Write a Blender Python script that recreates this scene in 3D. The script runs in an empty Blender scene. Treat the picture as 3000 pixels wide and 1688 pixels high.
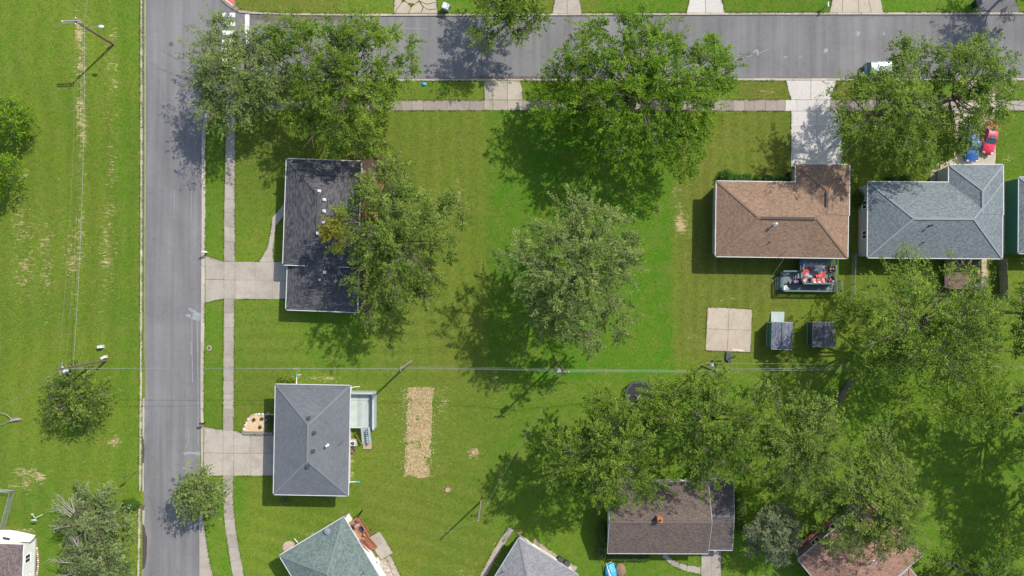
import bpy, bmesh, math, random
import numpy as np
from mathutils import Vector, Matrix

# ------------------------------------------------------------------ camera, sky, sun, exposure
scene = bpy.context.scene
COL = scene.collection
CAM_H = 100.0
cam_data = bpy.data.cameras.new("camera")
cam_data.sensor_width = 36.0
cam_data.lens = 24.0                      # 150 m of ground across the frame from 100 m up
cam_data.clip_end = 6000.0
cam = bpy.data.objects.new("camera", cam_data)
cam.location = (0, 0, CAM_H)
cam.rotation_euler = (0, 0, 0)
COL.objects.link(cam)
scene.camera = cam

SUN_EL = math.radians(44.6)
SUN_AZ = math.radians(46.6)               # clockwise from +Y (up in the picture)
world = bpy.data.worlds.new("World")
scene.world = world
world.use_nodes = True
wn = world.node_tree
bg = wn.nodes["Background"]
sky = wn.nodes.new("ShaderNodeTexSky")
sky.sky_type = 'NISHITA'
sky.sun_disc = False
sky.sun_elevation = SUN_EL
sky.sun_rotation = SUN_AZ
sky.air_density = 1.0
sky.dust_density = 1.5
wn.links.new(sky.outputs[0], bg.inputs[0])
bg.inputs[1].default_value = 0.15
sun_data = bpy.data.lights.new("sun", 'SUN')
sun_data.energy = 3.9
sun_data.angle = math.radians(0.6)
sun_data.color = (1.0, 0.955, 0.88)
sun = bpy.data.objects.new("sun", sun_data)
sd = Vector((math.sin(SUN_AZ) * math.cos(SUN_EL), math.cos(SUN_AZ) * math.cos(SUN_EL), math.sin(SUN_EL)))
sun.rotation_euler = (-sd).to_track_quat('-Z', 'Y').to_euler()
sun.location = sd * 150
COL.objects.link(sun)
vs = scene.view_settings
vs.view_transform = 'Standard'
vs.look = 'None'
vs.gamma = 1.0
vs.use_curve_mapping = False
vs.exposure = 0.35
scene.cycles.max_bounces = 6
scene.cycles.transparent_max_bounces = 4

rng = np.random.default_rng(7)
random.seed(7)

# ------------------------------------------------------------------ helpers
def W(px, py, z=0.0):
    """survey map (20 map units per metre at ground level) to a point z metres up"""
    k = (1 - z / CAM_H) / 20.0
    return Vector(((px - 1500.0) * k, (844.0 - py) * k, z))

ROOT = {}
def thing(name, label, cat, loc=(0, 0, 0), group=None, rot=0.0):
    o = bpy.data.objects.new(name, None)
    o.empty_display_size = 0.3
    COL.objects.link(o)
    o.location = loc
    o.rotation_euler = (0, 0, rot)
    o["label"] = label
    o["category"] = cat
    if group:
        o["group"] = group
    ROOT[o.name] = Vector(loc)
    return o

def tag(o, label, cat, group=None):
    o["label"] = label
    o["category"] = cat
    if group:
        o["group"] = group
    return o

def structure(name, label=None):
    o = bpy.data.objects.new(name, None)
    COL.objects.link(o)
    o["kind"] = "structure"
    if label:
        o["label"] = label
    ROOT[o.name] = Vector((0, 0, 0))
    return o

class MB:
    def __init__(self):
        self.v = []
        self.f = []
    def add(self, verts, faces):
        b = len(self.v)
        self.v.extend([tuple(p) for p in verts])
        self.f.extend([tuple(b + i for i in f) for f in faces])
        return self
    def box(self, c, s, rz=0.0):
        cx, cy, cz = c
        hx, hy, hz = s[0] / 2, s[1] / 2, s[2] / 2
        ca, sa = math.cos(rz), math.sin(rz)
        vs_ = []
        for dz in (-hz, hz):
            for dx, dy in ((-hx, -hy), (hx, -hy), (hx, hy), (-hx, hy)):
                vs_.append((cx + dx * ca - dy * sa, cy + dx * sa + dy * ca, cz + dz))
        return self.add(vs_, [(3, 2, 1, 0), (4, 5, 6, 7), (0, 1, 5, 4), (1, 2, 6, 5), (2, 3, 7, 6), (3, 0, 4, 7)])
    def prism(self, poly, z0, z1, inset=0.0):
        poly = [(p[0], p[1]) for p in poly]
        a = sum(poly[i][0] * poly[(i + 1) % len(poly)][1] - poly[(i + 1) % len(poly)][0] * poly[i][1] for i in range(len(poly)))
        if a < 0:
            poly = poly[::-1]
        n = len(poly)
        vs_ = [(p[0], p[1], z0) for p in poly]
        fs = [tuple(range(n - 1, -1, -1))]
        if inset > 0:
            cx = sum(p[0] for p in poly) / n
            cy = sum(p[1] for p in poly) / n
            vs_ += [(p[0], p[1], z1 - inset) for p in poly]
            for p in poly:
                d = math.hypot(p[0] - cx, p[1] - cy) or 1
                k = max(0.0, 1 - inset / d)
                vs_.append((cx + (p[0] - cx) * k, cy + (p[1] - cy) * k, z1))
            fs.append(tuple(range(2 * n, 3 * n)))
            for r in (0, n):
                fs += [(r + i, r + (i + 1) % n, r + n + (i + 1) % n, r + n + i) for i in range(n)]
        else:
            vs_ += [(p[0], p[1], z1) for p in poly]
            fs.append(tuple(range(n, 2 * n)))
            fs += [(i, (i + 1) % n, n + (i + 1) % n, n + i) for i in range(n)]
        return self.add(vs_, fs)
    def bar(self, p0, p1, w, h):
        """box beam between two points, w wide (level), h high"""
        p0 = Vector(p0); p1 = Vector(p1)
        d = (p1 - p0)
        if d.length < 1e-6:
            return self
        d.normalize()
        up = Vector((0, 0, 1)) if abs(d.z) < 0.95 else Vector((0, 1, 0))
        s = d.cross(up).normalized() * (w / 2)
        u = s.cross(d).normalized() * (h / 2)
        vs_ = []
        for p in (p0, p1):
            vs_ += [p - s - u, p + s - u, p + s + u, p - s + u]
        return self.add(vs_, [(0, 1, 2, 3), (7, 6, 5, 4), (0, 4, 5, 1), (1, 5, 6, 2), (2, 6, 7, 3), (3, 7, 4, 0)])
    def tube(self, pts, rad, n=8, cap=True):
        pts = [Vector(p) for p in pts]
        if not hasattr(rad, "__len__"):
            rad = [rad] * len(pts)
        b = len(self.v)
        vs_ = []
        for i, p in enumerate(pts):
            d = (pts[min(i + 1, len(pts) - 1)] - pts[max(i - 1, 0)])
            d = d.normalized() if d.length > 1e-9 else Vector((0, 0, 1))
            a = Vector((1, 0, 0)) if abs(d.x) < 0.8 else Vector((0, 1, 0))
            s = d.cross(a).normalized()
            t = d.cross(s)
            for k in range(n):
                an = 2 * math.pi * k / n
                vs_.append(p + s * math.cos(an) * rad[i] + t * math.sin(an) * rad[i])
        fs = []
        for i in range(len(pts) - 1):
            for k in range(n):
                fs.append((i * n + k, i * n + (k + 1) % n, (i + 1) * n + (k + 1) % n, (i + 1) * n + k))
        if cap:
            fs.append(tuple(range(n - 1, -1, -1)))
            fs.append(tuple((len(pts) - 1) * n + k for k in range(n)))
        return self.add(vs_, fs)
    def lathe(self, c, prof, n=16):
        """prof: list of (r, z) from bottom to top round a vertical axis"""
        vs_ = []
        for r, z in prof:
            for k in range(n):
                an = 2 * math.pi * k / n
                vs_.append((c[0] + r * math.cos(an), c[1] + r * math.sin(an), c[2] + z))
        fs = []
        m = len(prof)
        for i in range(m - 1):
            for k in range(n):
                fs.append((i * n + k, i * n + (k + 1) % n, (i + 1) * n + (k + 1) % n, (i + 1) * n + k))
        fs.append(tuple(range(n - 1, -1, -1)))
        fs.append(tuple((m - 1) * n + k for k in range(n)))
        return self.add(vs_, fs)
    def blob(self, c, r, n=10, m=6, jit=0.15, seed=0, flat=1.0):
        rr = random.Random(seed)
        vs_ = []
        for i in range(m + 1):
            ph = math.pi * i / m
            for k in range(n):
                an = 2 * math.pi * k / n
                q = 1 + rr.uniform(-jit, jit)
                vs_.append((c[0] + r[0] * q * math.sin(ph) * math.cos(an), c[1] + r[1] * q * math.sin(ph) * math.sin(an), c[2] - r[2] * flat * math.cos(ph)))
        fs = []
        for i in range(m):
            for k in range(n):
                fs.append((i * n + k, i * n + (k + 1) % n, (i + 1) * n + (k + 1) % n, (i + 1) * n + k))
        return self.add(vs_, fs)
    def build(self, name, mat, parent=None, local=False, smooth=False):
        off = Vector((0, 0, 0))
        if parent is not None and not local:
            off = ROOT[parent.name]
        me = bpy.data.meshes.new(name)
        me.from_pydata([(x - off.x, y - off.y, z - off.z) for x, y, z in self.v], [], self.f)
        me.materials.append(mat)
        if smooth:
            me.polygons.foreach_set("use_smooth", [True] * len(me.polygons))
        me.update()
        o = bpy.data.objects.new(name, me)
        COL.objects.link(o)
        if parent is not None:
            o.parent = parent
            ROOT[o.name] = ROOT[parent.name]
        else:
            ROOT[o.name] = Vector((0, 0, 0))
        return o

def in_poly(x, y, poly):
    r = np.zeros(x.shape, bool)
    n = len(poly)
    for i in range(n):
        x0, y0 = poly[i]
        x1, y1 = poly[(i + 1) % n]
        if y0 == y1:
            continue
        c = ((y0 > y) != (y1 > y)) & (x < (x1 - x0) * (y - y0) / (y1 - y0) + x0)
        r ^= c
    return r

# ------------------------------------------------------------------ materials
class NT:
    def __init__(self, name):
        self.m = bpy.data.materials.new(name)
        self.m.use_nodes = True
        self.t = self.m.node_tree
        self.b = self.t.nodes["Principled BSDF"]
        self.out = self.t.nodes["Material Output"]
    def n(self, typ, **kw):
        nd = self.t.nodes.new(typ)
        for k, v in kw.items():
            setattr(nd, k, v)
        return nd
    def l(self, a, b):
        self.t.links.new(a, b)
    def val(self, sock, v):
        if hasattr(v, "is_linked") or hasattr(v, "links"):
            self.l(v, sock)
        else:
            if isinstance(v, (tuple, list)) and len(v) == 3 and sock.type == 'RGBA':
                v = (*v, 1)
            sock.default_value = v
    def pos(self):
        return self.n("ShaderNodeNewGeometry").outputs["Position"]
    def objco(self):
        return self.n("ShaderNodeTexCoord").outputs["Object"]
    def uv(self):
        return self.n("ShaderNodeTexCoord").outputs["UV"]
    def scale(self, vec, s):
        m = self.n("ShaderNodeMapping")
        self.l(vec, m.inputs[0])
        m.inputs["Scale"].default_value = s
        return m.outputs[0]
    def noise(self, vec, sc, det=3, rough=0.55, dist=0.0):
        n = self.n("ShaderNodeTexNoise")
        self.l(vec, n.inputs["Vector"])
        n.inputs["Scale"].default_value = sc
        n.inputs["Detail"].default_value = det
        n.inputs["Roughness"].default_value = rough
        n.inputs["Distortion"].default_value = dist
        return n.outputs["Fac"]
    def ramp(self, fac, stops):
        r = self.n("ShaderNodeValToRGB")
        self.l(fac, r.inputs[0])
        e = r.color_ramp.elements
        while len(e) < len(stops):
            e.new(0.5)
        for i, (p, c) in enumerate(stops):
            e[i].position = p
            e[i].color = (c, c, c, 1) if not hasattr(c, "__len__") else (*c, 1)
        return r.outputs[0]
    def mix(self, fac, a, b, mode='MIX'):
        m = self.n("ShaderNodeMix", data_type='RGBA', blend_type=mode)
        self.val(m.inputs[0], fac)
        self.val(m.inputs[6], a)
        self.val(m.inputs[7], b)
        return m.outputs[2]
    def math(self, op, a, b=0.0, c=None):
        m = self.n("ShaderNodeMath", operation=op)
        self.val(m.inputs[0], a)
        self.val(m.inputs[1], b)
        if c is not None:
            self.val(m.inputs[2], c)
        return m.outputs[0]
    def attr(self, name):
        a = self.n("ShaderNodeAttribute")
        a.attribute_name = name
        return a.outputs["Fac"]
    def objrand(self):
        return self.n("ShaderNodeObjectInfo").outputs["Random"]
    def bump(self, h, strength=0.3, dist=0.02):
        b = self.n("ShaderNodeBump")
        self.l(h, b.inputs["Height"])
        b.inputs["Strength"].default_value = strength
        b.inputs["Distance"].default_value = dist
        self.l(b.outputs[0], self.b.inputs["Normal"])
    def done(self, col, rough=0.8, metal=0.0, spec=None):
        self.val(self.b.inputs["Base Color"], col)
        self.val(self.b.inputs["Roughness"], rough)
        self.b.inputs["Metallic"].default_value = metal
        if spec is not None:
            self.b.inputs["Specular IOR Level"].default_value = spec
        return self.m

def plain(name, col, rough=0.6, metal=0.0, var=0.12, sc=3.0, spec=None):
    m = NT(name)
    p = m.objco()
    a = m.noise(p, sc, 4, 0.6)
    b = m.noise(p, sc * 9, 2, 0.6)
    k = m.ramp(a, [(0.25, 1 - var), (0.75, 1 + var)])
    k2 = m.ramp(b, [(0.2, 1 - var * 0.6), (0.8, 1 + var * 0.6)])
    c = m.mix(1.0, m.mix(1.0, (*col, 1), k, 'MULTIPLY'), k2, 'MULTIPLY')
    m.bump(b, 0.12, 0.01)
    return m.done(c, rough, metal, spec)

def mat_concrete(name, col, stain=(0.19, 0.155, 0.11), amount=0.35, obj=0.16):
    m = NT(name)
    p = m.pos()
    big = m.noise(p, 0.5, 4, 0.6, 0.4)
    mid = m.noise(p, 3.0, 4, 0.65)
    fin = m.noise(p, 28, 2, 0.7)
    rnd = m.ramp(m.objrand(), [(0.0, 1 - obj), (1.0, 1 + obj * 0.6)])
    c = m.mix(1.0, (*col, 1), rnd, 'MULTIPLY')
    c = m.mix(m.ramp(big, [(0.45, 0.0), (0.75, amount)]), c, (*stain, 1))
    c = m.mix(1.0, c, m.ramp(mid, [(0.2, 0.86), (0.8, 1.12)]), 'MULTIPLY')
    c = m.mix(1.0, c, m.ramp(fin, [(0.2, 0.9), (0.8, 1.08)]), 'MULTIPLY')
    vor = m.n("ShaderNodeTexVoronoi", feature='DISTANCE_TO_EDGE')
    m.l(p, vor.inputs["Vector"])
    vor.inputs["Scale"].default_value = 0.27
    ck = m.ramp(m.math('ADD', vor.outputs["Distance"], m.math('MULTIPLY', m.noise(p, 1.1, 4, 0.7), 0.05)), [(0.020, 1.0), (0.028, 0.0)])
    c = m.mix(m.math('MULTIPLY', ck, 0.5), c, (0.12, 0.10, 0.075, 1))
    m.bump(fin, 0.25, 0.01)
    return m.done(c, 0.9)

def mat_asphalt(name, col, along='Y'):
    m = NT(name)
    p = m.pos()
    st = m.noise(m.scale(p, (0.9, 0.035, 1) if along == 'Y' else (0.035, 0.9, 1)), 1.0, 5, 0.6)
    big = m.noise(p, 0.09, 4, 0.6, 0.6)
    mid = m.noise(p, 1.6, 4, 0.65)
    fin = m.noise(p, 34, 2, 0.8)
    vor = m.n("ShaderNodeTexVoronoi", feature='DISTANCE_TO_EDGE')
    m.l(m.scale(p, (1, 1, 1)), vor.inputs["Vector"])
    vor.inputs["Scale"].default_value = 0.11
    wob = m.noise(p, 0.8, 4, 0.7)
    crack = m.ramp(m.math('ADD', vor.outputs["Distance"], m.math('MULTIPLY', wob, 0.03)), [(0.013, 1.0), (0.0185, 0.0)])
    c = m.mix(1.0, (*col, 1), m.ramp(st, [(0.36, 0.86), (0.64, 1.1)]), 'MULTIPLY')
    c = m.mix(1.0, c, m.ramp(big, [(0.34, 0.88), (0.66, 1.1)]), 'MULTIPLY')
    c = m.mix(1.0, c, m.ramp(mid, [(0.25, 0.94), (0.75, 1.06)]), 'MULTIPLY')
    c = m.mix(1.0, c, m.ramp(fin, [(0.2, 0.84), (0.8, 1.14)]), 'MULTIPLY')
    c = m.mix(m.math('MULTIPLY', crack, 0.45), c, (0.06, 0.058, 0.055, 1))
    m.bump(fin, 0.3, 0.01)
    return m.done(c, 0.93, 0, 0.25)

def mat_shingle(name, dark, light, spot=None, wear=0.15, contrast=0.5, row=0.16, width=0.42):
    m = NT(name)
    uv = m.uv()
    br = m.n("ShaderNodeTexBrick")
    br.offset = 0.37
    br.squash = 1.0
    m.l(uv, br.inputs["Vector"])
    br.inputs["Color1"].default_value = (0, 0, 0, 1)
    br.inputs["Color2"].default_value = (1, 1, 1, 1)
    br.inputs["Mortar"].default_value = (0.1, 0.1, 0.1, 1)
    br.inputs["Scale"].default_value = 1.0
    br.inputs["Mortar Size"].default_value = 0.008
    br.inputs["Brick Width"].default_value = width
    br.inputs["Row Height"].default_value = row
    tab = m.ramp(br.outputs["Color"], [(0.5 - contrast * 0.5, 0.0), (0.5 + contrast * 0.5, 1.0)])
    c = m.mix(tab, (*dark, 1), (*light, 1))
    p = m.pos()
    mid = m.noise(m.scale(uv, (0.35, 1.1, 1)), 1.0, 4, 0.65)
    fin = m.noise(p, 22, 2, 0.75)
    blot = m.noise(p, 0.3, 4, 0.6, 0.3)
    if spot:
        sp = m.noise(m.scale(uv, (2.6, 7.0, 1)), 1.0, 1, 0.5)
        c = m.mix(m.ramp(sp, [(0.6, 0.0), (0.68, 0.75)]), c, (*spot, 1))
    c = m.mix(1.0, c, m.ramp(mid, [(0.25, 1 - wear), (0.75, 1 + wear)]), 'MULTIPLY')
    c = m.mix(1.0, c, m.ramp(blot, [(0.3, 0.93), (0.7, 1.07)]), 'MULTIPLY')
    c = m.mix(1.0, c, m.ramp(fin, [(0.2, 0.85), (0.8, 1.13)]), 'MULTIPLY')
    m.bump(m.math('ADD', m.math('MULTIPLY', tab, 0.6), fin), 0.35, 0.012)
    return m.done(c, 0.9, 0, 0.3)

def mat_siding(name, col):
    m = NT(name)
    p = m.pos()
    sep = m.n("ShaderNodeSeparateXYZ")
    m.l(p, sep.inputs[0])
    fr = m.math('FRACT', m.math('MULTIPLY', sep.outputs["Z"], 7.5))
    k = m.ramp(fr, [(0.0, 0.62), (0.12, 1.0), (1.0, 1.04)])
    n = m.noise(p, 1.2, 4, 0.6)
    c = m.mix(1.0, m.mix(1.0, (*col, 1), k, 'MULTIPLY'), m.ramp(n, [(0.3, 0.93), (0.7, 1.05)]), 'MULTIPLY')
    m.bump(fr, 0.4, 0.02)
    return m.done(c, 0.6)

def mat_wood(name, col, axis=0, var=0.25):
    m = NT(name)
    p = m.objco()
    s = [14, 14, 14]
    s[axis] = 0.8
    g = m.noise(m.scale(p, tuple(s)), 1.0, 4, 0.65)
    b = m.noise(p, 0.9, 3, 0.6)
    rnd = m.ramp(m.objrand(), [(0, 0.88), (1, 1.12)])
    c = m.mix(1.0, (*col, 1), m.ramp(g, [(0.25, 1 - var), (0.75, 1 + var)]), 'MULTIPLY')
    c = m.mix(1.0, c, m.ramp(b, [(0.25, 0.88), (0.75, 1.1)]), 'MULTIPLY')
    c = m.mix(1.0, c, rnd, 'MULTIPLY')
    m.bump(g, 0.25, 0.01)
    return m.done(c, 0.8)

def mat_leaf(name, dark, light, tip=None, tipamt=0.0, trans=0.34, rough=0.5):
    m = NT(name)
    t = m.attr("tint")
    c = m.mix(t, (*dark, 1), (*light, 1))
    if tip:
        g = m.attr("tipness")
        c = m.mix(m.math('MULTIPLY', g, tipamt), c, (*tip, 1))
    m.val(m.b.inputs["Base Color"], c)
    m.b.inputs["Roughness"].default_value = rough
    m.b.inputs["Specular IOR Level"].default_value = 0.2
    tr = m.n("ShaderNodeBsdfTranslucent")
    m.l(m.mix(1.0, c, (1.15, 1.25, 0.55, 1), 'MULTIPLY'), tr.inputs[0])
    mx = m.n("ShaderNodeMixShader")
    mx.inputs[0].default_value = trans
    m.l(m.b.outputs[0], mx.inputs[1])
    m.l(tr.outputs[0], mx.inputs[2])
    m.l(mx.outputs[0], m.out.inputs[0])
    return m.m

def mat_grass():
    m = NT("lawn_grass")
    p = m.pos()
    lush = m.attr("lush")
    dry = m.attr("dry")
    olive = m.attr("olive")
    stripe = m.attr("stripe")
    n0 = m.noise(p, 0.07, 4, 0.6, 0.5)
    n1 = m.noise(p, 0.55, 5, 0.7, 0.4)
    n2 = m.noise(p, 1.7, 4, 0.7, 0.2)
    n3 = m.noise(p, 4.2, 3, 0.75)
    n4 = m.noise(p, 13.0, 2, 0.8)
    c = m.mix(m.ramp(n0, [(0.38, 0.0), (0.62, 1.0)]), (0.104, 0.172, 0.018, 1), (0.134, 0.188, 0.020, 1))
    c = m.mix(lush, c, (0.066, 0.176, 0.010, 1))
    c = m.mix(olive, c, (0.140, 0.148, 0.028, 1))
    c = m.mix(m.ramp(n1, [(0.45, 0.0), (0.66, 0.5)]), c, (0.180, 0.184, 0.040, 1))
    c = m.mix(m.ramp(n2, [(0.48, 0.0), (0.66, 0.5)]), c, (0.050, 0.118, 0.010, 1))
    # dry thatch breaks through in flecks where the lawn is thin
    fl = m.noise(m.scale(p, (1.3, 3.6, 1)), 1.0, 5, 0.72, 0.5)
    dr = m.math('SUBTRACT', m.math('ADD', m.math('MULTIPLY', m.math('SUBTRACT', fl, 0.5), 2.2), dry), 0.62)
    c = m.mix(m.ramp(dr, [(0.0, 0.0), (0.30, 0.9)]), c, (0.50, 0.38, 0.205, 1))
    c = m.mix(1.0, c, m.ramp(n3, [(0.34, 0.80), (0.66, 1.20)]), 'MULTIPLY')
    c = m.mix(1.0, c, m.ramp(n4, [(0.34, 0.80), (0.66, 1.20)]), 'MULTIPLY')
    st = m.n("ShaderNodeCombineColor")
    for i in range(3):
        m.l(stripe, st.inputs[i])
    c = m.mix(1.0, c, st.outputs[0], 'MULTIPLY')
    m.bump(m.math('ADD', m.math('MULTIPLY', n3, 0.6), m.math('MULTIPLY', n4, 0.7)), 0.7, 0.08)
    return m.done(c, 0.9, 0, 0.06)

M = {}
M['grass'] = mat_grass()
M['asphalt'] = mat_asphalt("asphalt_worn", (0.186, 0.181, 0.179), 'Y')
M['asphalt_dark'] = mat_asphalt("asphalt_dark", (0.16, 0.155, 0.155), 'X')
M['conc_walk'] = mat_concrete("concrete_walk", (0.36, 0.315, 0.26), amount=0.45)
M['conc_walk_dull'] = mat_concrete("concrete_walk_dull", (0.30, 0.25, 0.21), amount=0.5)
M['conc_drive'] = mat_concrete("concrete_drive", (0.40, 0.35, 0.29), amount=0.45, obj=0.08)
M['conc_white'] = mat_concrete("concrete_new", (0.54, 0.505, 0.455), stain=(0.4, 0.36, 0.32), amount=0.3, obj=0.05)
M['conc_kerb'] = mat_concrete("concrete_kerb", (0.46, 0.40, 0.32), amount=0.35, obj=0.15)
M['conc_pad'] = mat_concrete("concrete_pad", (0.46, 0.385, 0.295), amount=0.3, obj=0.05)
M['conc_old'] = mat_concrete("concrete_old", (0.40, 0.345, 0.275), amount=0.5)
M['paint'] = plain("road_paint", (0.66, 0.65, 0.62), 0.8, var=0.14, sc=6)
M['stain'] = plain("wet_stain", (0.070, 0.055, 0.046), 0.7, var=0.25, sc=1.5)
M['mud'] = plain("road_mud", (0.13, 0.105, 0.085), 0.9, var=0.35, sc=1.2)
M['silt'] = plain("gutter_silt", (0.150, 0.140, 0.128), 0.95, var=0.2, sc=1.5)
M['chalk'] = plain("cement_splash", (0.26, 0.268, 0.27), 0.9, var=0.25, sc=2.5)
M['mulch'] = plain("mulch", (0.085, 0.052, 0.044), 0.95, var=0.5, sc=9)
M['soil'] = plain("soil", (0.22, 0.15, 0.09), 0.95, var=0.35, sc=4)
M['gravel'] = plain("gravel_tan", (0.60, 0.42, 0.24), 0.9, var=0.4, sc=12)
M['gravel_grey'] = plain("gravel_grey", (0.36, 0.29, 0.23), 0.9, var=0.55, sc=11)
M['straw'] = plain("straw", (0.62, 0.48, 0.27), 0.9, var=0.3, sc=3)
M['bark'] = plain("bark", (0.155, 0.125, 0.10), 0.95, var=0.35, sc=5)
M['bark_pale'] = plain("bark_pale", (0.30, 0.265, 0.225), 0.95, var=0.3, sc=5)
M['pole_wood'] = plain("pole_wood", (0.145, 0.095, 0.072), 0.9, var=0.3, sc=4)
M['pole_grey'] = plain("pole_weathered", (0.26, 0.20, 0.165), 0.9, var=0.3, sc=4)
M['galv'] = plain("galvanised", (0.48, 0.50, 0.51), 0.4, 0.5, var=0.1)
M['wire'] = plain("wire_aluminium", (0.30, 0.32, 0.31), 0.45, 0.3, var=0.1)
M['wire_dark'] = plain("wire_dark", (0.10, 0.10, 0.10), 0.6, 0.0, var=0.1)
M['white'] = plain("white_paint", (0.78, 0.78, 0.76), 0.5, var=0.05)
M['white_metal'] = plain("white_metal", (0.62, 0.64, 0.66), 0.35, 0.1, var=0.06)
M['gutter'] = plain("gutter_cream", (0.60, 0.59, 0.54), 0.45, var=0.08)
M['gutter_white'] = plain("gutter_white", (0.58, 0.58, 0.56), 0.5, var=0.1)
M['gutter_grey'] = plain("gutter_grey", (0.45, 0.47, 0.48), 0.45, var=0.08)
M['black'] = plain("black_plastic", (0.025, 0.026, 0.03), 0.5, var=0.15)
M['rubber'] = plain("rubber", (0.02, 0.02, 0.02), 0.85, var=0.2)
M['charcoal'] = plain("charcoal_metal", (0.06, 0.065, 0.07), 0.5, var=0.15)
M['orange'] = plain("orange_paint", (0.72, 0.17, 0.05), 0.5, var=0.12)
M['red'] = plain("red_fabric", (0.62, 0.10, 0.09), 0.8, var=0.15)
M['coral'] = plain("coral_fabric", (0.66, 0.24, 0.19), 0.8, var=0.12)
M['cream'] = plain("cream_fabric", (0.74, 0.67, 0.55), 0.85, var=0.1)
M['navy'] = plain("navy_fabric", (0.05, 0.07, 0.17), 0.8, var=0.2)
M['slate'] = plain("slate_fabric", (0.20, 0.22, 0.26), 0.8, var=0.2)
M['blue'] = plain("blue_plastic", (0.03, 0.25, 0.55), 0.45, var=0.15)
M['skyblue'] = plain("sky_blue_tarp", (0.04, 0.36, 0.66), 0.5, var=0.2, sc=4)
M['teal'] = plain("teal_plastic", (0.05, 0.36, 0.30), 0.5, var=0.1)
M['brick_red'] = plain("brick_orange", (0.42, 0.17, 0.07), 0.9, var=0.25, sc=8)
M['tactile'] = plain("tactile_red", (0.62, 0.13, 0.10), 0.8, var=0.1)
M['stone_white'] = plain("white_stone", (0.68, 0.64, 0.58), 0.85, var=0.15, sc=6)
M['stone_pink'] = plain("pink_stone", (0.50, 0.36, 0.29), 0.85, var=0.2, sc=6)
M['stone_grey'] = plain("grey_stone", (0.33, 0.31, 0.28), 0.85, var=0.2, sc=6)
M['iron'] = plain("cast_iron", (0.13, 0.115, 0.11), 0.7, 0.2, var=0.2)
M['rust'] = plain("rusty_iron", (0.17, 0.105, 0.085), 0.8, 0.1, var=0.25)
M['sawdust'] = plain("cut_wood", (0.45, 0.27, 0.15), 0.9, var=0.25, sc=8)
M['timber'] = mat_wood("grey_timber", (0.24, 0.215, 0.18), 0)
M['deck_red'] = mat_wood("red_deck", (0.34, 0.125, 0.075), 0)
M['deck_redfloor'] = mat_wood("worn_red_floor", (0.36, 0.20, 0.125), 0)
M['deck_teal'] = mat_wood("slate_green_deck", (0.115, 0.175, 0.175), 0, 0.15)
M['deck_teal_floor'] = mat_wood("slate_green_floor", (0.16, 0.20, 0.195), 0, 0.15)
M['deck_brown'] = mat_wood("brown_deck", (0.17, 0.11, 0.085), 0)
M['deck_grey'] = mat_wood("grey_deck_floor", (0.40, 0.44, 0.41), 1, 0.06)
M['deck_greyrail'] = mat_wood("grey_deck_rail", (0.40, 0.45, 0.455), 0, 0.06)
M['boards_tan'] = mat_wood("tan_boards", (0.44, 0.34, 0.22), 1, 0.12)
M['fence_wood'] = mat_wood("fence_wood", (0.25, 0.20, 0.16), 0)
M['ramp'] = mat_wood("pale_ramp", (0.34, 0.40, 0.39), 0, 0.1)
M['brick_paver'] = plain("brick_paver", (0.46, 0.33, 0.25), 0.9, var=0.2, sc=6)

M['shingle_black'] = mat_shingle("shingle_black", (0.046, 0.047, 0.054), (0.120, 0.115, 0.117), wear=0.06, contrast=0.8, width=0.55)
M['shingle_grey'] = mat_shingle("shingle_grey", (0.118, 0.125, 0.135), (0.146, 0.154, 0.164), wear=0.03, contrast=0.9)
M['shingle_green'] = mat_shingle("shingle_green", (0.095, 0.135, 0.122), (0.175, 0.215, 0.195), wear=0.05, contrast=0.9, width=0.3)
M['shingle_slate'] = mat_shingle("shingle_slate", (0.18, 0.18, 0.19), (0.27, 0.265, 0.272), wear=0.05, contrast=0.9, width=0.3)
M['shingle_brown'] = mat_shingle("shingle_brown", (0.180, 0.118, 0.082), (0.275, 0.180, 0.120), spot=(0.36, 0.235, 0.13), wear=0.05, contrast=0.9, width=0.34)
M['shingle_umber'] = mat_shingle("shingle_umber", (0.092, 0.071, 0.062), (0.150, 0.115, 0.098), spot=(0.22, 0.16, 0.09), wear=0.07, contrast=0.9, width=0.3)
M['shingle_umber_dark'] = mat_shingle("shingle_umber_dark", (0.075, 0.062, 0.058), (0.13, 0.108, 0.098), wear=0.14, contrast=0.9)
M['shingle_sea'] = mat_shingle("shingle_blue_grey", (0.118, 0.142, 0.150), (0.180, 0.208, 0.216), spot=(0.27, 0.30, 0.305), wear=0.05, contrast=0.9, width=0.32)
M['shingle_rust'] = mat_shingle("shingle_red_brown", (0.20, 0.115, 0.082), (0.345, 0.205, 0.145), spot=(0.42, 0.23, 0.15), wear=0.1, contrast=0.9, width=0.32)
M['shingle_plum'] = mat_shingle("shingle_plum", (0.115, 0.085, 0.078), (0.185, 0.15, 0.142), wear=0.12, contrast=0.8)
M['shed_roof'] = mat_shingle("shed_roof_grey", (0.10, 0.115, 0.15), (0.185, 0.20, 0.235), wear=0.15, contrast=0.8, row=0.2)
M['shed_roof_dark'] = mat_shingle("shed_roof_umber", (0.085, 0.08, 0.09), (0.16, 0.145, 0.15), wear=0.15, contrast=0.8, row=0.2)
for k_, c_ in (('black', (0.075, 0.073, 0.075)), ('grey', (0.158, 0.167, 0.178)), ('green', (0.155, 0.195, 0.178)), ('slate', (0.20, 0.20, 0.207)), ('brown', (0.20, 0.125, 0.082)), ('umber', (0.135, 0.102, 0.088)),
               ('sea', (0.215, 0.245, 0.255)), ('rust', (0.25, 0.15, 0.105)), ('plum', (0.13, 0.10, 0.095)), ('shed', (0.13, 0.14, 0.17))):
    M['cap_' + k_] = plain("cap_" + k_, c_, 0.9, var=0.2, sc=7)
M['siding_white'] = mat_siding("siding_white", (0.74, 0.74, 0.72))
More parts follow.
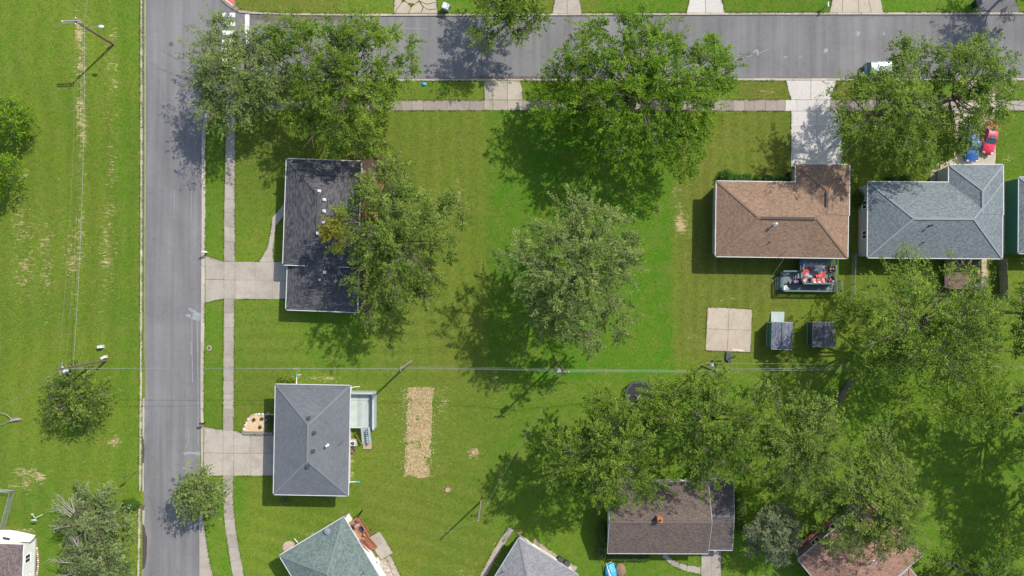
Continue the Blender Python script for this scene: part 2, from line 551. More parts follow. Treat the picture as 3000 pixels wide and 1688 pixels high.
M['siding_cream'] = mat_siding("siding_cream", (0.66, 0.61, 0.50))
M['siding_grey'] = mat_siding("siding_grey", (0.40, 0.44, 0.43))
M['siding_green'] = mat_siding("siding_green", (0.035, 0.15, 0.105))
M['siding_darkgreen'] = mat_siding("siding_dark_green", (0.03, 0.09, 0.07))
M['siding_tan'] = mat_siding("siding_tan", (0.48, 0.40, 0.30))
M['siding_brown'] = mat_siding("siding_brown", (0.25, 0.18, 0.13))

def mat_glass(name, col=(0.02, 0.03, 0.035)):
    m = NT(name)
    n = m.noise(m.objco(), 2.0, 2, 0.5)
    c = m.mix(m.ramp(n, [(0.3, 0.0), (0.7, 1.0)]), (*col, 1), tuple(x * 1.6 for x in col) + (1,))
    return m.done(c, 0.06, 0, 0.6)
M['glass'] = mat_glass("window_glass")
M['car_glass'] = mat_glass("car_glass", (0.05, 0.085, 0.085))

def mat_carpaint(name, col, metal=0.2, dust=0.15):
    m = NT(name)
    p = m.objco()
    n = m.noise(p, 1.4, 4, 0.6)
    c = m.mix(m.ramp(n, [(0.4, 0.0), (0.8, dust)]), (*col, 1), (0.4, 0.37, 0.33, 1))
    m.b.inputs["Coat Weight"].default_value = 0.6
    m.b.inputs["Coat Roughness"].default_value = 0.08
    return m.done(c, m.ramp(n, [(0.3, 0.28), (0.7, 0.42)]), metal)
M['car_red'] = mat_carpaint("car_red", (0.66, 0.022, 0.062), 0.05, 0.05)
M['car_blue'] = mat_carpaint("car_blue", (0.022, 0.105, 0.36), 0.2, 0.12)
M['car_white'] = mat_carpaint("car_silver_white", (0.24, 0.32, 0.37), 0.4, 0.1)
M['lamp_glass'] = plain("lamp_lens", (0.55, 0.58, 0.6), 0.15, 0.3, var=0.1)
M['tail_red'] = plain("tail_lens", (0.35, 0.01, 0.01), 0.2, var=0.1)

def mat_mesh_fence():
    m = NT("chain_link")
    p = m.pos()
    n = m.noise(p, 30, 1, 0.5)
    return m.done(m.mix(n, (0.25, 0.28, 0.28, 1), (0.36, 0.39, 0.38, 1)), 0.5, 0.3)
M['chain'] = mat_mesh_fence()

# ------------------------------------------------------------------ ground
ROAD_PX = [(424, -400), (424, 560), (422, 1126), (419, 1440), (417, 1700), (417, 2100), (592, 2100), (586, 1690), (584, 1510), (588, 1126), (591, 700),
           (592, 400), (596, 362), (605, 322), (622, 290), (650, 262), (690, 243), (745, 234), (3600, 231), (3600, 42), (2250, 42), (1500, 45), (1150, 46),
           (880, 44), (730, 40), (702, 37), (688, 29), (668, 17), (650, 2), (640, -20), (637, -80), (637, -400)]
def vnoise(x, y, sc, seed):
    r = np.random.default_rng(seed)
    g = r.random((128, 128))
    u = x * sc; v = y * sc
    i = np.floor(u).astype(int); j = np.floor(v).astype(int)
    fu = u - i; fv = v - j
    fu = fu * fu * (3 - 2 * fu); fv = fv * fv * (3 - 2 * fv)
    a = g[i % 128, j % 128]; b = g[(i + 1) % 128, j % 128]
    c = g[i % 128, (j + 1) % 128]; d = g[(i + 1) % 128, (j + 1) % 128]
    return (a * (1 - fu) + b * fu) * (1 - fv) + (c * (1 - fu) + d * fu) * fv

def box_soft(px, py, x0, x1, y0, y1, s=8.0):
    return (1 / (1 + np.exp(-(px - x0) / s))) * (1 / (1 + np.exp((px - x1) / s))) * (1 / (1 + np.exp(-(py - y0) / s))) * (1 / (1 + np.exp((py - y1) / s)))
def blob_soft(px, py, cx, cy, rx, ry):
    return np.exp(-(((px - cx) / rx) ** 2 + ((py - cy) / ry) ** 2))

GRID = 0.32
gx = np.concatenate([[-3000, -1200, -500, -220, -130, -105], np.arange(-92, 92.01, GRID), [105, 130, 220, 500, 1200, 3000]])
gy = np.concatenate([[-3000, -1200, -500, -220, -120, -75], np.arange(-56, 56.01, GRID), [75, 120, 220, 500, 1200, 3000]])
X, Y = np.meshgrid(gx, gy, indexing='ij')
PX = X * 20 + 1500
PY = 844 - Y * 20
inroad = in_poly(PX, PY, ROAD_PX)
Z = np.where(inroad, -0.32, 0.0)
nx, ny = X.shape
verts = np.stack([X.ravel(), Y.ravel(), Z.ravel()], 1)
idx = np.arange(nx * ny).reshape(nx, ny)
quads = np.stack([idx[:-1, :-1], idx[1:, :-1], idx[1:, 1:], idx[:-1, 1:]], -1).reshape(-1, 4)
n1 = vnoise(X, Y, 0.22, 1); n2 = vnoise(X, Y, 0.9, 2); n3 = vnoise(X, Y, 0.05, 3)
lush = np.zeros_like(X); dry = np.full_like(X, 0.28); olive = np.zeros_like(X)
lush += 0.95 * box_soft(PX, PY, 1428, 1975, 322, 1110, 4) + 0.7 * box_soft(PX, PY, 1750, 3300, -200, 42, 3) + 0.75 * box_soft(PX, PY, 1280, 1500, -200, 42, 3)
lush += 0.55 * box_soft(PX, PY, 1440, 3200, 1080, 1900, 30) + 0.55 * box_soft(PX, PY, 596, 657, 320, 1250, 3) + 0.8 * box_soft(PX, PY, 2900, 3200, 325, 520, 8)
lush += 0.75 * box_soft(PX, PY, 596, 720, 1395, 1800, 6) + 0.5 * box_soft(PX, PY, 688, 1060, 880, 1100, 10) + 0.6 * box_soft(PX, PY, 2440, 3100, 240, 292, 3)
lush += 0.45 * box_soft(PX, PY, 60, 180, 1440, 1800, 20) + 0.4 * box_soft(PX, PY, 330, 410, -200, 1500, 8)
olive += 0.75 * box_soft(PX, PY, 1985, 2320, 325, 1060, 14) + 0.85 * box_soft(PX, PY, 2165, 2318, 238, 293, 4) + 0.8 * box_soft(PX, PY, 2432, 2500, 238, 293, 4)
olive += 0.45 * box_soft(PX, PY, 690, 1425, 325, 560, 20) + 0.7 * box_soft(PX, PY, 690, 1000, -200, 42, 6) + 0.4 * box_soft(PX, PY, 1100, 1425, 560, 1100, 20)
olive += 0.5 * box_soft(PX, PY, 1500, 1760, -200, 42, 10) + 0.45 * box_soft(PX, PY, 690, 840, 900, 1250, 20)
olive += 0.35 * box_soft(PX, PY, 1050, 1450, 1100, 1700, 25) + 0.35 * box_soft(PX, PY, 2460, 2950, 325, 500, 15) + 0.3 * box_soft(PX, PY, 2480, 2540, 500, 1000, 10)
lush = np.clip(lush * (0.45 + 0.55 * n1), 0, 1)
olive = np.clip(olive * (0.55 + 0.8 * n1), 0, 1)
fld = box_soft(PX, PY, -600, 402, -400, 1900, 5)
# thatch rows left by mowing on the open field
wob = 14 * (vnoise(X * 0 + 1, Y, 0.3, 9) - 0.5)
for cx, w, y0, y1, a in ((238, 16, 20, 760, 0.46), (325, 22, 60, 760, 0.36), (345, 10, 20, 300, 0.34), (312, 16, 560, 840, 0.38), (215, 24, 640, 900, 0.46),
                         (140, 18, 700, 960, 0.42), (60, 34, 600, 900, 0.40), (290, 40, 740, 900, 0.34), (240, 26, 40, 420, 0.30), (110, 60, 600, 880, 0.30), (318, 22, 1240, 1320, 0.55)):
    row = np.exp(-(((PX - cx - wob) / w) ** 2)) * box_soft(PX, PY, cx - 300, cx + 300, y0, y1, 25)
    dry += 0.6 * a * row * (0.35 + 0.9 * vnoise(X, Y * 1.8, 0.6, 11))
dry += 0.12 * fld * vnoise(X, Y, 0.16, 12)
for cx, cy, rx, ry, a in ((1997, 652, 20, 34, 0.55), (1985, 560, 22, 60, 0.22), (2120, 880, 40, 14, 0.4), (2000, 700, 40, 160, 0.16), (2030, 985, 20, 14, 0.4), (68, 512, 14, 10, 0.5),
                          (75, 1385, 34, 20, 0.45), (118, 1398, 16, 14, 0.4), (40, 1420, 60, 12, 0.35), (335, 1293, 18, 12, 0.6), (1387, 1326, 17, 17, 0.75), (1312, 1436, 15, 12, 0.65),
                          (1185, 1165, 30, 26, 0.3), (1440, 1120, 40, 40, 0.28), (1300, 1180, 24, 60, 0.28), (1320, 1560, 30, 30, 0.28), (1260, 1595, 12, 8, 0.4), (930, 1108, 90, 12, 0.55),
                          (868, 1085, 12, 16, 0.4), (1365, 1700, 60, 60, 0.22), (2760, 1560, 30, 60, 0.16), (1010, 1510, 30, 12, 0.35), (920, 1545, 14, 40, 0.3), (905, 1570, 60, 18, 0.28),
                          (1032, 1380, 6, 60, 0.6), (1180, 580, 260, 120, 0.12), (1350, 440, 8, 140, 0.18), (1180, 345, 20, 120, 0.1), (2250, 270, 60, 22, 0.26), (2470, 262, 24, 20, 0.26),
                          (2100, 430, 90, 60, 0.16), (2960, 470, 26, 30, 0.36), (60, 1440, 40, 30, 0.2), (1345, 575, 6, 40, 0.3), (780, 10, 60, 20, 0.15), (62, 1555, 60, 10, 0.5), (640, 1130, 18, 40, 0.22),
                          (1640, 1570, 30, 20, 0.2), (1480, 1580, 20, 14, 0.5), (1450, 1640, 12, 50, 0.5), (1525, 1560, 20, 10, 0.4), (2420, 330, 70, 8, 0.1), (860, 1690, 20, 10, 0.5)):
    dry += a * blob_soft(PX, PY, cx, cy, rx, ry) * (0.6 + 0.7 * n2)
strp = np.where(in_poly(PX + 9 * (n2 - 0.5) + 8 * (n1 - 0.5), PY + 10 * (n2 - 0.5), [(1195, 1140), (1270, 1140), (1260, 1300), (1252, 1392), (1188, 1390), (1195, 1280)]), 0.42, 0.0)
dry += strp * (0.7 + 0.5 * n2)
# strips of sunburnt turf along the kerbs
dry += 0.25 * np.exp(-((PX - 407) / 5) ** 2) * n2 + 0.2 * np.exp(-((PX - 600) / 5) ** 2) * (PY > 330) * n2
stripe = np.ones_like(X)
stripe += 0.05 * np.sin(2 * np.pi * (PX + 55 * n3 + 26 * n1) / 61) * fld
stripe += 0.06 * np.sin(2 * np.pi * (PY + 8 * n1) / 40) * box_soft(PX, PY, 688, 1300, 870, 1110, 20)
stripe += 0.06 * np.sin(2 * np.pi * (PX + 12 * n1) / 44) * box_soft(PX, PY, 1060, 1425, 330, 1080, 20)
stripe += 0.06 * np.sin(2 * np.pi * (PY * 0.97 - PX * 0.24 + 8 * n1) / 46) * box_soft(PX, PY, 690, 1450, 1400, 1700, 30)
stripe += 0.06 * np.sin(2 * np.pi * (PY + 8 * n1) / 44) * box_soft(PX, PY, 2550, 3100, 1150, 1700, 30)
stripe += 0.07 * np.sin(2 * np.pi * (PX + 12 * n1) / 38) * box_soft(PX, PY, 1980, 2300, 330, 1050, 20)
stripe *= 0.9 + 0.2 * n3

def np_mesh(name, verts, faces, mat, attrs=None, smooth=False):
    me = bpy.data.meshes.new(name)
    nv, nf, k = len(verts), len(faces), faces.shape[1]
    me.vertices.add(nv)
    me.vertices.foreach_set("co", np.ascontiguousarray(verts, np.float32).ravel())
    me.loops.add(nf * k)
    me.loops.foreach_set("vertex_index", np.ascontiguousarray(faces, np.int32).ravel())
    me.polygons.add(nf)
    me.polygons.foreach_set("loop_start", np.arange(0, nf * k, k, dtype=np.int32))
    me.polygons.foreach_set("loop_total", np.full(nf, k, np.int32))
    if smooth:
        me.polygons.foreach_set("use_smooth", np.ones(nf, bool))
    me.update(calc_edges=True)
    me.materials.append(mat)
    for an, (dom, val) in (attrs or {}).items():
        a = me.attributes.new(an, 'FLOAT', dom)
        a.data.foreach_set("value", np.ascontiguousarray(val, np.float32).ravel())
    return me

me = np_mesh("ground", verts, quads, M['grass'], {"lush": ('POINT', lush), "dry": ('POINT', dry), "olive": ('POINT', olive), "stripe": ('POINT', stripe)})
ground = bpy.data.objects.new("ground", me)
ground["kind"] = "structure"
COL.objects.link(ground)
ROOT["ground"] = Vector((0, 0, 0))

# ------------------------------------------------------------------ roads
RZ = -0.10
def sheet(name, pts, z, mat, parent=None, kind="structure"):
    poly = [W(*p) for p in pts]
    bm = bmesh.new()
    vsx = [bm.verts.new((p.x, p.y, z)) for p in poly]
    f = bm.faces.new(vsx)
    if f.normal.z < 0:
        f.normal_flip()
    bm.normal_update()
    if f.normal.z < 0:
        f.normal_flip()
    bmesh.ops.triangulate(bm, faces=bm.faces[:])
    me = bpy.data.meshes.new(name)
    bm.to_mesh(me)
    bm.free()
    me.materials.append(mat)
    o = bpy.data.objects.new(name, me)
    COL.objects.link(o)
    if parent is not None:
        o.parent = parent
        ROOT[o.name] = ROOT[parent.name]
    elif kind:
        o["kind"] = kind
        ROOT[o.name] = Vector((0, 0, 0))
    return o

def wobble(pts, amp, step=14.0, seed=0):
    rr = random.Random(seed)
    out = []
    for i in range(len(pts)):
        a = pts[i]; b = pts[(i + 1) % len(pts)]
        n = max(1, int(math.hypot(b[0] - a[0], b[1] - a[1]) / step))
        for k in range(n):
            t = k / n
            out.append((a[0] + (b[0] - a[0]) * t + rr.uniform(-amp, amp), a[1] + (b[1] - a[1]) * t + rr.uniform(-amp, amp)))
    return out

# the two streets as one sheet with a kerb-to-kerb outline, a hand wider than the opening so that the kerbs sit on it
road = sheet("road", [(x, y) for x, y in ROAD_PX], RZ, M['asphalt'])
for i in range(7):
    y = 37 + 26 * i
    sheet("crossing_bar", wobble([(650, y), (688, y), (688, y + 12.5), (650, y + 12.5)], 0.5, 9, i), RZ + 0.004, M['paint'], road)
sheet("stop_line", wobble([(717, 41), (730, 41), (729, 128), (716, 128)], 0.5, 9, 40), RZ + 0.004, M['paint'], road)
sheet("mud_patch", wobble([(731, 41), (880, 45), (1010, 46), (1010, 57), (930, 58), (820, 61), (760, 59), (733, 57)], 1.6, 12, 3), RZ + 0.004, M['mud'], road)
sheet("wet_patch", wobble([(415.5, 1276), (421, 1290), (422, 1330), (420, 1358), (415, 1358)], 0.5, 8, 4), -0.060, M['stain'], road)
sheet("wet_patch", wobble([(413, 1528), (422, 1542), (430, 1580), (430, 1620), (424, 1664), (411, 1674)], 0.8, 9, 5), -0.060, M['stain'], road)
sheet("cement_splash", wobble([(589, 921), (566, 906), (553, 901), (551, 908), (566, 917), (557, 920), (542, 922), (546, 929), (560, 932), (566, 938), (589, 940)], 1.3, 6, 6), RZ + 0.004, M['chalk'], road)
sheet("cement_splash", wobble([(586, 1323), (572, 1325), (556, 1324), (537, 1327), (538, 1332), (560, 1331), (586, 1335)], 1.2, 6, 7), RZ + 0.004, M['chalk'], road)
sheet("cement_splash", wobble([(2212, 146), (2219, 143), (2224, 149), (2224, 158), (2220, 164), (2217, 158), (2218, 151), (2214, 151), (2209, 157), (2207, 152)], 0.8, 6, 8), RZ + 0.004, M['chalk'], road)
for s, (x, y, w, h) in enumerate(((2420, 147, 6, 6), (2515, 98, 5, 8), (2590, 97, 4, 6), (2300, 168, 8, 2), (2345, 165, 6, 2), (548, 1308, 5, 2))):
    sheet("cement_splash", wobble([(x - w, y - h), (x + w, y - h), (x + w, y + h), (x - w, y + h)], 2.2, 5, 20 + s), RZ + 0.004, M['chalk'], road)
for s, (a, b, w) in enumerate((((559, 1040), (559, 1000), 0.8), ((563, 1120), (561, 920), 0.9), ((580, 1300), (578, 940), 0.9), ((558, 800), (560, 560), 0.7), ((509, 640), (510, 560), 0.7),
                               ((2140, 176), (2206, 162), 1.0), ((2226, 155), (2252, 143), 0.8), ((2700, 131), (2755, 130), 0.7), ((1150, 80), (1250, 84), 0.7), ((551, 1310), (551, 1260), 0.8))):
    sheet("chalk_line", wobble([(a[0] - w, a[1] - w), (b[0] - w, b[1] - w), (b[0] + w, b[1] + w), (a[0] + w, a[1] + w)], 0.35, 20, 30 + s), RZ + 0.004, M['chalk'], road)
for s, (x0, x1) in enumerate(((1380, 1640),)):
    sheet("mud_patch", wobble([(x0, 222), (x1, 224), (x1, 233), (x0, 234)], 1.5, 10, 50 + s), RZ + 0.004, M['mud'], road)

# silt washed along the gutters
for s, (a, b_, side, w) in enumerate((((590, 1240), (591.5, 420), -1, 5), ((586, 1500), (587.5, 1260), -1, 4), ((423.5, -30), (424.5, 900), 1, 4), ((421, 900), (420.5, 1440), 1, 4.5))):
    n_ = 60
    rr = random.Random(90 + s)
    inner = [(a[0] + (b_[0] - a[0]) * k / n_, a[1] + (b_[1] - a[1]) * k / n_) for k in range(n_ + 1)]
    outer = [(x + side * w * (0.35 + 0.65 * abs(math.sin(k * 0.37 + s)) * rr.uniform(0.5, 1.2)), y) for k, (x, y) in enumerate(inner)]
    sheet("gutter_silt", inner + outer[::-1], RZ + 0.003, M['silt'], road)
for s, (x0, x1, y, side, w) in enumerate(((760, 3080, 231, -1, 6), (1010, 3080, 46, 1, 5))):
    n_ = 160
    rr = random.Random(95 + s)
    inner = [(x0 + (x1 - x0) * k / n_, y - (1.0 if s == 0 else 2.8) * k / n_) for k in range(n_ + 1)]
    outer = [(x, y_ + side * w * (0.3 + 0.7 * abs(math.sin(k * 0.31 + s)) * rr.uniform(0.4, 1.2))) for k, (x, y_) in enumerate(inner)]
    sheet("gutter_silt", inner + outer[::-1], RZ + 0.003, M['silt'], road)

def manhole(px, py, r, label, z=RZ):
    c = W(px, py)
    t = thing("manhole_cover", label, "manhole", (c.x, c.y, z))
    MB().lathe((c.x, c.y, z), [(r, 0.001), (r, 0.012), (r * 0.86, 0.014), (r * 0.86, 0.004)], 24).build("frame", M['rust'], t)
    m = MB().lathe((c.x, c.y, z), [(r * 0.83, 0.002), (r * 0.83, 0.012), (r * 0.8, 0.015)], 24)
    for k in range(-3, 4):
        hw = math.sqrt(max(0.0, 0.6 - (k * 0.2) ** 2)) * r
        m.box((c.x, c.y + k * 0.2 * r, z + 0.017), (2 * hw, 0.03, 0.008))
    m.build("lid", M['iron'], t)
    return t
manhole(500.5, 129, 0.34, "round iron manhole cover in the road near the street corner")
manhole(506, 1407, 0.35, "round iron manhole cover in the road beside the small street tree")
cc = W(613, 1019.6)
t = thing("valve_box", "round rusty valve cover with tan ring set in the verge grass", "valve cover", (cc.x, cc.y, 0))
MB().lathe((cc.x, cc.y, 0), [(0.38, -0.05), (0.38, 0.035), (0.25, 0.04), (0.25, 0.0)], 22).build("ring", M['conc_kerb'], t)
MB().lathe((cc.x, cc.y, 0), [(0.24, 0.0), (0.24, 0.03), (0.2, 0.045)], 18).build("lid", M['rust'], t)

# ------------------------------------------------------------------ kerbs, walks, drives
def arc(pts):
    """cumulative length in map units"""
    d = [0.0]
    for a, b in zip(pts, pts[1:]):
        d.append(d[-1] + math.hypot(b[0] - a[0], b[1] - a[1]))
    return d
def at_len(pts, d, s):
    for i in range(len(pts) - 1):
        if s <= d[i + 1] or i == len(pts) - 2:
            t = (s - d[i]) / max(1e-6, d[i + 1] - d[i])
            return (pts[i][0] + (pts[i + 1][0] - pts[i][0]) * t, pts[i][1] + (pts[i + 1][1] - pts[i][1]) * t)

def band(name, left, right, seg, z0, z1, mat, piece, gap=0.5, jit=0.0, seed=0, kind="structure", stops=None, parent=None):
    """strip between two edges, cast as separate slabs with open joints"""
    rr = random.Random(seed)
    par = parent or structure(name)
    dl, dr = arc(left), arc(right)
    L = (dl[-1] + dr[-1]) / 2
    cuts = [0.0]
    while cuts[-1] < L - seg * 0.6:
        cuts.append(min(L, cuts[-1] + seg * (1 + rr.uniform(-jit, jit))))
    cuts[-1] = L
    for a, b in zip(cuts, cuts[1:]):
        ga = gap if a > 0 else 0
        fa, fb = (a + ga) / L, b / L
        q = [at_len(left, dl, fa * dl[-1]), at_len(left, dl, fb * dl[-1]), at_len(right, dr, fb * dr[-1]), at_len(right, dr, fa * dr[-1])]
        dz = rr.uniform(-0.004, 0.004)
        MB().prism([W(*p) for p in q], z0, z1 + dz, inset=0.012).build(piece, mat, par)
    return par

KT = 0.03
kw = band("kerb_west", [(411.5, -40), (411.5, 560), (410, 1126), (407.5, 1441)], [(417.6, -40), (417.6, 560), (416, 1126), (413.5, 1441)], 48, -0.3, KT, M['conc_kerb'], "kerb_stone", 0.6, 0.25, 1)
band("", [(418, -40), (418, 560), (416.4, 1126), (413.9, 1441)], [(425, -40), (425, 560), (423, 1126), (420, 1441)], 48, -0.3, -0.075, M['conc_kerb'], "gutter_pan", 0.6, 0.25, 1, parent=kw)
ks = band("kerb_west_south", [(405, 1488), (405, 1530), (404, 1600), (402, 1720)], [(412.5, 1488), (412, 1530), (410.5, 1600), (409, 1720)], 50, -0.3, KT, M['conc_kerb'], "kerb_stone", 0.6, 0.2, 2)
band("", [(412.9, 1488), (412.4, 1530), (410.9, 1600), (409.4, 1720)], [(424, 1488), (421, 1530), (418.5, 1600), (417, 1720)], 50, -0.3, -0.075, M['conc_kerb'], "gutter_pan", 0.6, 0.2, 2, parent=ks)
band("kerb_east", [(590.5, 1500), (587, 1126), (590.5, 700), (591, 400), (595, 362), (604, 321), (621, 288), (649, 260), (689, 241.5), (745, 232.5)],
     [(595, 1500), (597, 1126), (601.5, 700), (602, 400), (605, 366), (613, 328), (629, 296), (655, 270), (692, 250), (746, 238.5)], 52, -0.3, KT, M['conc_kerb'], "kerb_stone", 0.6, 0.2, 3)
band("kerb_flare", [(583, 1502), (584, 1600), (584, 1720)], [(595, 1502), (606, 1600), (629, 1720)], 70, -0.3, KT - 0.02, M['conc_walk'], "kerb_slab", 0.5, 0.1, 4)
band("kerb_street_south", [(746, 232.5), (1500, 231.5), (2250, 230), (3100, 230)], [(746, 238), (1500, 236.5), (2250, 236), (3100, 236)], 62, -0.3, KT, M['conc_kerb'], "kerb_stone", 0.6, 0.2, 5)
band("kerb_street_north", [(880, 39.5), (1150, 41), (1500, 40), (2250, 37.5), (3100, 36)], [(880, 44.8), (1150, 46.8), (1500, 45.8), (2250, 43), (3100, 42.5)], 62, -0.3, KT, M['conc_kerb'], "kerb_stone", 0.6, 0.2, 6)
band("kerb_corner", [(700, 27), (730, 34.5), (880, 39)], [(698, 36.5), (730, 40.5), (880, 44.5)], 40, -0.3, KT, M['conc_old'], "kerb_stone", 0.6, 0.2, 7)
# storm drain gap in the west kerb and the corner ramp with its tactile plate
t = thing("storm_drain", "rusty storm drain grate set in the gap of the west kerb", "drain", tuple(W(416, 1487)))
m = MB()
for k in range(7):
    p = W(411 + 1.9 * k, 1487)
    m.box((p.x, p.y, 0.0), (0.05, 0.55, 0.05))
m.box((W(416.5, 1481).x, W(0, 1481).y, 0.0), (0.8, 0.06, 0.06)).box((W(416.5, 1493).x, W(0, 1493).y, 0.0), (0.8, 0.06, 0.06))
m.build("grate", M['rust'], t)
ramp = sheet("corner_ramp", [(636, -60), (640, -20), (648, 1), (668, 18), (687, 30), (699, 36), (700, 24), (690, 17), (687, -2), (690, -60)], 0.012, M['conc_walk_dull'])
tp = thing("tactile_plate", "red tactile warning plate on the kerb ramp at the street corner", "tactile plate", tuple(W(674, 2)))
m = MB().prism([W(661, -1), (W(687, -6)), W(686, 2), W(682, 15.5)], 0.013, 0.03)
m.build("plate", M['tactile'], tp)
m = MB()
for i in range(12):
    for k in range(12):
        q = (663 + i * 2.1, -6 + k * 1.9)
        if in_poly(np.array([q[0]]), np.array([q[1]]), [(663, -1), (686, -5), (685, 2), (681.5, 13.5)])[0]:
            p = W(*q)
            m.lathe((p.x, p.y, 0.029), [(0.03, 0), (0.02, 0.008)], 6)
m.build("domes", M['tactile'], tp)["kind"] = "stuff"
m = MB().prism([W(659.5, 0), W(661.5, -1.5), W(683, 15.5), W(681, 17.5)], 0.013, 0.035)
m.build("edge_strip", M['paint'], tp)

T1 = 0.035
west = band("sidewalk_west", [(663, 326), (660, 480), (657.6, 600), (656.5, 764)], [(690.5, 326), (688.5, 480), (688, 600), (687.5, 767)], 42, -0.1, T1, M['conc_walk'], "slab", 0.5, 0.12, 11)
band("", [(656, 876), (654.5, 1120), (653.5, 1260)], [(686.5, 876), (685.5, 1120), (684.5, 1261)], 41, -0.1, T1, M['conc_walk'], "slab", 0.5, 0.12, 12, parent=west)
band("", [(653.5, 1394), (653.5, 1440), (655, 1498), (661, 1552), (670, 1615), (684, 1700)], [(683, 1394), (682, 1440), (684, 1490), (691, 1552), (701, 1615), (717, 1700)], 42, -0.1, T1, M['conc_walk'], "slab", 0.5, 0.12, 13, parent=west)
band("", [(662.5, 245), (663, 325)], [(691, 245), (690.5, 325)], 40, -0.1, T1, M['conc_walk_dull'], "slab", 0.5, 0.1, 14, parent=west)
south = band("sidewalk_street", [(692, 295.5), (1417, 294.6)], [(692, 325), (1417, 323.6)], 32, -0.1, T1, M['conc_walk_dull'], "slab", 0.5, 0.1, 15)
band("", [(1532, 294.6), (2300, 293.5)], [(1532, 323.6), (2300, 325)], 32.5, -0.1, T1, M['conc_walk_dull'], "slab", 0.5, 0.1, 16, parent=south)
band("", [(2432.5, 293.5), (2832, 293.5)], [(2432.5, 324.5), (2832, 324.5)], 34, -0.1, T1, M['conc_walk_dull'], "slab", 0.5, 0.1, 17, parent=south)
band("", [(2918, 293.5), (3090, 293.5)], [(2918, 324.5), (3090, 324.5)], 45, -0.1, T1, M['conc_walk'], "slab", 0.5, 0.1, 18, parent=south)

def slabs(name, polys, mat, z1=T1, z0=-0.1, mats=None, gp_=0.22):
    par = structure(name)
    for i, q in enumerate(polys):
        cx = sum(p[0] for p in q) / len(q); cy = sum(p[1] for p in q) / len(q)
        pts = []
        for p in q:
            d = math.hypot(p[0] - cx, p[1] - cy)
            k = 1 - gp_ / d
            pts.append(W(cx + (p[0] - cx) * k, cy + (p[1] - cy) * k))
        MB().prism(pts, z0, z1 + 0.003 * math.sin(i * 2.4), inset=0.012).build("slab", (mats or {}).get(i, mat), par)
    return par

def grid_slabs(xs, ys):
    return [[(xs[i], ys[j]), (xs[i + 1], ys[j]), (xs[i + 1], ys[j + 1]), (xs[i], ys[j + 1])] for i in range(len(xs) - 1) for j in range(len(ys) - 1)]

# drive of the black-roofed house
slabs("driveway_black_house", [[(602, 750), (656, 766), (656, 819), (602, 818)], [(602, 819), (656, 820), (656, 875), (602, 887)]] +
      grid_slabs([656.6, 688], [767, 820, 875.5]) + grid_slabs([688.6, 718, 749, 798, 850], [767.5, 821, 876.5]), M['conc_drive'])
pl = [(758, 767), (777, 749), (784, 728), (789, 707), (795, 665), (800.5, 625), (808, 603), (833, 596)]
pr = [(800, 767), (798.6, 749), (801, 718), (804, 691), (807, 672), (812, 652), (820, 638), (834, 628)]
band("garden_path", pl, pr, 40, -0.1, T1, M['conc_drive'], "slab", 0.4, 0.05, 19)
# drive of the grey-roofed house
slabs("driveway_grey_house", [[(598.5, 1251), (653, 1260), (653, 1328), (598, 1326)], [(598, 1326.6), (653, 1328.6), (653, 1394), (606, 1394), (598, 1382)]] +
      [[(653.6, 1260.3), (684.5, 1261.5), (684.5, 1328), (653.6, 1328)], [(653.6, 1328.6), (684.5, 1328.6), (684, 1394), (653.6, 1394)],
       [(685, 1262), (712, 1269.5), (734.5, 1276), (734.5, 1328), (685, 1328)], [(685, 1328.6), (734.5, 1328.6), (734.5, 1394), (685, 1394)],
       [(735, 1276), (812, 1276), (812, 1328), (735, 1328)], [(735, 1328.6), (812, 1328.6), (812, 1394), (735, 1394)]], M['conc_drive'])
# bright new drive of the brown hip-roofed house
slabs("driveway_brown_house", [[(2302, 236.5), (2375, 236.5), (2375, 292.5), (2317.5, 292.5)], [(2375.6, 236.5), (2450, 236.5), (2432.5, 292.5), (2375.6, 292.5)]] +
      grid_slabs([2301, 2334, 2367, 2400, 2432], [293, 325.5]) + grid_slabs([2317.5, 2391, 2466.5], [326, 371, 420, 490]), M['conc_white'])
# drive of the blue-grey roofed house
slabs("driveway_blue_house", [[(2826, 236.5), (2874, 236.5), (2874, 292.5), (2834, 292.5)], [(2874.6, 236.5), (2925, 236.5), (2916, 292.5), (2874.6, 292.5)]] +
      grid_slabs([2833, 2874, 2917], [293, 325.5]) + grid_slabs([2794, 2833, 2874, 2917], [326, 380, 436, 500]), M['conc_pad'])
band("front_path_blue_house", [(2722, 530), (2727, 500), (2745, 480), (2793, 465)], [(2740, 534), (2744, 508), (2760, 492), (2793, 484)], 24, -0.1, T1, M['conc_pad'], "slab", 0.4, 0.05, 21)
# worn drive stub of the empty lot
slabs("driveway_empty_lot", [[(1418, 239), (1441, 238), (1442, 293), (1420, 293)], [(1441.8, 238), (1486, 238), (1486, 293), (1442.6, 293)], [(1486.8, 238), (1522, 239), (1530, 260), (1531, 293), (1486.8, 293)],
      [(1418, 294), (1443, 294), (1444, 323), (1418, 323)], [(1443.8, 294), (1487, 294), (1487, 323), (1444.6, 323)], [(1487.8, 294), (1531, 294), (1531, 323), (1487.8, 323)]], M['conc_old'])
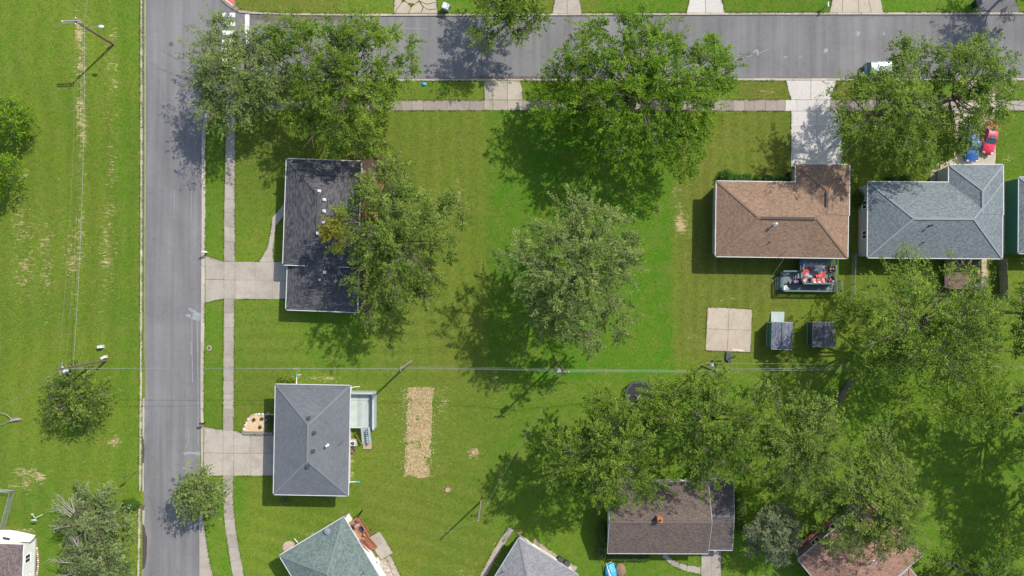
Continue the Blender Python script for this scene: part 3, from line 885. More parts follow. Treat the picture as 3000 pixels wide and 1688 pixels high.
# drives on the far side of the street
rr = random.Random(5)
cells = [[(1156, -30), (1190, -30), (1176, 8), (1160, 30), (1155, 39)], [(1192, -30), (1230, -30), (1228, 2), (1214, 12), (1196, 10), (1186, 2)], [(1232, -30), (1280, -30), (1279, 6), (1250, 12), (1230, 4)],
         [(1178, 8), (1186, 4), (1196, 12), (1204, 22), (1196, 39), (1172, 39), (1158, 38), (1162, 30)], [(1206, 21), (1214, 14), (1228, 6), (1238, 22), (1232, 38), (1198, 39)],
         [(1240, 20), (1232, 7), (1250, 14), (1279, 8), (1280, 26), (1254, 28)], [(1241, 22), (1254, 30), (1280, 28), (1281, 39), (1234, 39)]]
slabs("driveway_cracked", cells, M['conc_pad'])
slabs("driveway_far_tree", [[(1632, -40), (1660, -40), (1661, 39.5), (1618, 39.5)], [(1660.8, -40), (1694, -40), (1703, 39.5), (1661.8, 39.5)]], M['conc_drive'])
slabs("driveway_far_white", [[(2030, -40), (2066, -40), (2066, 38), (2011, 38)], [(2066.8, -40), (2104, -40), (2123, 38), (2066.8, 38)]], M['conc_white'])
slabs("driveway_far_tan", [[(2446, -40), (2470, -40), (2467, 37), (2431, 37)], [(2470.8, -40), (2515, -40), (2515, 37), (2467.8, 37)], [(2515.8, -40), (2537, -40), (2552, 37), (2515.8, 37)],
      [(2537.8, -40), (2570, -40), (2588, 37), (2552.8, 37)]], M['conc_pad'])
slabs("driveway_far_dark", [[(2880, -40), (2962, -40), (2987, 36.5), (2864, 36.5)]], M['asphalt_dark'])
# backyard court slab, cast in four panels
slabs("court_slab", [[(2073, 901), (2135, 903), (2133, 965), (2070, 963)], [(2135.6, 903), (2203, 907), (2200.5, 968), (2133.6, 965)], [(2070, 963.6), (2133, 965.6), (2130, 1029), (2067, 1026.6)],
      [(2133.6, 965.6), (2200.5, 968.6), (2197.6, 1032), (2130.6, 1029)]], M['conc_pad'], z1=0.06, gp_=0.05)
# drive and stepping slabs of the umber-roofed house
slabs("driveway_umber_house", grid_slabs([2054, 2084, 2113], [1608, 1652, 1700, 1760]), M['conc_walk'])
band("stepping_path", [(1946, 1618), (1976, 1644), (2010, 1655), (2052, 1662)], [(1940, 1632), (1972, 1660), (2008, 1673), (2052, 1683)], 28, -0.1, T1, M['conc_walk'], "slab", 1.2, 0.15, 22)
# paths round the slate-roofed house
band("side_path_west", [(1490, 1544), (1468, 1577), (1440, 1622), (1404, 1690)], [(1506, 1552), (1483, 1586), (1455, 1631), (1420, 1698)], 38, -0.1, T1, M['conc_old'], "slab", 0.8, 0.15, 23)
band("side_path_east", [(1566, 1577), (1600, 1605), (1645, 1634), (1692, 1662)], [(1560, 1590), (1592, 1620), (1636, 1650), (1680, 1682)], 30, -0.1, T1, M['conc_old'], "slab", 1.0, 0.2, 24)
# pad and strip behind the green-roofed house
slabs("patio_slab", [[(1080, 1575.7), (1111.4, 1556), (1152, 1620), (1116, 1640), (1098, 1612)]], M['conc_drive'], z1=0.06)
band("edging_strip", [(1131, 1634), (1165, 1700)], [(1143, 1627), (1180, 1700)], 40, -0.1, T1, M['conc_old'], "slab", 0.6, 0.1, 25)

# ------------------------------------------------------------------ houses
def uv_mesh(name, verts, faces, uvs, mat, parent):
    off = ROOT[parent.name]
    me = bpy.data.meshes.new(name)
    me.from_pydata([(x - off.x, y - off.y, z - off.z) for x, y, z in verts], [], faces)
    lay = me.uv_layers.new(name="UVMap")
    flat = []
    for f in uvs:
        for uv in f:
            flat.extend(uv)
    lay.data.foreach_set("uv", flat)
    me.materials.append(mat)
    o = bpy.data.objects.new(name, me)
    COL.objects.link(o)
    o.parent = parent
    ROOT[o.name] = off
    return o

class Slopes:
    """roof planes laid in overlapping shingle courses"""
    def __init__(self, course=0.16, lap=0.014):
        self.v = []; self.f = []; self.uv = []
        self.c = course; self.lap = lap
        self.k = 0
    def plane(self, pts):
        pts = [Vector(p) for p in pts]
        u = (pts[1] - pts[0]).normalized()
        n = None
        for q in pts[2:]:
            n = u.cross(q - pts[0])
            if n.length > 1e-6:
                break
        n.normalize()
        if n.z < 0:
            n = -n
        v = n.cross(u)
        if v.z < 0:
            v = -v
        loc = [((p - pts[0]).dot(u), (p - pts[0]).dot(v)) for p in pts]
        vmax = max(q[1] for q in loc)
        def span(h):
            xs = []
            m = len(loc)
            for i in range(m):
                a, b = loc[i], loc[(i + 1) % m]
                if (a[1] - h) * (b[1] - h) <= 0 and abs(a[1] - b[1]) > 1e-9:
                    t = (h - a[1]) / (b[1] - a[1])
                    xs.append(a[0] + (b[0] - a[0]) * t)
            return (min(xs), max(xs)) if xs else None
        self.k += 1
        uo = self.k * 7.31
        h = 0.0
        while h < vmax - 0.02:
            h2 = min(vmax - 1e-4, h + self.c)
            a = span(h + 1e-5); b = span(h2)
            if a and b:
                P = lambda x, y, up: pts[0] + u * x + v * y + n * up
                base = len(self.v)
                self.v += [tuple(P(a[0], h, self.lap)), tuple(P(a[1], h, self.lap)), tuple(P(b[1], h2, 0)), tuple(P(b[0], h2, 0)), tuple(P(a[0], h, -0.004)), tuple(P(a[1], h, -0.004))]
                self.f += [(base, base + 1, base + 2, base + 3), (base + 4, base + 5, base + 1, base)]
                self.uv += [[(a[0] + uo, h), (a[1] + uo, h), (b[1] + uo, h2 - 0.002), (b[0] + uo, h2 - 0.002)], [(a[0] + uo, h), (a[1] + uo, h), (a[1] + uo, h + 0.01), (a[0] + uo, h + 0.01)]]
            h = h2

class Block:
    """one rectangular roofed block of a house: walls, roof planes, caps, gutters"""
    def __init__(self, root, corners, ze, pitch, roofm, wallm, gutm, style='hip', over=0.45, z_floor=0.0, windows=True, gut=True, caps=True, capmat=None, axis=None, ends=('hip', 'hip'), walls=True, grow=0.0, gut_sides=(0, 1, 2, 3), rake=True):
        P = [W(p[0], p[1], ze) for p in corners]          # nw ne se sw
        c = (P[0] + P[1] + P[2] + P[3]) / 4
        ux = ((P[1] - P[0]) + (P[2] - P[3])); ux.z = 0
        w = (((P[1] - P[0]).length) + ((P[2] - P[3]).length)) / 2 + grow * 2
        d = (((P[0] - P[3]).length) + ((P[1] - P[2]).length)) / 2 + grow * 2
        ang = math.atan2(ux.y, ux.x)
        if axis == 'y' or (axis is None and d > w):
            ang += math.pi / 2
            w, d = d, w
        self.c, self.ang, self.w, self.d, self.ze, self.pitch, self.root = c, ang, w, d, ze, pitch, root
        self.ends = ends
        self.over = over
        hw, hd = w / 2, d / 2
        zr = ze + hd * pitch
        self.zr = zr
        L = self.L
        xa = -hw + (hd if ends[0] == 'hip' else 0)
        xb = hw - (hd if ends[1] == 'hip' else 0)
        if xa > xb:
            xa = xb = 0
        self.xa, self.xb = xa, xb
        s = Slopes()
        s.plane([L(-hw, -hd, ze), L(hw, -hd, ze), L(xb, 0, zr), L(xa, 0, zr)])
        s.plane([L(hw, hd, ze), L(-hw, hd, ze), L(xa, 0, zr), L(xb, 0, zr)])
        if ends[0] == 'hip':
            s.plane([L(-hw, hd, ze), L(-hw, -hd, ze), L(xa, 0, zr)])
        if ends[1] == 'hip':
            s.plane([L(hw, -hd, ze), L(hw, hd, ze), L(xb, 0, zr)])
        self.roof = uv_mesh("roof", s.v, s.f, s.uv, roofm, root)
        # fascia and soffit
        f = MB()
        f.prism([L(-hw + 0.02, -hd + 0.02, 0), L(hw - 0.02, -hd + 0.02, 0), L(hw - 0.02, hd - 0.02, 0), L(-hw + 0.02, hd - 0.02, 0)], ze - 0.2, ze - 0.012)
        f.build("fascia", gutm, root)
        if caps:
            m = MB()
            cm = capmat or next((M['cap_' + k_] for k_ in ('black', 'grey', 'green', 'slate', 'brown', 'umber', 'sea', 'rust', 'plum') if M.get('shingle_' + k_) is roofm), M['cap_shed'])
            if xb - xa > 0.1:
                m.bar(L(xa, 0, zr + 0.03), L(xb, 0, zr + 0.03), 0.34, 0.05)
            if ends[0] == 'hip':
                for sy in (-1, 1):
                    m.bar(L(-hw, sy * hd, ze + 0.025), L(xa, 0, zr + 0.025), 0.26, 0.05)
            if ends[1] == 'hip':
                for sy in (-1, 1):
                    m.bar(L(hw, sy * hd, ze + 0.025), L(xb, 0, zr + 0.025), 0.26, 0.05)
            m.build("ridge_cap", cm, self.roof)
        if rake and (ends[0] != 'hip' or ends[1] != 'hip'):
            for e, sx in ((0, -1), (1, 1)):
                m = MB()
                if ends[e] == 'gable':
                    x = sx * (hw - over)
                    m.add([L(x, -hd + over, ze - 0.2), L(x, hd - over, ze - 0.2), L(x, 0, zr - 0.12)], [(0, 1, 2) if sx < 0 else (2, 1, 0)])
                    for sy in (-1, 1):
                        m.bar(L(sx * (hw + 0.02), sy * hd, ze - 0.05), L(sx * (hw + 0.02), 0, zr - 0.05), 0.05, 0.16)
                if m.v:
                    m.build("gable_end", gutm, root)
        if gut:
            for k, (a, b, o) in enumerate((((-hw, -hd), (hw, -hd), (0, -1)), ((hw, -hd), (hw, hd), (1, 0)), ((hw, hd), (-hw, hd), (0, 1)), ((-hw, hd), (-hw, -hd), (-1, 0)))):
                if k not in gut_sides or (k == 1 and ends[1] != 'hip') or (k == 3 and ends[0] != 'hip'):
                    continue
                m = MB()
                ox, oy = o[0] * 0.07, o[1] * 0.07
                m.bar(L(a[0] + ox, a[1] + oy, ze - 0.05), L(b[0] + ox, b[1] + oy, ze - 0.05), 0.10, 0.11)
                m.build("gutter", gutm, root)
        if walls:
            iw, idp = hw - over, hd - over
            m = MB().prism([L(-iw, -idp, 0), L(iw, -idp, 0), L(iw, idp, 0), L(-iw, idp, 0)], -0.05, ze - 0.2)
            m.build("wall", wallm, root)
            m = MB().prism([L(-iw - .02, -idp - .02, 0), L(iw + .02, -idp - .02, 0), L(iw + .02, idp + .02, 0), L(-iw - .02, idp + .02, 0)], -0.06, 0.3 + z_floor * 0.5)
            m.build("foundation", M['conc_old'], root)
            if windows:
                zs = max(0.9, ze - 2.0)
                for sx in (-0.55, 0.05, 0.6):
                    self.window(sx * iw, -idp, 1.3, zs, 0)
                    self.window(sx * iw * 0.9, idp, 1.3, zs, 2)
                if ends[0] == 'hip':
                    self.window(-iw, -0.4 * idp, 1.1, zs, 3)
                    self.window(-iw, 0.45 * idp, 1.1, zs, 3)
                if ends[1] == 'hip':
                    self.window(iw, -0.45 * idp, 1.1, zs, 1)
                    self.window(iw, 0.4 * idp, 1.1, zs, 1)
    def L(self, x, y, z):
        ca, sa = math.cos(self.ang), math.sin(self.ang)
        return Vector((self.c.x + x * ca - y * sa, self.c.y + x * sa + y * ca, z))
    def window(self, x, y, w, zs, side, h=1.05):
        a = self.ang + (0 if side in (0, 2) else math.pi / 2)
        o = {0: (0, -1), 1: (1, 0), 2: (0, 1), 3: (-1, 0)}[side]
        m = MB()
        def pt(t, zz, out):
            if side in (0, 2):
                return self.L(x + t, y + o[1] * out, zz)
            return self.L(x + o[0] * out, y + t, zz)
        for t in (-w / 2, 0.0, w / 2):
            m.bar(pt(t, zs, 0.03), pt(t, zs + h, 0.03), 0.07, 0.07)
        for zz in (zs, zs + h):
            m.bar(pt(-w / 2 - 0.035, zz, 0.031), pt(w / 2 + 0.035, zz, 0.031), 0.075, 0.07)
        win = m.build("window", M['white'], self.root)
        p = MB().bar(pt(-w / 2, zs + h / 2, 0.012), pt(w / 2, zs + h / 2, 0.012), 0.02, h)
        p.build("pane", M['glass'], win)
        MB().bar(pt(-w / 2 - 0.1, zs - 0.06, 0.05), pt(w / 2 + 0.1, zs - 0.06, 0.05), 0.12, 0.05).build("sill", M['white'], win)
    def door(self, x, side, w=0.95, h=2.05, z=0.3, mat=None, name="door"):
        hd = self.d / 2 - self.over; hw = self.w / 2 - self.over
        o = {0: (0, -1), 1: (1, 0), 2: (0, 1), 3: (-1, 0)}[side]
        def pt(t, zz, out):
            if side in (0, 2):
                return self.L(x + t, o[1] * (hd + out), zz)
            return self.L(o[0] * (hw + out), x + t, zz)
        m = MB().bar(pt(-w / 2, z + h / 2, 0.02), pt(w / 2, z + h / 2, 0.02), 0.05, h)
        for t in range(3):
            zz = z + h * (0.2 + 0.3 * t)
            m.bar(pt(-w * 0.36, zz, 0.05), pt(w * 0.36, zz, 0.05), 0.02, h * 0.2)
        dd = m.build(name, mat or M['white'], self.root)
        MB().bar(pt(w * 0.36, z + h * 0.48, 0.07), pt(w * 0.43, z + h * 0.48, 0.07), 0.05, 0.04).build("handle", M['galv'], dd)
    def height(self, p):
        dx, dy = p.x - self.c.x, p.y - self.c.y
        ca, sa = math.cos(-self.ang), math.sin(-self.ang)
        x, y = dx * ca - dy * sa, dx * sa + dy * ca
        e = self.d / 2 - abs(y)
        if self.ends[0] == 'hip':
            e = min(e, x + self.w / 2)
        if self.ends[1] == 'hip':
            e = min(e, self.w / 2 - x)
        return self.ze + max(0, e) * self.pitch
    def on(self, px, py):
        z = self.ze + 1
        for _ in range(8):
            p = W(px, py, z)
            z = self.height(p)
        p = W(px, py, z)
        return p
    def box_vent(self, px, py, mat, s=0.5):
        p = self.on(px, py)
        m = MB().box((p.x, p.y, p.z + 0.05), (s, s, 0.16), self.ang)
        m.box((p.x, p.y, p.z + 0.2), (s * 0.62, s * 0.62, 0.2), self.ang)
        m.box((p.x, p.y, p.z + 0.32), (s * 0.78, s * 0.78, 0.05), self.ang)
        m.build("roof_vent", mat, self.roof)
    def pipe(self, px, py, mat, r=0.06, h=0.5, capr=None):
        p = self.on(px, py)
        m = MB().lathe((p.x, p.y, p.z - 0.1), [(r * 2.2, 0), (r * 2.0, 0.12), (r, 0.2), (r, h + 0.1)], 10)
        if capr:
            m.lathe((p.x, p.y, p.z + h - 0.02), [(capr, 0), (capr, 0.12), (capr * 0.3, 0.22)], 12)
        m.build("vent_pipe", mat, self.roof)
    def ridge_vent(self, a, b, mat):
        m = MB().bar(self.L(a, 0, self.zr + 0.05), self.L(b, 0, self.zr + 0.05), 0.36, 0.1)
        m.build("ridge_vent", mat, self.roof)

def house(name, label, px):
    return thing(name, label, "house", tuple(W(*px)))

# --- black-roofed house on the corner lot
h1 = house("house", "ranch house with near-black shingle hip roof and lower attached garage", (940, 640))
b = Block(h1, [(841.3, 466.5), (1059.5, 472.5), (1044.5, 783.5), (828, 774.5)], 3.3, 0.40, M['shingle_black'], M['siding_grey'], M['gutter'])
for q in ((936, 560), (951, 585.5), (950, 619), (948.6, 653), (932, 684)):
    b.box_vent(*q, M['white_metal'], 0.44)
b.pipe(987, 633, M['galv'])
b.door(-1.0, 2, mat=M['siding_darkgreen'])
g = Block(h1, [(844, 735), (1052.5, 743), (1046.5, 914.7), (838.6, 907)], 2.5, 0.30, M['shingle_black'], M['siding_grey'], M['gutter'], ends=('hip', 'gable'), axis='y', gut_sides=(0, 2, 3), rake=False, windows=False)
g.box_vent(952, 798, M['white_metal'], 0.44)
g.box_vent(937, 820, M['white_metal'], 0.3)
g.door(-1.0, 2, w=4.6, h=2.1, z=0.05, name="garage_door")
for k, (a, bq) in enumerate((((1047, 775), (1049, 840)), )):
    m = MB().tube([W(1052, 760, 3.1), W(1052, 772, 2.9), W(1053, 786, 0.3)], 0.045, 6)
    m.build("downspout", M['gutter'], h1)

# --- grey hip-roofed house with the pale deck
h2 = house("house", "house with plain mid-grey hip roof, four small roof vents and pale grey deck", (905, 1290))
b2 = Block(h2, [(808, 1127), (1027, 1130), (1018, 1452.6), (801.7, 1447.6)], 4.1, 0.36, M['shingle_grey'], M['siding_cream'], M['gutter_white'], over=0.65)
for q in ((905, 1225), (921, 1268), (918, 1321), (902, 1366)):
    b2.box_vent(*q, M['charcoal'], 0.46)
b2.pipe(960, 1304, M['white_metal'], 0.1, 0.7, 0.16)
b2.pipe(1004.6, 1292, M['rust'], 0.05, 1.1)
b2.door(-3.0, 2, w=4.4, h=2.1, z=0.05, name="garage_door")
def downpipe(root, pts, mat, tip=None):
    m = MB().tube([W(*p) for p in pts], 0.055, 7)
    m.build("downspout", mat, root)
    if tip:
        MB().bar(W(*tip[0]), W(*tip[1]), 0.26, 0.12).build("downspout_end", M['teal'], root)
downpipe(h2, [(868, 1126, 4.0), (868, 1126.5, 3.6), (868, 1128, 0.3), (869, 1112, 0.1), (869.6, 1102, 0.08)], M['white'], ((869.6, 1104, 0.09), (870, 1095, 0.09)))
downpipe(h2, [(1024, 1412, 4.0), (1020, 1412, 3.6), (1020, 1412, 0.3), (1034, 1412, 0.1), (1046, 1412, 0.08)], M['white'], ((1044, 1412, 0.09), (1055, 1412, 0.09)))
downpipe(h2, [(1028, 1131, 4.0), (1026, 1135, 3.6), (1024, 1140, 0.4), (1036, 1134, 0.15), (1054, 1133, 0.1)], M['white'])
# deck behind it: boarded floor with solid screens, stair and landing
dk = thing("deck", "pale grey raised deck with solid side screens behind the grey-roofed house", "deck", tuple(W(1064, 1200)))
ZF = 1.25
xs = np.linspace(1024, 1096.5, 15)
for i in range(14):
    MB().prism([W(xs[i] + 0.12, 1149.5, ZF), W(xs[i + 1] - 0.12, 1149.5, ZF), W(xs[i + 1] - 0.12, 1254, ZF), W(xs[i] + 0.12, 1254, ZF)], ZF - 0.06, ZF).build("floor_board", M['deck_grey'], dk)
def wall_strip(m, a, b, z0, z1, th):
    p0 = W(a[0], a[1], z0); p1 = W(b[0], b[1], z0)
    m.bar((p0.x, p0.y, (z0 + z1) / 2), (p1.x, p1.y, (z0 + z1) / 2), th, z1 - z0)
ZR = ZF + 0.95
for a, bq in (((1031, 1146), (1102.5, 1146)), ((1102.5, 1147), (1102, 1251))):
    m = MB(); wall_strip(m, a, bq, 0.0, ZR, 0.1); m.build("screen", M['siding_grey'], dk)
    p0, p1 = W(*a), W(*bq)
    MB().bar((p0.x, p0.y, ZR + 0.03), (p1.x, p1.y, ZR + 0.03), 0.26, 0.06).build("rail_cap", M['deck_greyrail'], dk)
m = MB(); wall_strip(m, (1031, 1249), (1064, 1249), 0.0, ZF - 0.08, 0.1); m.build("skirt", M['siding_grey'], dk)
p0, p1 = W(1028, 1252.6, ZF), W(1058, 1252.6, ZF)
MB().bar((p0.x, p0.y, ZF + 0.02), (p1.x, p1.y, ZF + 0.02), 0.16, 0.08).build("edge_board", M['deck_greyrail'], dk)
for i in range(7):
    z = ZF - 0.16 * (i + 1)
    y = 1254 + 6.2 * i
    p0, p1 = W(1062 + 0.6 * i, y + 3, z), W(1079 + 0.6 * i, y + 3, z)
    MB().bar((p0.x, p0.y, z), (p1.x, p1.y, z), 0.27, 0.05).build("tread", M['deck_greyrail'], dk)
for xa in (1060, 1080.5):
    m = MB()
    a, bq = W(xa, 1253, ZF + 0.9), W(xa + 4, 1297, 0.95)
    m.bar(a, bq, 0.34, 0.06)
    m.bar(W(xa, 1254, ZF + 0.1), W(xa + 4, 1297, 0.15), 0.06, 0.26)
    m.bar(W(xa, 1254, 0), W(xa, 1254, ZF + 0.9), 0.09, 0.09)
    q = W(xa + 4, 1296, 0)
    m.bar(q, (q.x, q.y, 0.95), 0.09, 0.09)
    m.build("stair_rail", M['deck_greyrail'], dk)
slabs("paver_landing", grid_slabs(list(np.linspace(1063, 1090, 6)), list(np.linspace(1292, 1316, 5))), M['brick_paver'])

# --- green-roofed house set at an angle
h3 = house("house", "angled house with grey-green shingle hip roof and white walls", (960, 1680))
N3, W3 = (998.7, 1520.6), (811, 1633.3)
dN = (0.563, 0.826)
L3 = 330
b3 = Block(h3, [W3, N3, (N3[0] + dN[0] * L3, N3[1] + dN[1] * L3), (W3[0] + dN[0] * L3, W3[1] + dN[1] * L3)], 4.0, 0.36, M['shingle_green'], M['siding_white'], M['gutter_white'], over=0.5, windows=False)
p = b3.on(960, 1556)
MB().lathe((p.x, p.y, p.z - 0.1), [(0.34, 0.0), (0.34, 0.25), (0.46, 0.3), (0.4, 0.45), (0.1, 0.52)], 14).build("roof_turbine", M['slate'], b3.roof)
b3.pipe(1067, 1676, M['rust'], 0.05, 0.8)
downpipe(h3, [(872, 1596, 3.9), (872, 1594, 3.0), (872, 1590, 0.3), (862, 1578, 0.1)], M['white'])
dk = thing("deck", "small red stained deck with railing at the green-roofed house", "deck", tuple(W(1050, 1545)))
ZF = 2.2
DQ = [(1013, 1539), (1052, 1510), (1084, 1562), (1046, 1590)]
def lerp2(a, bq, t):
    return (a[0] + (bq[0] - a[0]) * t, a[1] + (bq[1] - a[1]) * t)
for i in range(16):
    q = [lerp2(DQ[0], DQ[1], i / 16 + 0.004), lerp2(DQ[0], DQ[1], (i + 1) / 16 - 0.004), lerp2(DQ[3], DQ[2], (i + 1) / 16 - 0.004), lerp2(DQ[3], DQ[2], i / 16 + 0.004)]
    MB().prism([W(*p, ZF) for p in q], ZF - 0.05, ZF).build("floor_board", M['deck_redfloor'], dk)
def railing(par, pts, zf, mat, h=0.95, post=0.1, cap=0.16, bal=0.16, capmat=None, gate=None):
    for a, bq in zip(pts, pts[1:]):
        p0, p1 = W(*a, zf), W(*bq, zf)
        L_ = (p1 - p0).length
        m = MB()
        m.bar((p0.x, p0.y, zf + h), (p1.x, p1.y, zf + h), cap, 0.05)
        m.build("rail_cap", capmat or mat, par)
        m = MB()
        m.bar((p0.x, p0.y, zf + 0.12), (p1.x, p1.y, zf + 0.12), 0.05, 0.07)
        m.bar((p0.x, p0.y, zf + h - 0.1), (p1.x, p1.y, zf + h - 0.1), 0.05, 0.07)
        n = max(2, int(L_ / bal))
        for k in range(1, n):
            q = p0.lerp(p1, k / n)
            m.box((q.x, q.y, zf + h / 2), (0.045, 0.045, h - 0.1))
        m.build("balusters", mat, par)
        k = max(1, int(round(L_ / 2.2)))
        for i in range(k + 1):
            q = p0.lerp(p1, i / k)
            MB().box((q.x, q.y, (zf + h + 0.06) / 2), (post, post, zf + h + 0.06)).build("post", mat, par)
railing(dk, [DQ[0], DQ[1], DQ[2]], ZF, M['deck_red'], cap=0.2)
railing(dk, [DQ[3], lerp2(DQ[3], DQ[2], 0.35)], ZF, M['deck_red'], cap=0.2)
sa_, sb_ = (1061, 1584), (1078, 1571)
dS = (27, 31)
for i in range(11):
    f = (i + 0.5) / 11
    z = ZF * (1 - f) * 0.97
    p0, p1 = W(sa_[0] + dS[0] * f, sa_[1] + dS[1] * f, z), W(sb_[0] + dS[0] * f, sb_[1] + dS[1] * f, z)
    MB().bar((p0.x, p0.y, z), (p1.x, p1.y, z), 0.27, 0.05).build("tread", M['deck_red'], dk)
for t0 in (sa_, sb_):
    m = MB()
    t1 = (t0[0] + dS[0], t0[1] + dS[1])
    a0, a1 = W(*t0, ZF), W(*t1, 0.1)
    m.bar((a0.x, a0.y, ZF + 0.9), (a1.x, a1.y, 1.0), 0.12, 0.06)
    m.bar(a0, a1, 0.05, 0.24)
    for k in range(9):
        q0 = a0.lerp(a1, k / 8)
        m.box((q0.x, q0.y, q0.z + 0.45), (0.045, 0.045, 0.9))
    m.build("stair_rail", M['deck_red'], dk)

# --- slate-roofed house at the lower edge
h4 = house("house", "angled house with light slate-grey hip roof at the lower edge", (1570, 1720))
N4 = (1520.7, 1577)
E4, W4 = (1692, 1684), (1440, 1704)
dE = ((E4[0] - N4[0]) / 202, (E4[1] - N4[1]) / 202)
dW = (-dE[1], dE[0])
Le, Lw = 204, 300
b4 = Block(h4, [N4, (N4[0] + dE[0] * Le, N4[1] + dE[1] * Le), (N4[0] + dE[0] * Le + dW[0] * Lw, N4[1] + dE[1] * Le + dW[1] * Lw), (N4[0] + dW[0] * Lw, N4[1] + dW[1] * Lw)], 3.2, 0.38, M['shingle_slate'], M['siding_cream'], M['gutter_grey'])
p = b4.on(1474, 1672)
MB().tube([(p.x, p.y, p.z - 0.1), (p.x, p.y, p.z + 0.7)], 0.05, 7).tube([(p.x - 0.35, p.y - 0.1, p.z + 0.55), (p.x + 0.35, p.y + 0.1, p.z + 0.65)], 0.03, 6).build("antenna_mast", M['rust'], b4.roof)

# --- umber gabled house under the trees
h5 = house("house", "long gabled house with dark umber roof and brick chimney under the trees", (1930, 1510))
b5 = Block(h5, [(1780, 1411), (2075, 1414), (2075, 1620.5), (1779.8, 1621.7)], 3.0, 0.36, M['shingle_umber'], M['siding_tan'], M['gutter_grey'], ends=('gable', 'gable'), over=0.4)
b5.pipe(1930, 1478, M['galv'], 0.06, 0.5)
p = b5.on(1929, 1516)
ch = MB().box((p.x, p.y, p.z + 0.3), (0.62, 0.62, 1.5))
ch.box((p.x, p.y, p.z + 1.08), (0.74, 0.74, 0.1))
cho = ch.build("chimney", M['brick_red'], b5.roof)
MB().lathe((p.x, p.y, p.z + 1.12), [(0.14, 0), (0.14, 0.3), (0.11, 0.3), (0.11, 0.1)], 12).build("chimney_pot", M['iron'], b5.root)
b5b = Block(h5, [(2070, 1404), (2147.5, 1406), (2146.5, 1611), (2070, 1611)], 2.7, 0.12, M['shingle_umber_dark'], M['siding_tan'], M['gutter_grey'], ends=('gable', 'gable'), axis='x', over=0.3, windows=False)

# --- red-brown house in the lower right
h6 = house("house", "angled house with red-brown shingle roof half hidden by trees", (2510, 1640))
W6, N6, E6 = (2338.6, 1640), (2560, 1454), (2704, 1625.6)
S6 = (W6[0] + E6[0] - N6[0], W6[1] + E6[1] - N6[1])
b6 = Block(h6, [W6, N6, E6, S6], 3.2, 0.33, M['shingle_rust'], M['siding_brown'], M['gutter_grey'], over=0.4)
b6.pipe(2558, 1644, M['white_metal'], 0.09, 0.6, 0.15)
u6 = ((E6[0] - N6[0]) / 224, (E6[1] - N6[1]) / 224)
q6 = (2665, 1666)
v6 = (-0.766, 0.643)
b6w = Block(h6, [q6, (q6[0] + u6[0] * 160, q6[1] + u6[1] * 160), (q6[0] + u6[0] * 160 + v6[0] * 180, q6[1] + u6[1] * 160 + v6[1] * 180), (q6[0] + v6[0] * 180, q6[1] + v6[1] * 180)], 3.21, 0.33, M['shingle_rust'], M['siding_brown'], M['gutter_grey'], over=0.4, windows=False)
dk = thing("deck", "dark red deck along the upper side of the red-brown house", "deck", tuple(W(2400, 1560)))
a6, c6 = (2348, 1622), (2440, 1545)
o6 = (-16, -22)
ZF = 0.6
for i in range(14):
    q = [lerp2(a6, c6, i / 14 + 0.003), lerp2(a6, c6, (i + 1) / 14 - 0.003)]
    q = [q[0], q[1], (q[1][0] + o6[0], q[1][1] + o6[1]), (q[0][0] + o6[0], q[0][1] + o6[1])]
    MB().prism([W(*p, ZF) for p in q], ZF - 0.05, ZF).build("floor_board", M['deck_red'], dk)
railing(dk, [(a6[0] + o6[0], a6[1] + o6[1]), (c6[0] + o6[0], c6[1] + o6[1])], ZF, M['deck_red'], h=0.8)

# --- brown hip-roofed house with the slate green deck
h7 = house("house", "house with tan-brown shingle hip roof and front wing over the drive", (2290, 620))
b7 = Block(h7, [(2101, 532), (2487.5, 536), (2481.3, 757), (2095.6, 750)], 3.3, 0.37, M['shingle_brown'], M['siding_tan'], M['gutter_white'], gut_sides=(0, 1, 2, 3))
b7w = Block(h7, [(2333.3, 482.5), (2489, 483), (2486.5, 632), (2329.5, 630)], 3.312, 0.37, M['shingle_brown'], M['siding_tan'], M['gutter_white'], axis='y', ends=('gable', 'hip'), grow=0.008, gut_sides=(0, 1, 2), rake=False, windows=False)
b7.ridge_vent(b7.xa + 0.3, b7.xb - 0.3, M['shingle_umber'])
b7w.ridge_vent(b7w.xb - 2.4, b7w.xb - 0.2, M['shingle_umber'])
b7.pipe(2267.6, 657.6, M['white_metal'], 0.12, 0.8, 0.2)
b7.pipe(2254.6, 709.8, M['charcoal'], 0.06, 0.4)
p7 = b7.on(2300, 738)
MB().tube([(p7.x, p7.y, p7.z - 0.2), (p7.x, p7.y, p7.z + 1.0), (p7.x, p7.y - 0.15, p7.z + 1.1)], 0.04, 7).build("service_mast", M['galv'], b7.roof)
b7w.door(0.0, 1, w=4.8, h=2.1, z=0.05, name="garage_door")
b7.door(1.2, 2, mat=M['red'])

# --- blue-grey hip-roofed house
h8 = house("house", "house with blue-grey shingle hip roof and front wing beside the cars", (2740, 620))
b8 = Block(h8, [(2544, 533), (2938.5, 536), (2934.8, 757.3), (2541.5, 754.6)], 3.3, 0.36, M['shingle_sea'], M['siding_grey'], M['gutter_white'], over=0.3)
b8w = Block(h8, [(2781.6, 483.8), (2939.8, 483), (2937.5, 630), (2779, 630)], 3.312, 0.36, M['shingle_sea'], M['siding_grey'], M['gutter_white'], axis='y', ends=('gable', 'hip'), grow=0.008, gut_sides=(0, 1, 2), rake=False, windows=False, over=0.3)
b8.pipe(2722, 662, M['charcoal'], 0.09, 0.7, 0.14)
b8.pipe(2703, 711, M['charcoal'], 0.06, 0.6)
b8w.door(0.0, 1, w=4.6, h=2.1, z=0.05, name="garage_door")

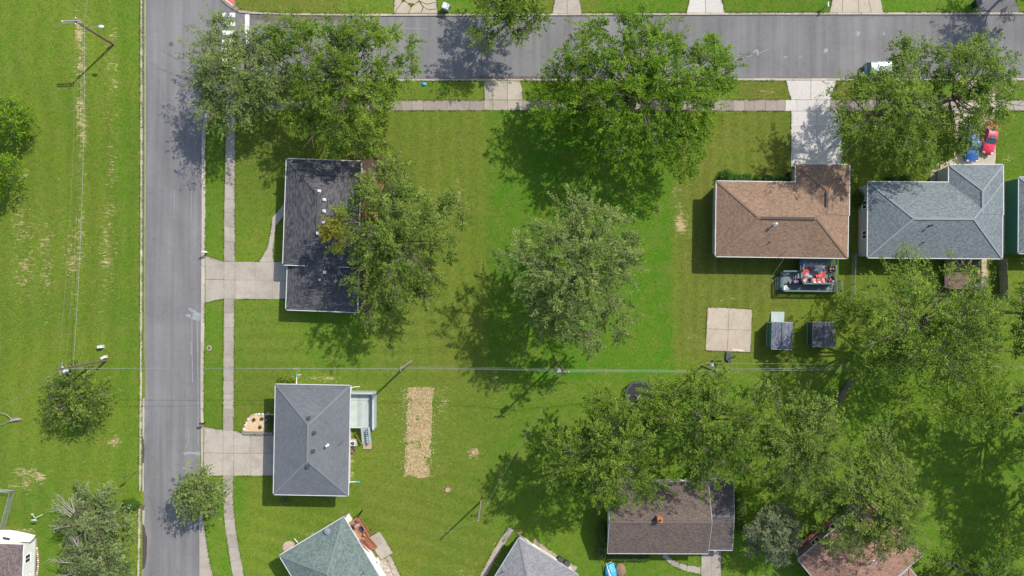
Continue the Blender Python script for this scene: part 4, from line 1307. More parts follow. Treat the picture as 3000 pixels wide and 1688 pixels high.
# --- green-sided house at the edge
h9 = house("house", "house with dark green siding and pale roof edge beyond the side fence", (3080, 630))
b9 = Block(h9, [(2985.5, 520), (3260, 522), (3258, 744), (2984.5, 742)], 3.2, 0.36, M['shingle_sea'], M['siding_green'], M['gutter_grey'], over=0.12, windows=False)

# --- white house in the lower corner
h10 = house("house", "white cottage with plum-brown roof in the lower corner beside the fence", (-30, 1660))
b10 = Block(h10, [(-220, 1585), (75, 1597), (55, 1760), (-240, 1750)], 3.3, 0.34, M['shingle_plum'], M['siding_white'], M['white'], over=0.35)
m = MB().prism([W(-160, 1560), W(22, 1556), W(60, 1562), W(88, 1570), W(92, 1575), W(84, 1592), W(-160, 1592)], -0.05, 2.2)
m.build("porch_block", M['siding_cream'], h10)
MB().prism([W(-160, 1558, 2.3), W(25, 1553, 2.3), W(62, 1559, 2.3), W(104, 1569, 2.3), W(80, 1592, 2.9), W(-160, 1590, 2.9)], 2.2, 2.34).build("porch_roof", M['white'], h10)
p = W(19, 1578, 2.36)
MB().box((p.x, p.y, 2.39), (1.0, 0.3, 0.08), -0.2).build("skylight", M['glass'], h10)

# ------------------------------------------------------------------ sheds, fences, yard things
def shed(label, nw, ne, se, sw, ze, roofm, wallm, pitch=0.22):
    t = thing("garden_shed", label, "shed", tuple(W((nw[0] + se[0]) / 2, (nw[1] + se[1]) / 2)))
    bb = Block(t, [nw, ne, se, sw], ze, pitch, roofm, wallm, M['gutter_grey'], axis='y', ends=('gable', 'gable'), over=0.12, windows=False, gut=False, caps=True)
    return t, bb
s1, sb1 = shed("green garden shed with grey roof and pale entry ramp", (2262, 944), (2322.8, 945), (2320, 1025), (2259, 1022), 2.3, M['shed_roof'], M['siding_green'])
MB().add([W(2259, 913, 0.05), W(2298, 914, 0.05), W(2297, 944, 0.35), W(2259, 944, 0.35), W(2259, 913, 0), W(2298, 914, 0), W(2297, 944, 0), W(2259, 944, 0)],
         [(0, 3, 2, 1), (4, 5, 6, 7), (0, 1, 5, 4), (1, 2, 6, 5), (2, 3, 7, 6), (3, 0, 4, 7)]).build("ramp", M['ramp'], s1)
s2, sb2 = shed("dark green garden shed with brownish roof partly under the big tree", (2381.5, 944), (2450, 944), (2448, 1016), (2381, 1015), 2.3, M['shed_roof_dark'], M['siding_darkgreen'])
for bb, st in ((sb1, s1), (sb2, s2)):
    bb.door(0.0, 1, w=1.2, h=1.7, z=0.2, mat=M['white'])

def chain_fence(label, pts, h=1.25):
    t = thing("chain_link_fence", label, "fence", tuple(W(*pts[0])))
    for a, bq in zip(pts, pts[1:]):
        p0, p1 = W(*a), W(*bq)
        L_ = (p1 - p0).length
        k = max(1, int(round(L_ / 2.6)))
        for i in range(k + 1):
            q = p0.lerp(p1, i / k)
            MB().lathe((q.x, q.y, 0), [(0.035, 0), (0.035, h + 0.05), (0.01, h + 0.1)], 7).build("post", M['galv'], t)
        MB().tube([(p0.x, p0.y, h), (p1.x, p1.y, h)], 0.028, 6).build("top_rail", M['galv'], t)
        m = MB()
        n = int(L_ / 0.16)
        d = (p1 - p0) / max(1, n)
        nz = int(h / 0.16)
        for i in range(n + 1):                        # woven diagonals
            for sgn in (1, -1):
                e = i + sgn * nz
                f = 1.0
                if e > n:
                    f = (n - i) / nz
                elif e < 0:
                    f = i / nz
                if f <= 0.02:
                    continue
                a0 = p0 + d * i
                a1 = p0 + d * (i + sgn * nz * f)
                m.tube([(a0.x, a0.y, 0.03), (a1.x, a1.y, 0.03 + (h - 0.06) * f)], 0.009, 3, False)
        m.build("mesh", M['chain'], t)
    return t
chain_fence("chain link fence with corner post by the white cottage in the lower corner", [(-40, 1428), (46, 1437), (14, 1554)])
chain_fence("chain link fence between the brown-roofed and blue-grey-roofed houses", [(2534, 741), (2496, 743), (2493, 834), (2490, 905)])

def plank_fence(label, a, bq, h, mat, board=0.16):
    t = thing("wooden_fence", label, "fence", tuple(W(*a)))
    p0, p1 = W(*a), W(*bq)
    L_ = (p1 - p0).length
    n = int(L_ / board)
    ang = math.atan2((p1 - p0).y, (p1 - p0).x)
    rr = random.Random(int(a[0]))
    for i in range(n):
        q = p0.lerp(p1, (i + 0.5) / n)
        hh = h + rr.uniform(-0.03, 0.03)
        MB().box((q.x, q.y, hh / 2), (board - 0.012, 0.03, hh), ang).build("board", mat, t)
    for z in (0.3, h - 0.25):
        nn = Vector((-math.sin(ang), math.cos(ang), 0)) * 0.04
        MB().bar((p0.x + nn.x, p0.y + nn.y, z), (p1.x + nn.x, p1.y + nn.y, z), 0.045, 0.09).build("rail", mat, t)
    for i in range(int(L_ / 2.4) + 1):
        q = p0.lerp(p1, min(1.0, i * 2.4 / L_))
        nn = Vector((-math.sin(ang), math.cos(ang), 0)) * 0.11
        MB().box((q.x + nn.x, q.y + nn.y, h / 2), (0.1, 0.1, h), ang).build("post", mat, t)
    return t
plank_fence("weathered plank fence between the tall trees of the lower yards", (2448, 1176), (2485, 1112), 1.7, M['fence_wood'])
plank_fence("tall brown plank fence running down from the blue-grey-roofed house", (2926, 760), (2931, 880), 1.7, M['fence_wood'])

# deck of the brown-roofed house
dk = thing("deck", "two-level slate green deck with railings behind the brown-roofed house", "deck", tuple(W(2370, 810)))
Z1, Z2 = 1.2, 0.55
def board_floor(par, x0, x1, y0, y1, z, mat, n, along='x'):
    e = np.linspace(y0, y1, n + 1) if along == 'x' else np.linspace(x0, x1, n + 1)
    for i in range(n):
        if along == 'x':
            q = [(x0, e[i] + 0.15), (x1, e[i] + 0.15), (x1, e[i + 1] - 0.15), (x0, e[i + 1] - 0.15)]
        else:
            q = [(e[i] + 0.15, y0), (e[i + 1] - 0.15, y0), (e[i + 1] - 0.15, y1), (e[i] + 0.15, y1)]
        MB().prism([W(*p, z) for p in q], z - 0.05, z).build("floor_board", mat, par)
board_floor(dk, 2346, 2440, 756, 830, Z1, M['deck_teal_floor'], 24)
board_floor(dk, 2286, 2345.5, 796, 853, Z2, M['deck_teal_floor'], 18)
board_floor(dk, 2346, 2446, 831, 853, Z2, M['deck_teal_floor'], 30, 'y')
railing(dk, [(2346.5, 757), (2346.5, 793)], Z1, M['deck_teal'], cap=0.18)
railing(dk, [(2345, 824), (2345, 831), (2440, 831), (2442, 757)], Z1, M['deck_teal'], cap=0.2)
railing(dk, [(2288, 795), (2344, 795)], Z2, M['deck_teal'], cap=0.2)
railing(dk, [(2287, 812), (2287, 852), (2455, 854), (2456, 824)], Z2, M['deck_teal'], cap=0.2)
for i in range(4):
    z = Z1 - 0.16 * (i + 0.6)
    p0, p1 = W(2339 - 6.5 * i, 797, z), W(2339 - 6.5 * i, 816, z)
    MB().bar((p0.x, p0.y, z), (p1.x, p1.y, z), 0.26, 0.05).build("tread", M['deck_teal_floor'], dk)
for i in range(3):
    z = Z2 - 0.16 * (i + 0.6)
    p0, p1 = W(2284 - 5 * i, 812, z), W(2284 - 5 * i, 850, z)
    MB().bar((p0.x, p0.y, z), (p1.x, p1.y, z), 0.26, 0.05).build("tread", M['deck_teal'], dk)
m = MB()
wall_strip(m, (2287, 853), (2446, 854), 0.0, Z2 - 0.06, 0.05)
m.build("skirt", M['deck_teal'], dk)

def sofa(px, py, z, w, d, rot, label, seatm, cush, name="patio_sofa", cat="sofa"):
    c = W(px, py, z)
    t = thing(name, label, cat, (c.x, c.y, z), rot=rot)
    MB().box((0, 0, 0.16), (w, d, 0.26)).build("base", M['charcoal'], t, local=True)
    MB().box((0, -d / 2 + 0.1, 0.5), (w, 0.18, 0.45)).build("backrest", M['charcoal'], t, local=True)
    for s in (-1, 1):
        MB().box((s * (w / 2 - 0.07), 0.04, 0.42), (0.14, d - 0.1, 0.3)).build("armrest", M['charcoal'], t, local=True)
    n = max(1, int(round((w - 0.3) / 0.62)))
    cw = (w - 0.32) / n
    for i in range(n):
        x = -w / 2 + 0.16 + cw * (i + 0.5)
        MB().blob((x, 0.1, 0.37), (cw * 0.52, d * 0.38, 0.12), 10, 5, 0.05, i).build("seat_cushion", seatm[i % len(seatm)], t, local=True, smooth=True)
        MB().blob((x, -d / 2 + 0.26, 0.6), (cw * 0.47, 0.14, 0.22), 10, 5, 0.06, i + 7).build("back_cushion", cush[i % len(cush)], t, local=True, smooth=True)
    return t
sofa(2394, 824, Z1, 2.35, 0.9, 0.0, "long patio sofa with cream and red cushions along the deck rail", [M['coral'], M['red'], M['coral']], [M['cream'], M['cream'], M['coral']])
sofa(2353, 823, Z1, 0.9, 0.85, -0.9, "coral patio armchair with white pillow at the stair end of the deck sofa", [M['coral']], [M['cream']], "patio_armchair", "armchair")
sofa(2433, 822, Z1, 0.95, 0.85, 0.6, "red patio armchair with white pillow in the deck corner", [M['red']], [M['cream']], "patio_armchair", "armchair")
sofa(2433, 789, Z1, 0.75, 0.7, 1.57, "small coral patio chair against the slatted deck rail", [M['coral']], [M['coral']], "patio_armchair", "armchair")
sofa(2345, 785, Z1, 0.8, 0.7, -1.57, "coral patio chair beside the blue bin near the house", [M['coral']], [M['red']], "patio_armchair", "armchair")
rug = MB().prism([W(2352, 770, Z1), W(2419, 770, Z1), W(2418, 812, Z1), W(2352, 812, Z1)], Z1 + 0.004, Z1 + 0.016)
def mat_rug():
    m = NT("patterned_rug")
    v = m.n("ShaderNodeTexVoronoi")
    m.l(m.pos(), v.inputs["Vector"])
    v.inputs["Scale"].default_value = 1.3
    n = m.noise(m.pos(), 2.2, 3, 0.6)
    c = m.mix(m.ramp(n, [(0.42, 0.0), (0.5, 1.0)]), (0.13, 0.14, 0.2, 1), (0.42, 0.38, 0.42, 1))
    s = m.n("ShaderNodeSeparateColor")
    m.l(v.outputs["Color"], s.inputs[0])
    c = m.mix(m.ramp(s.outputs[0], [(0.68, 0.0), (0.7, 1.0)]), c, (0.45, 0.07, 0.06, 1))
    return m.done(c, 0.95)
tag(rug.build("patio_rug", mat_rug()), "patterned grey and red rug on the upper slate green deck", "rug")
c = W(2396, 787, Z1)
t = thing("patio_umbrella", "grey patio umbrella collapsed over the deck table", "umbrella", tuple(c))
m = MB()
rr = random.Random(3)
ring = []
for k in range(12):
    an = k * math.pi / 6
    r = (1.0 if k % 2 else 0.62) * rr.uniform(0.85, 1.1)
    ring.append((c.x + r * math.cos(an), c.y + r * math.sin(an) * 0.8, c.z + 0.75 + rr.uniform(-0.12, 0.1)))
top = (c.x + 0.1, c.y + 0.1, c.z + 1.25)
m.add(ring + [top], [(i, (i + 1) % 12, 12) for i in range(12)])
m.build("canopy", M['slate'], t)
MB().lathe(tuple(c), [(0.25, 0), (0.25, 0.06), (0.03, 0.08), (0.03, 1.35)], 10).build("pole", M['charcoal'], t)
c = W(2395, 806, Z1)
t = thing("patio_table", "low red-topped patio table in front of the deck sofa", "table", tuple(c))
MB().box((c.x, c.y, c.z + 0.42), (0.85, 0.55, 0.05), 0.1).build("tabletop", M['red'], t)
for sx in (-1, 1):
    for sy in (-1, 1):
        MB().box((c.x + sx * 0.36, c.y + sy * 0.22, c.z + 0.21), (0.05, 0.05, 0.4)).build("leg", M['charcoal'], t)
c = W(2347, 771, Z1)
t = thing("storage_bin", "blue lidded bin on the slate green deck beside the house", "bin", tuple(c))
MB().prism([(c.x - .3, c.y - .24), (c.x + .3, c.y - .24), (c.x + .3, c.y + .24), (c.x - .3, c.y + .24)], c.z, c.z + 0.5, 0.03).build("body", M['blue'], t)
MB().prism([(c.x - .33, c.y - .27), (c.x + .33, c.y - .27), (c.x + .33, c.y + .27), (c.x - .33, c.y + .27)], c.z + 0.5, c.z + 0.58, 0.03).build("lid", M['blue'], t)
c = W(2323, 826, Z2)
t = thing("grill", "dark covered grill with orange lid panel on the lower green deck", "grill", tuple(c))
MB().blob((c.x, c.y, c.z + 0.85), (0.55, 0.32, 0.3), 12, 6, 0.04, 2).build("hood", M['navy'], t, smooth=True)
MB().box((c.x, c.y, c.z + 0.35), (0.9, 0.5, 0.6)).build("cabinet", M['charcoal'], t)
MB().box((c.x - 0.65, c.y, c.z + 0.75), (0.34, 0.45, 0.05)).build("side_shelf", M['slate'], t)
MB().box((c.x - 0.16, c.y + 0.02, c.z + 1.16), (0.24, 0.3, 0.04)).build("lid_panel", M['orange'], t)

def plastic_chair(px, py, z, rot, label, mat):
    c = W(px, py, z)
    t = thing("plastic_chair", label, "chair", (c.x, c.y, z), rot=rot)
    MB().box((0, 0, 0.42), (0.5, 0.48, 0.05)).build("seat", mat, t, local=True)
    m = MB()
    for k in range(4):
        x = -0.2 + 0.133 * k
        m.bar((x, -0.24, 0.44), (x, -0.33, 0.86), 0.07, 0.025)
    m.bar((-0.25, -0.34, 0.88), (0.25, -0.34, 0.88), 0.05, 0.07)
    m.build("backrest", mat, t, local=True)
    for s in (-1, 1):
        MB().bar((s * 0.27, -0.26, 0.64), (s * 0.27, 0.2, 0.62), 0.06, 0.03).build("armrest", mat, t, local=True)
        for y in (-0.2, 0.2):
            MB().bar((s * 0.24, y, 0.0), (s * 0.25, y, 0.62 if y > 0 else 0.64), 0.05, 0.05).build("leg", mat, t, local=True)
    return t
plastic_chair(2296, 842, Z2, 0.5, "white plastic chair on the lower green deck corner", M['white'])
plastic_chair(2294, 801, Z2, 2.6, "grey plastic chair at the top corner of the lower green deck", M['slate'])

# brown deck of the blue-grey house
dk = thing("deck", "cluttered brown deck behind the blue-grey-roofed house", "deck", tuple(W(2820, 800)))
board_floor(dk, 2767, 2856, 757, 846, 0.75, M['deck_brown'], 26)
railing(dk, [(2767, 757), (2767, 845), (2866, 847)], 0.75, M['deck_brown'])
m = MB()
for i in range(20):
    p0, p1 = W(2864, 792 + 2.6 * i, 1.4), W(2872, 792 + 2.6 * i, 1.4)
    m.bar(p0, p1, 0.06, 0.05)
m.build("slat_bench", M['boards_tan'], dk)
board = structure("boardwalk")
e = np.linspace(757, 843, 7)
for i in range(6):
    MB().prism([W(2874, e[i] + .3), W(2893, e[i] + .3), W(2893, e[i + 1] - .3), W(2874, e[i + 1] - .3)], 0.02, 0.12).build("plank", M['boards_tan'], board)
plastic_chair(2858, 777, 0.75, 0.3, "grey garden chair at the upper end of the brown deck", M['slate'])
plastic_chair(2857, 835, 0.75, 1.2, "white garden chair at the lower end of the brown deck", M['white'])
c = W(2857, 802, 0.75)
t = thing("round_stool", "small round dark red stool on the brown deck", "stool", tuple(c))
MB().lathe(tuple(c), [(0.2, 0.38), (0.24, 0.42), (0.22, 0.47), (0.05, 0.48)], 16).build("seat", M['tail_red'], t, smooth=True)
for k in range(4):
    a = k * math.pi / 2 + 0.5
    MB().bar((c.x + 0.2 * math.cos(a), c.y + 0.2 * math.sin(a), c.z), (c.x + 0.12 * math.cos(a), c.y + 0.12 * math.sin(a), c.z + 0.4), 0.03, 0.03).build("leg", M['charcoal'], t)
c = W(2875, 844)
t = thing("bucket", "white square bucket at the corner of the brown deck", "bucket", tuple(c))
MB().prism([(c.x - .2, c.y - .2), (c.x + .2, c.y - .2), (c.x + .2, c.y + .2), (c.x - .2, c.y + .2)], 0.12, 0.5).build("body", M['white'], t)
MB().prism([(c.x - .15, c.y - .15), (c.x + .15, c.y - .15), (c.x + .15, c.y + .15), (c.x - .15, c.y + .15)], 0.49, 0.505).build("water", M['navy'], t)

# furniture on the small red deck
c = W(1049, 1535, 2.2)
t = thing("grill", "grey barrel grill with red lid on the small red deck", "grill", tuple(c), rot=0.5)
MB().blob((0, 0, 0.85), (0.5, 0.34, 0.3), 12, 6, 0.03, 4).build("barrel", M['slate'], t, local=True, smooth=True)
MB().box((0, 0, 1.12), (0.5, 0.3, 0.1)).build("lid", M['orange'], t, local=True)
for sx in (-1, 1):
    for sy in (-1, 1):
        MB().bar((sx * 0.4, sy * 0.25, 0), (sx * 0.3, sy * 0.18, 0.7), 0.05, 0.05).build("leg", M['charcoal'], t, local=True)
c = W(1073, 1561, 2.2)
t = thing("patio_table", "small table with orange tiled top on the small red deck", "table", tuple(c), rot=0.95)
MB().box((0, 0, 0.6), (0.55, 0.5, 0.05)).build("tabletop", M['orange'], t, local=True)
for sx in (-1, 1):
    for sy in (-1, 1):
        MB().box((sx * 0.22, sy * 0.2, 0.3), (0.05, 0.05, 0.58)).build("leg", M['charcoal'], t, local=True)
plastic_chair(1062, 1546, 2.2, 0.9, "dark chair beside the orange-topped table on the red deck", M['charcoal'])
plastic_chair(1034, 1541, 2.2, 2.4, "dark chair beside the barrel grill on the red deck", M['charcoal'])

def ac_unit(px, py, rot, label, mat):
    c = W(px, py)
    t = thing("air_conditioner", label, "air conditioner", (c.x, c.y, 0.05), rot=rot)
    MB().box((0, 0, 0.0), (1.0, 1.0, 0.1)).build("pad", M['conc_walk'], t, local=True)
    MB().prism([(-.38, -.38), (.38, -.38), (.38, .38), (-.38, .38)], 0.05, 0.78, 0.05).build("case", mat, t, local=True)
    MB().lathe((0, 0, 0.775), [(0.3, 0), (0.3, 0.01), (0.08, 0.012)], 20).build("fan_well", M['black'], t, local=True)
    m = MB()
    for k in range(5):
        a = k * 2 * math.pi / 5
        m.bar((0.06 * math.cos(a), 0.06 * math.sin(a), 0.795), (0.27 * math.cos(a), 0.27 * math.sin(a), 0.795), 0.1, 0.012)
    m.build("fan", M['charcoal'], t, local=True)
    m = MB()
    for k in range(4):
        r = 0.08 + 0.07 * k
        pts = [(r * math.cos(i * math.pi / 10), r * math.sin(i * math.pi / 10), 0.815) for i in range(21)]
        m.tube(pts, 0.006, 4, False)
    m.build("grille", M['galv'], t, local=True)
    return t
ac_unit(1037, 1296, 0.0, "square air conditioner unit beside the deck stair of the grey-roofed house", M['white_metal'])
ac_unit(1104, 1643, 0.55, "white air conditioner unit beside the concrete patio of the green-roofed house", M['white'])
c = W(1035, 1318)
t = thing("fire_pot", "weathered round pot standing against the grey-roofed house", "pot", tuple(c))
MB().lathe((c.x, c.y, 0), [(0.28, 0), (0.4, 0.25), (0.42, 0.45), (0.34, 0.45), (0.3, 0.2)], 16).build("bowl", M['rust'], t, smooth=True)

def bin_(px, py, rot, label):
    c = W(px, py)
    t = thing("wheeled_bin", label, "bin", (c.x, c.y, 0.04), rot=rot)
    t.scale = (1.2, 1.2, 1.1)
    MB().add([(-.27, -.3, .08), (.27, -.3, .08), (.27, .3, .08), (-.27, .3, .08), (-.34, -.38, 1.0), (.34, -.38, 1.0), (.34, .38, 1.0), (-.34, .38, 1.0)],
             [(3, 2, 1, 0), (0, 1, 5, 4), (1, 2, 6, 5), (2, 3, 7, 6), (3, 0, 4, 7), (4, 5, 6, 7)]).build("body", M['black'], t, local=True)
    MB().prism([(-.36, -.4), (.36, -.4), (.36, .42), (-.36, .42)], 1.0, 1.09, 0.04).build("lid", M['charcoal'], t, local=True)
    MB().bar((-.3, -.46, 0.98), (.3, -.46, 0.98), 0.05, 0.05).build("handle", M['blue'], t, local=True)
    for s in (-1, 1):
        MB().tube([(s * 0.25, -0.33, 0.1), (s * 0.32, -0.33, 0.1)], 0.1, 12).build("wheel", M['rubber'], t, local=True)
    return t
bin_(1638, 1635, -0.56, "black wheeled bin by the slate-roofed house, the upper one of the pair")
bin_(1657, 1646, -0.56, "black wheeled bin by the slate-roofed house, the lower one with pale sticker")
p = W(1655, 1651)
bin_(1308, 27, 1.2, "pale lidded bin on the far verge beside the cracked drive")
for o in bpy.data.objects:
    if o.parent and o.parent.get("label", "").startswith("pale lidded bin") and o.name.split('.')[0] in ("body", "lid"):
        o.data.materials[0] = M['white_metal']
bin_(2852, 15, 0.3, "black wheeled bin on the far verge beside the dark drive")

# trampoline with a chair on it
c = W(1871, 1155)
t = thing("trampoline", "round black trampoline half hidden under the trees", "trampoline", tuple(c))
m = MB()
pts = [(c.x + 2.1 * math.cos(i * math.pi / 16), c.y + 2.1 * math.sin(i * math.pi / 16), 0.85) for i in range(33)]
m.tube(pts, 0.05, 6, False)
m.build("frame", M['charcoal'], t)
MB().lathe((c.x, c.y, 0.8), [(1.75, 0.0), (1.75, 0.012), (0.9, -0.03), (0.1, -0.06)], 32).build("mat", M['black'], t)
m = MB()
for k in range(48):
    a = k * math.pi / 24
    m.bar((c.x + 1.74 * math.cos(a), c.y + 1.74 * math.sin(a), 0.81), (c.x + 2.07 * math.cos(a), c.y + 2.07 * math.sin(a), 0.85), 0.02, 0.02)
m.build("springs", M['galv'], t)
m = MB()
for k in range(32):
    a0, a1 = k * math.pi / 16, (k + 1) * math.pi / 16
    m.add([(c.x + r * math.cos(a), c.y + r * math.sin(a), 0.88) for r, a in ((1.85, a0), (2.12, a0), (2.12, a1), (1.85, a1))], [(0, 1, 2, 3)])
m.build("edge_pad", M['charcoal'], t)
for k in range(6):
    a = k * math.pi / 3
    MB().lathe((c.x + 2.1 * math.cos(a), c.y + 2.1 * math.sin(a), 0), [(0.03, 0), (0.03, 0.85)], 7).build("leg", M['galv'], t)
plastic_chair(1872, 1164, 0.8, 2.2, "white plastic chair standing on the black trampoline", M['white'])

# basketball hoop
c = W(2136, 1049)
t = thing("basketball_hoop", "portable basketball hoop with white backboard at the edge of the court slab", "basketball hoop", tuple(c))
MB().prism([W(2126, 1031), W(2142, 1033), W(2143, 1058), (W(2132, 1062)), W(2124, 1052)], 0, 0.28, 0.06).build("base_tank", M['charcoal'], t)
pt = W(2150, 1039, 2.9)
MB().tube([(c.x, c.y, 0.25), (c.x + 0.25, c.y + 0.2, 1.5), tuple(pt)], 0.055, 8).build("pole", M['black'], t)
bbp = W(2159.5, 1025.5, 3.1)
MB().box((bbp.x, bbp.y, 3.15), (1.55, 0.06, 1.0), -0.07).build("backboard", M['white'], t)
MB().bar(tuple(pt), (bbp.x, bbp.y - 0.05, 3.1), 0.06, 0.06).bar((pt.x + .12, pt.y, 2.7), (bbp.x + .12, bbp.y - 0.05, 2.85), 0.05, 0.05).build("bracket", M['galv'], t)
rc = W(2155.6, 1016, 2.75)
MB().tube([(rc.x + 0.235 * math.cos(i * math.pi / 10), rc.y + 0.235 * math.sin(i * math.pi / 10), 2.8) for i in range(21)], 0.02, 6, False).bar((rc.x, rc.y - 0.23, 2.8), (rc.x, bbp.y, 2.8), 0.12, 0.04).build("rim", M['orange'], t)
m = MB()
for k in range(12):
    a = k * math.pi / 6
    m.tube([(rc.x + 0.23 * math.cos(a), rc.y + 0.23 * math.sin(a), 2.79), (rc.x + 0.15 * math.cos(a + 0.3), rc.y + 0.15 * math.sin(a + 0.3), 2.4)], 0.006, 3, False)
m.build("net", M['cream'], t)

# flower bed by the grey-roofed house
bed = thing("flower_bed", "gravel flower bed with pale edging stones in front of the grey-roofed house", "flower bed", tuple(W(755, 1240)))
bp = [(711, 1264), (712, 1257), (716, 1248), (720, 1240), (726, 1227), (734, 1218), (743.5, 1213), (761, 1214), (777, 1213), (803, 1213), (803, 1265)]
MB().prism([W(*p) for p in bp], -0.05, 0.06).build("gravel_bed", M['gravel'], bed)
MB().prism([W(776, 1216), W(803, 1216), W(803, 1264), W(776, 1264)], 0.03, 0.075).build("mulch_strip", M['mulch'], bed)
for i, (x, y, r, mm) in enumerate(((715.5, 1258, .24, 'stone_white'), (718.5, 1251, .16, 'stone_pink'), (719, 1245, .17, 'stone_white'), (722.5, 1239, .17, 'stone_white'), (726, 1234, .13, 'stone_grey'),
                                  (727.5, 1227.5, .18, 'stone_white'), (732, 1222, .14, 'stone_pink'), (737, 1218, .16, 'stone_pink'), (743, 1215, .18, 'stone_pink'), (751, 1213.5, .17, 'stone_white'),
                                  (759, 1214, .25, 'stone_white'), (764, 1214.5, .2, 'stone_grey'), (770, 1213.5, .19, 'stone_white'), (786, 1212.5, .3, 'stone_grey'))):
    p = W(x, y)
    MB().blob((p.x, p.y, 0.06), (r, r * 0.85, r * 0.6), 8, 5, 0.18, i).build("edging_stone", M[mm], bed, smooth=True)
for x0, x1 in ((711, 745), (745.5, 772), (772.5, 800)):
    MB().prism([W(x0, 1266), W(x1, 1266), W(x1, 1270.5), W(x0, 1270.5)], 0, 0.3, 0.015).build("timber", M['timber'], bed)
    MB().prism([W(x0 + 2, 1271), W(x1 - 1, 1271), W(x1 - 1, 1275), W(x0 + 2, 1275)], 0, 0.16, 0.015).build("timber", M['timber'], bed)
p = W(783, 1230)
tag(MB().lathe((p.x, p.y, 0.07), [(0.08, 0), (0.04, 0.05), (0.16, 0.3), (0.1, 0.42), (0.02, 0.46)], 14).build("gazing_ball", M['skyblue'], smooth=True), "small pale blue garden globe in the gravel flower bed", "garden globe")
# loose pebbles so that the bed reads as gravel
def scatter_pebbles(name, poly, n, s, mat, z, parent, seed):
    r = np.random.default_rng(seed)
    xs_ = [p[0] for p in poly]; ys_ = [p[1] for p in poly]
    x = r.uniform(min(xs_), max(xs_), n * 3); y = r.uniform(min(ys_), max(ys_), n * 3)
    k = in_poly(x, y, poly)
    x, y = x[k][:n], y[k][:n]
    m = MB()
    for a, bq in zip(x, y):
        p = W(a, bq)
        q = s * r.uniform(0.5, 1.3)
        an = r.uniform(0, 6.28)
        c4 = [(p.x + q * math.cos(an + i * 1.57), p.y + q * 0.7 * math.sin(an + i * 1.57), z) for i in range(4)]
        m.add(c4 + [(p.x, p.y, z + q * 0.6)], [(0, 1, 4), (1, 2, 4), (2, 3, 4), (3, 0, 4)])
    o = m.build(name, mat, parent)
    o["kind"] = "stuff"
    return o
scatter_pebbles("pebbles", [(713, 1263), (722, 1242), (735, 1220), (775, 1216), (775, 1263)], 900, 0.075, M['gravel'], 0.06, bed, 3)
scatter_pebbles("pebbles", [(713, 1263), (722, 1242), (735, 1220), (775, 1216), (775, 1263)], 200, 0.075, M['stone_white'], 0.06, bed, 4)

gb = thing("gravel_bed", "stony gravel bed between the green-roofed house and the edging strip", "gravel bed", tuple(W(1125, 1665)))
gp = [(1104, 1646), (1131, 1636), (1166, 1700), (1122, 1700), (1108, 1672)]
MB().prism([W(*p) for p in gp], -0.05, 0.03).build("bed", M['gravel_grey'], gb)
scatter_pebbles("pebbles", gp, 500, 0.09, M['gravel_grey'], 0.03, gb, 5)
scatter_pebbles("pebbles", gp, 160, 0.09, M['stone_white'], 0.03, gb, 6)
rb = thing("mulch_bed", "round bed of reddish mulch at the corner of the green-roofed house", "mulch bed", tuple(W(847, 1604)))
p = W(847, 1604)
MB().lathe((p.x, p.y, -0.05), [(0.95, 0), (0.95, 0.08), (0.6, 0.13), (0.05, 0.15)], 22).build("mound", M['brick_paver'], rb)
mb1 = thing("mulch_bed", "dark mulch bed curving round the corner of the black-roofed house", "mulch bed", tuple(W(1110, 480)))
mp = [(990, 475), (1010, 460), (1040, 452), (1080, 451), (1110, 455), (1140, 468), (1165, 490), (1177, 512), (1180, 545), (1178, 590), (1170, 630), (1060, 640), (1062, 470), (1030, 470)]
MB().prism([W(*p) for p in wobble(mp, 1.5, 14, 3)], -0.05, 0.05).build("mulch", M['mulch'], mb1)
scatter_pebbles("wood_chips", mp, 1500, 0.11, M['mulch'], 0.045, mb1, 9)
mb2 = thing("soil_strip", "bare soil strip beside the garage of the black-roofed house", "soil bed", tuple(W(1070, 880)))
MB().prism([W(*p) for p in wobble([(1052, 790), (1076, 800), (1078, 850), (1080, 918), (1048, 918)], 1.2, 14, 4)], -0.05, 0.03).build("soil", M['mulch'], mb2)
dk = thing("deck", "red stained deck mostly under the tree by the black-roofed house", "deck", tuple(W(1100, 590)))
board_floor(dk, 1060, 1140, 512, 640, 0.5, M['deck_red'], 26, 'y')
railing(dk, [(1140, 640), (1140, 512), (1064, 510)], 0.5, M['deck_red'])
p0, p1 = W(1068, 506, 1.4), W(1130, 509, 1.4)
tag(MB().bar(p0, p1, 0.12, 0.12).bar((p0.x, p0.y, 0), p0, 0.08, 0.08).bar((p1.x, p1.y, 0), p1, 0.08, 0.08).build("swing_frame", M['white']), "white metal frame rail at the top of the red deck under the tree", "frame")
c = W(1123, 600, 0.5)
t = thing("plastic_tub", "blue plastic tub on the red deck under the tree", "tub", tuple(c))
MB().lathe(tuple(c), [(0.3, 0), (0.42, 0.35), (0.45, 0.36), (0.38, 0.34), (0.28, 0.04)], 18).build("tub", M['skyblue'], t, smooth=True)
c = W(1243, 247.5)
t = thing("plastic_pool", "small blue plastic basin left on the verge by the street", "basin", tuple(c))
MB().blob((c.x, c.y, 0.12), (0.36, 0.26, 0.16), 12, 6, 0.08, 8).build("shell", M['skyblue'], t, smooth=True)
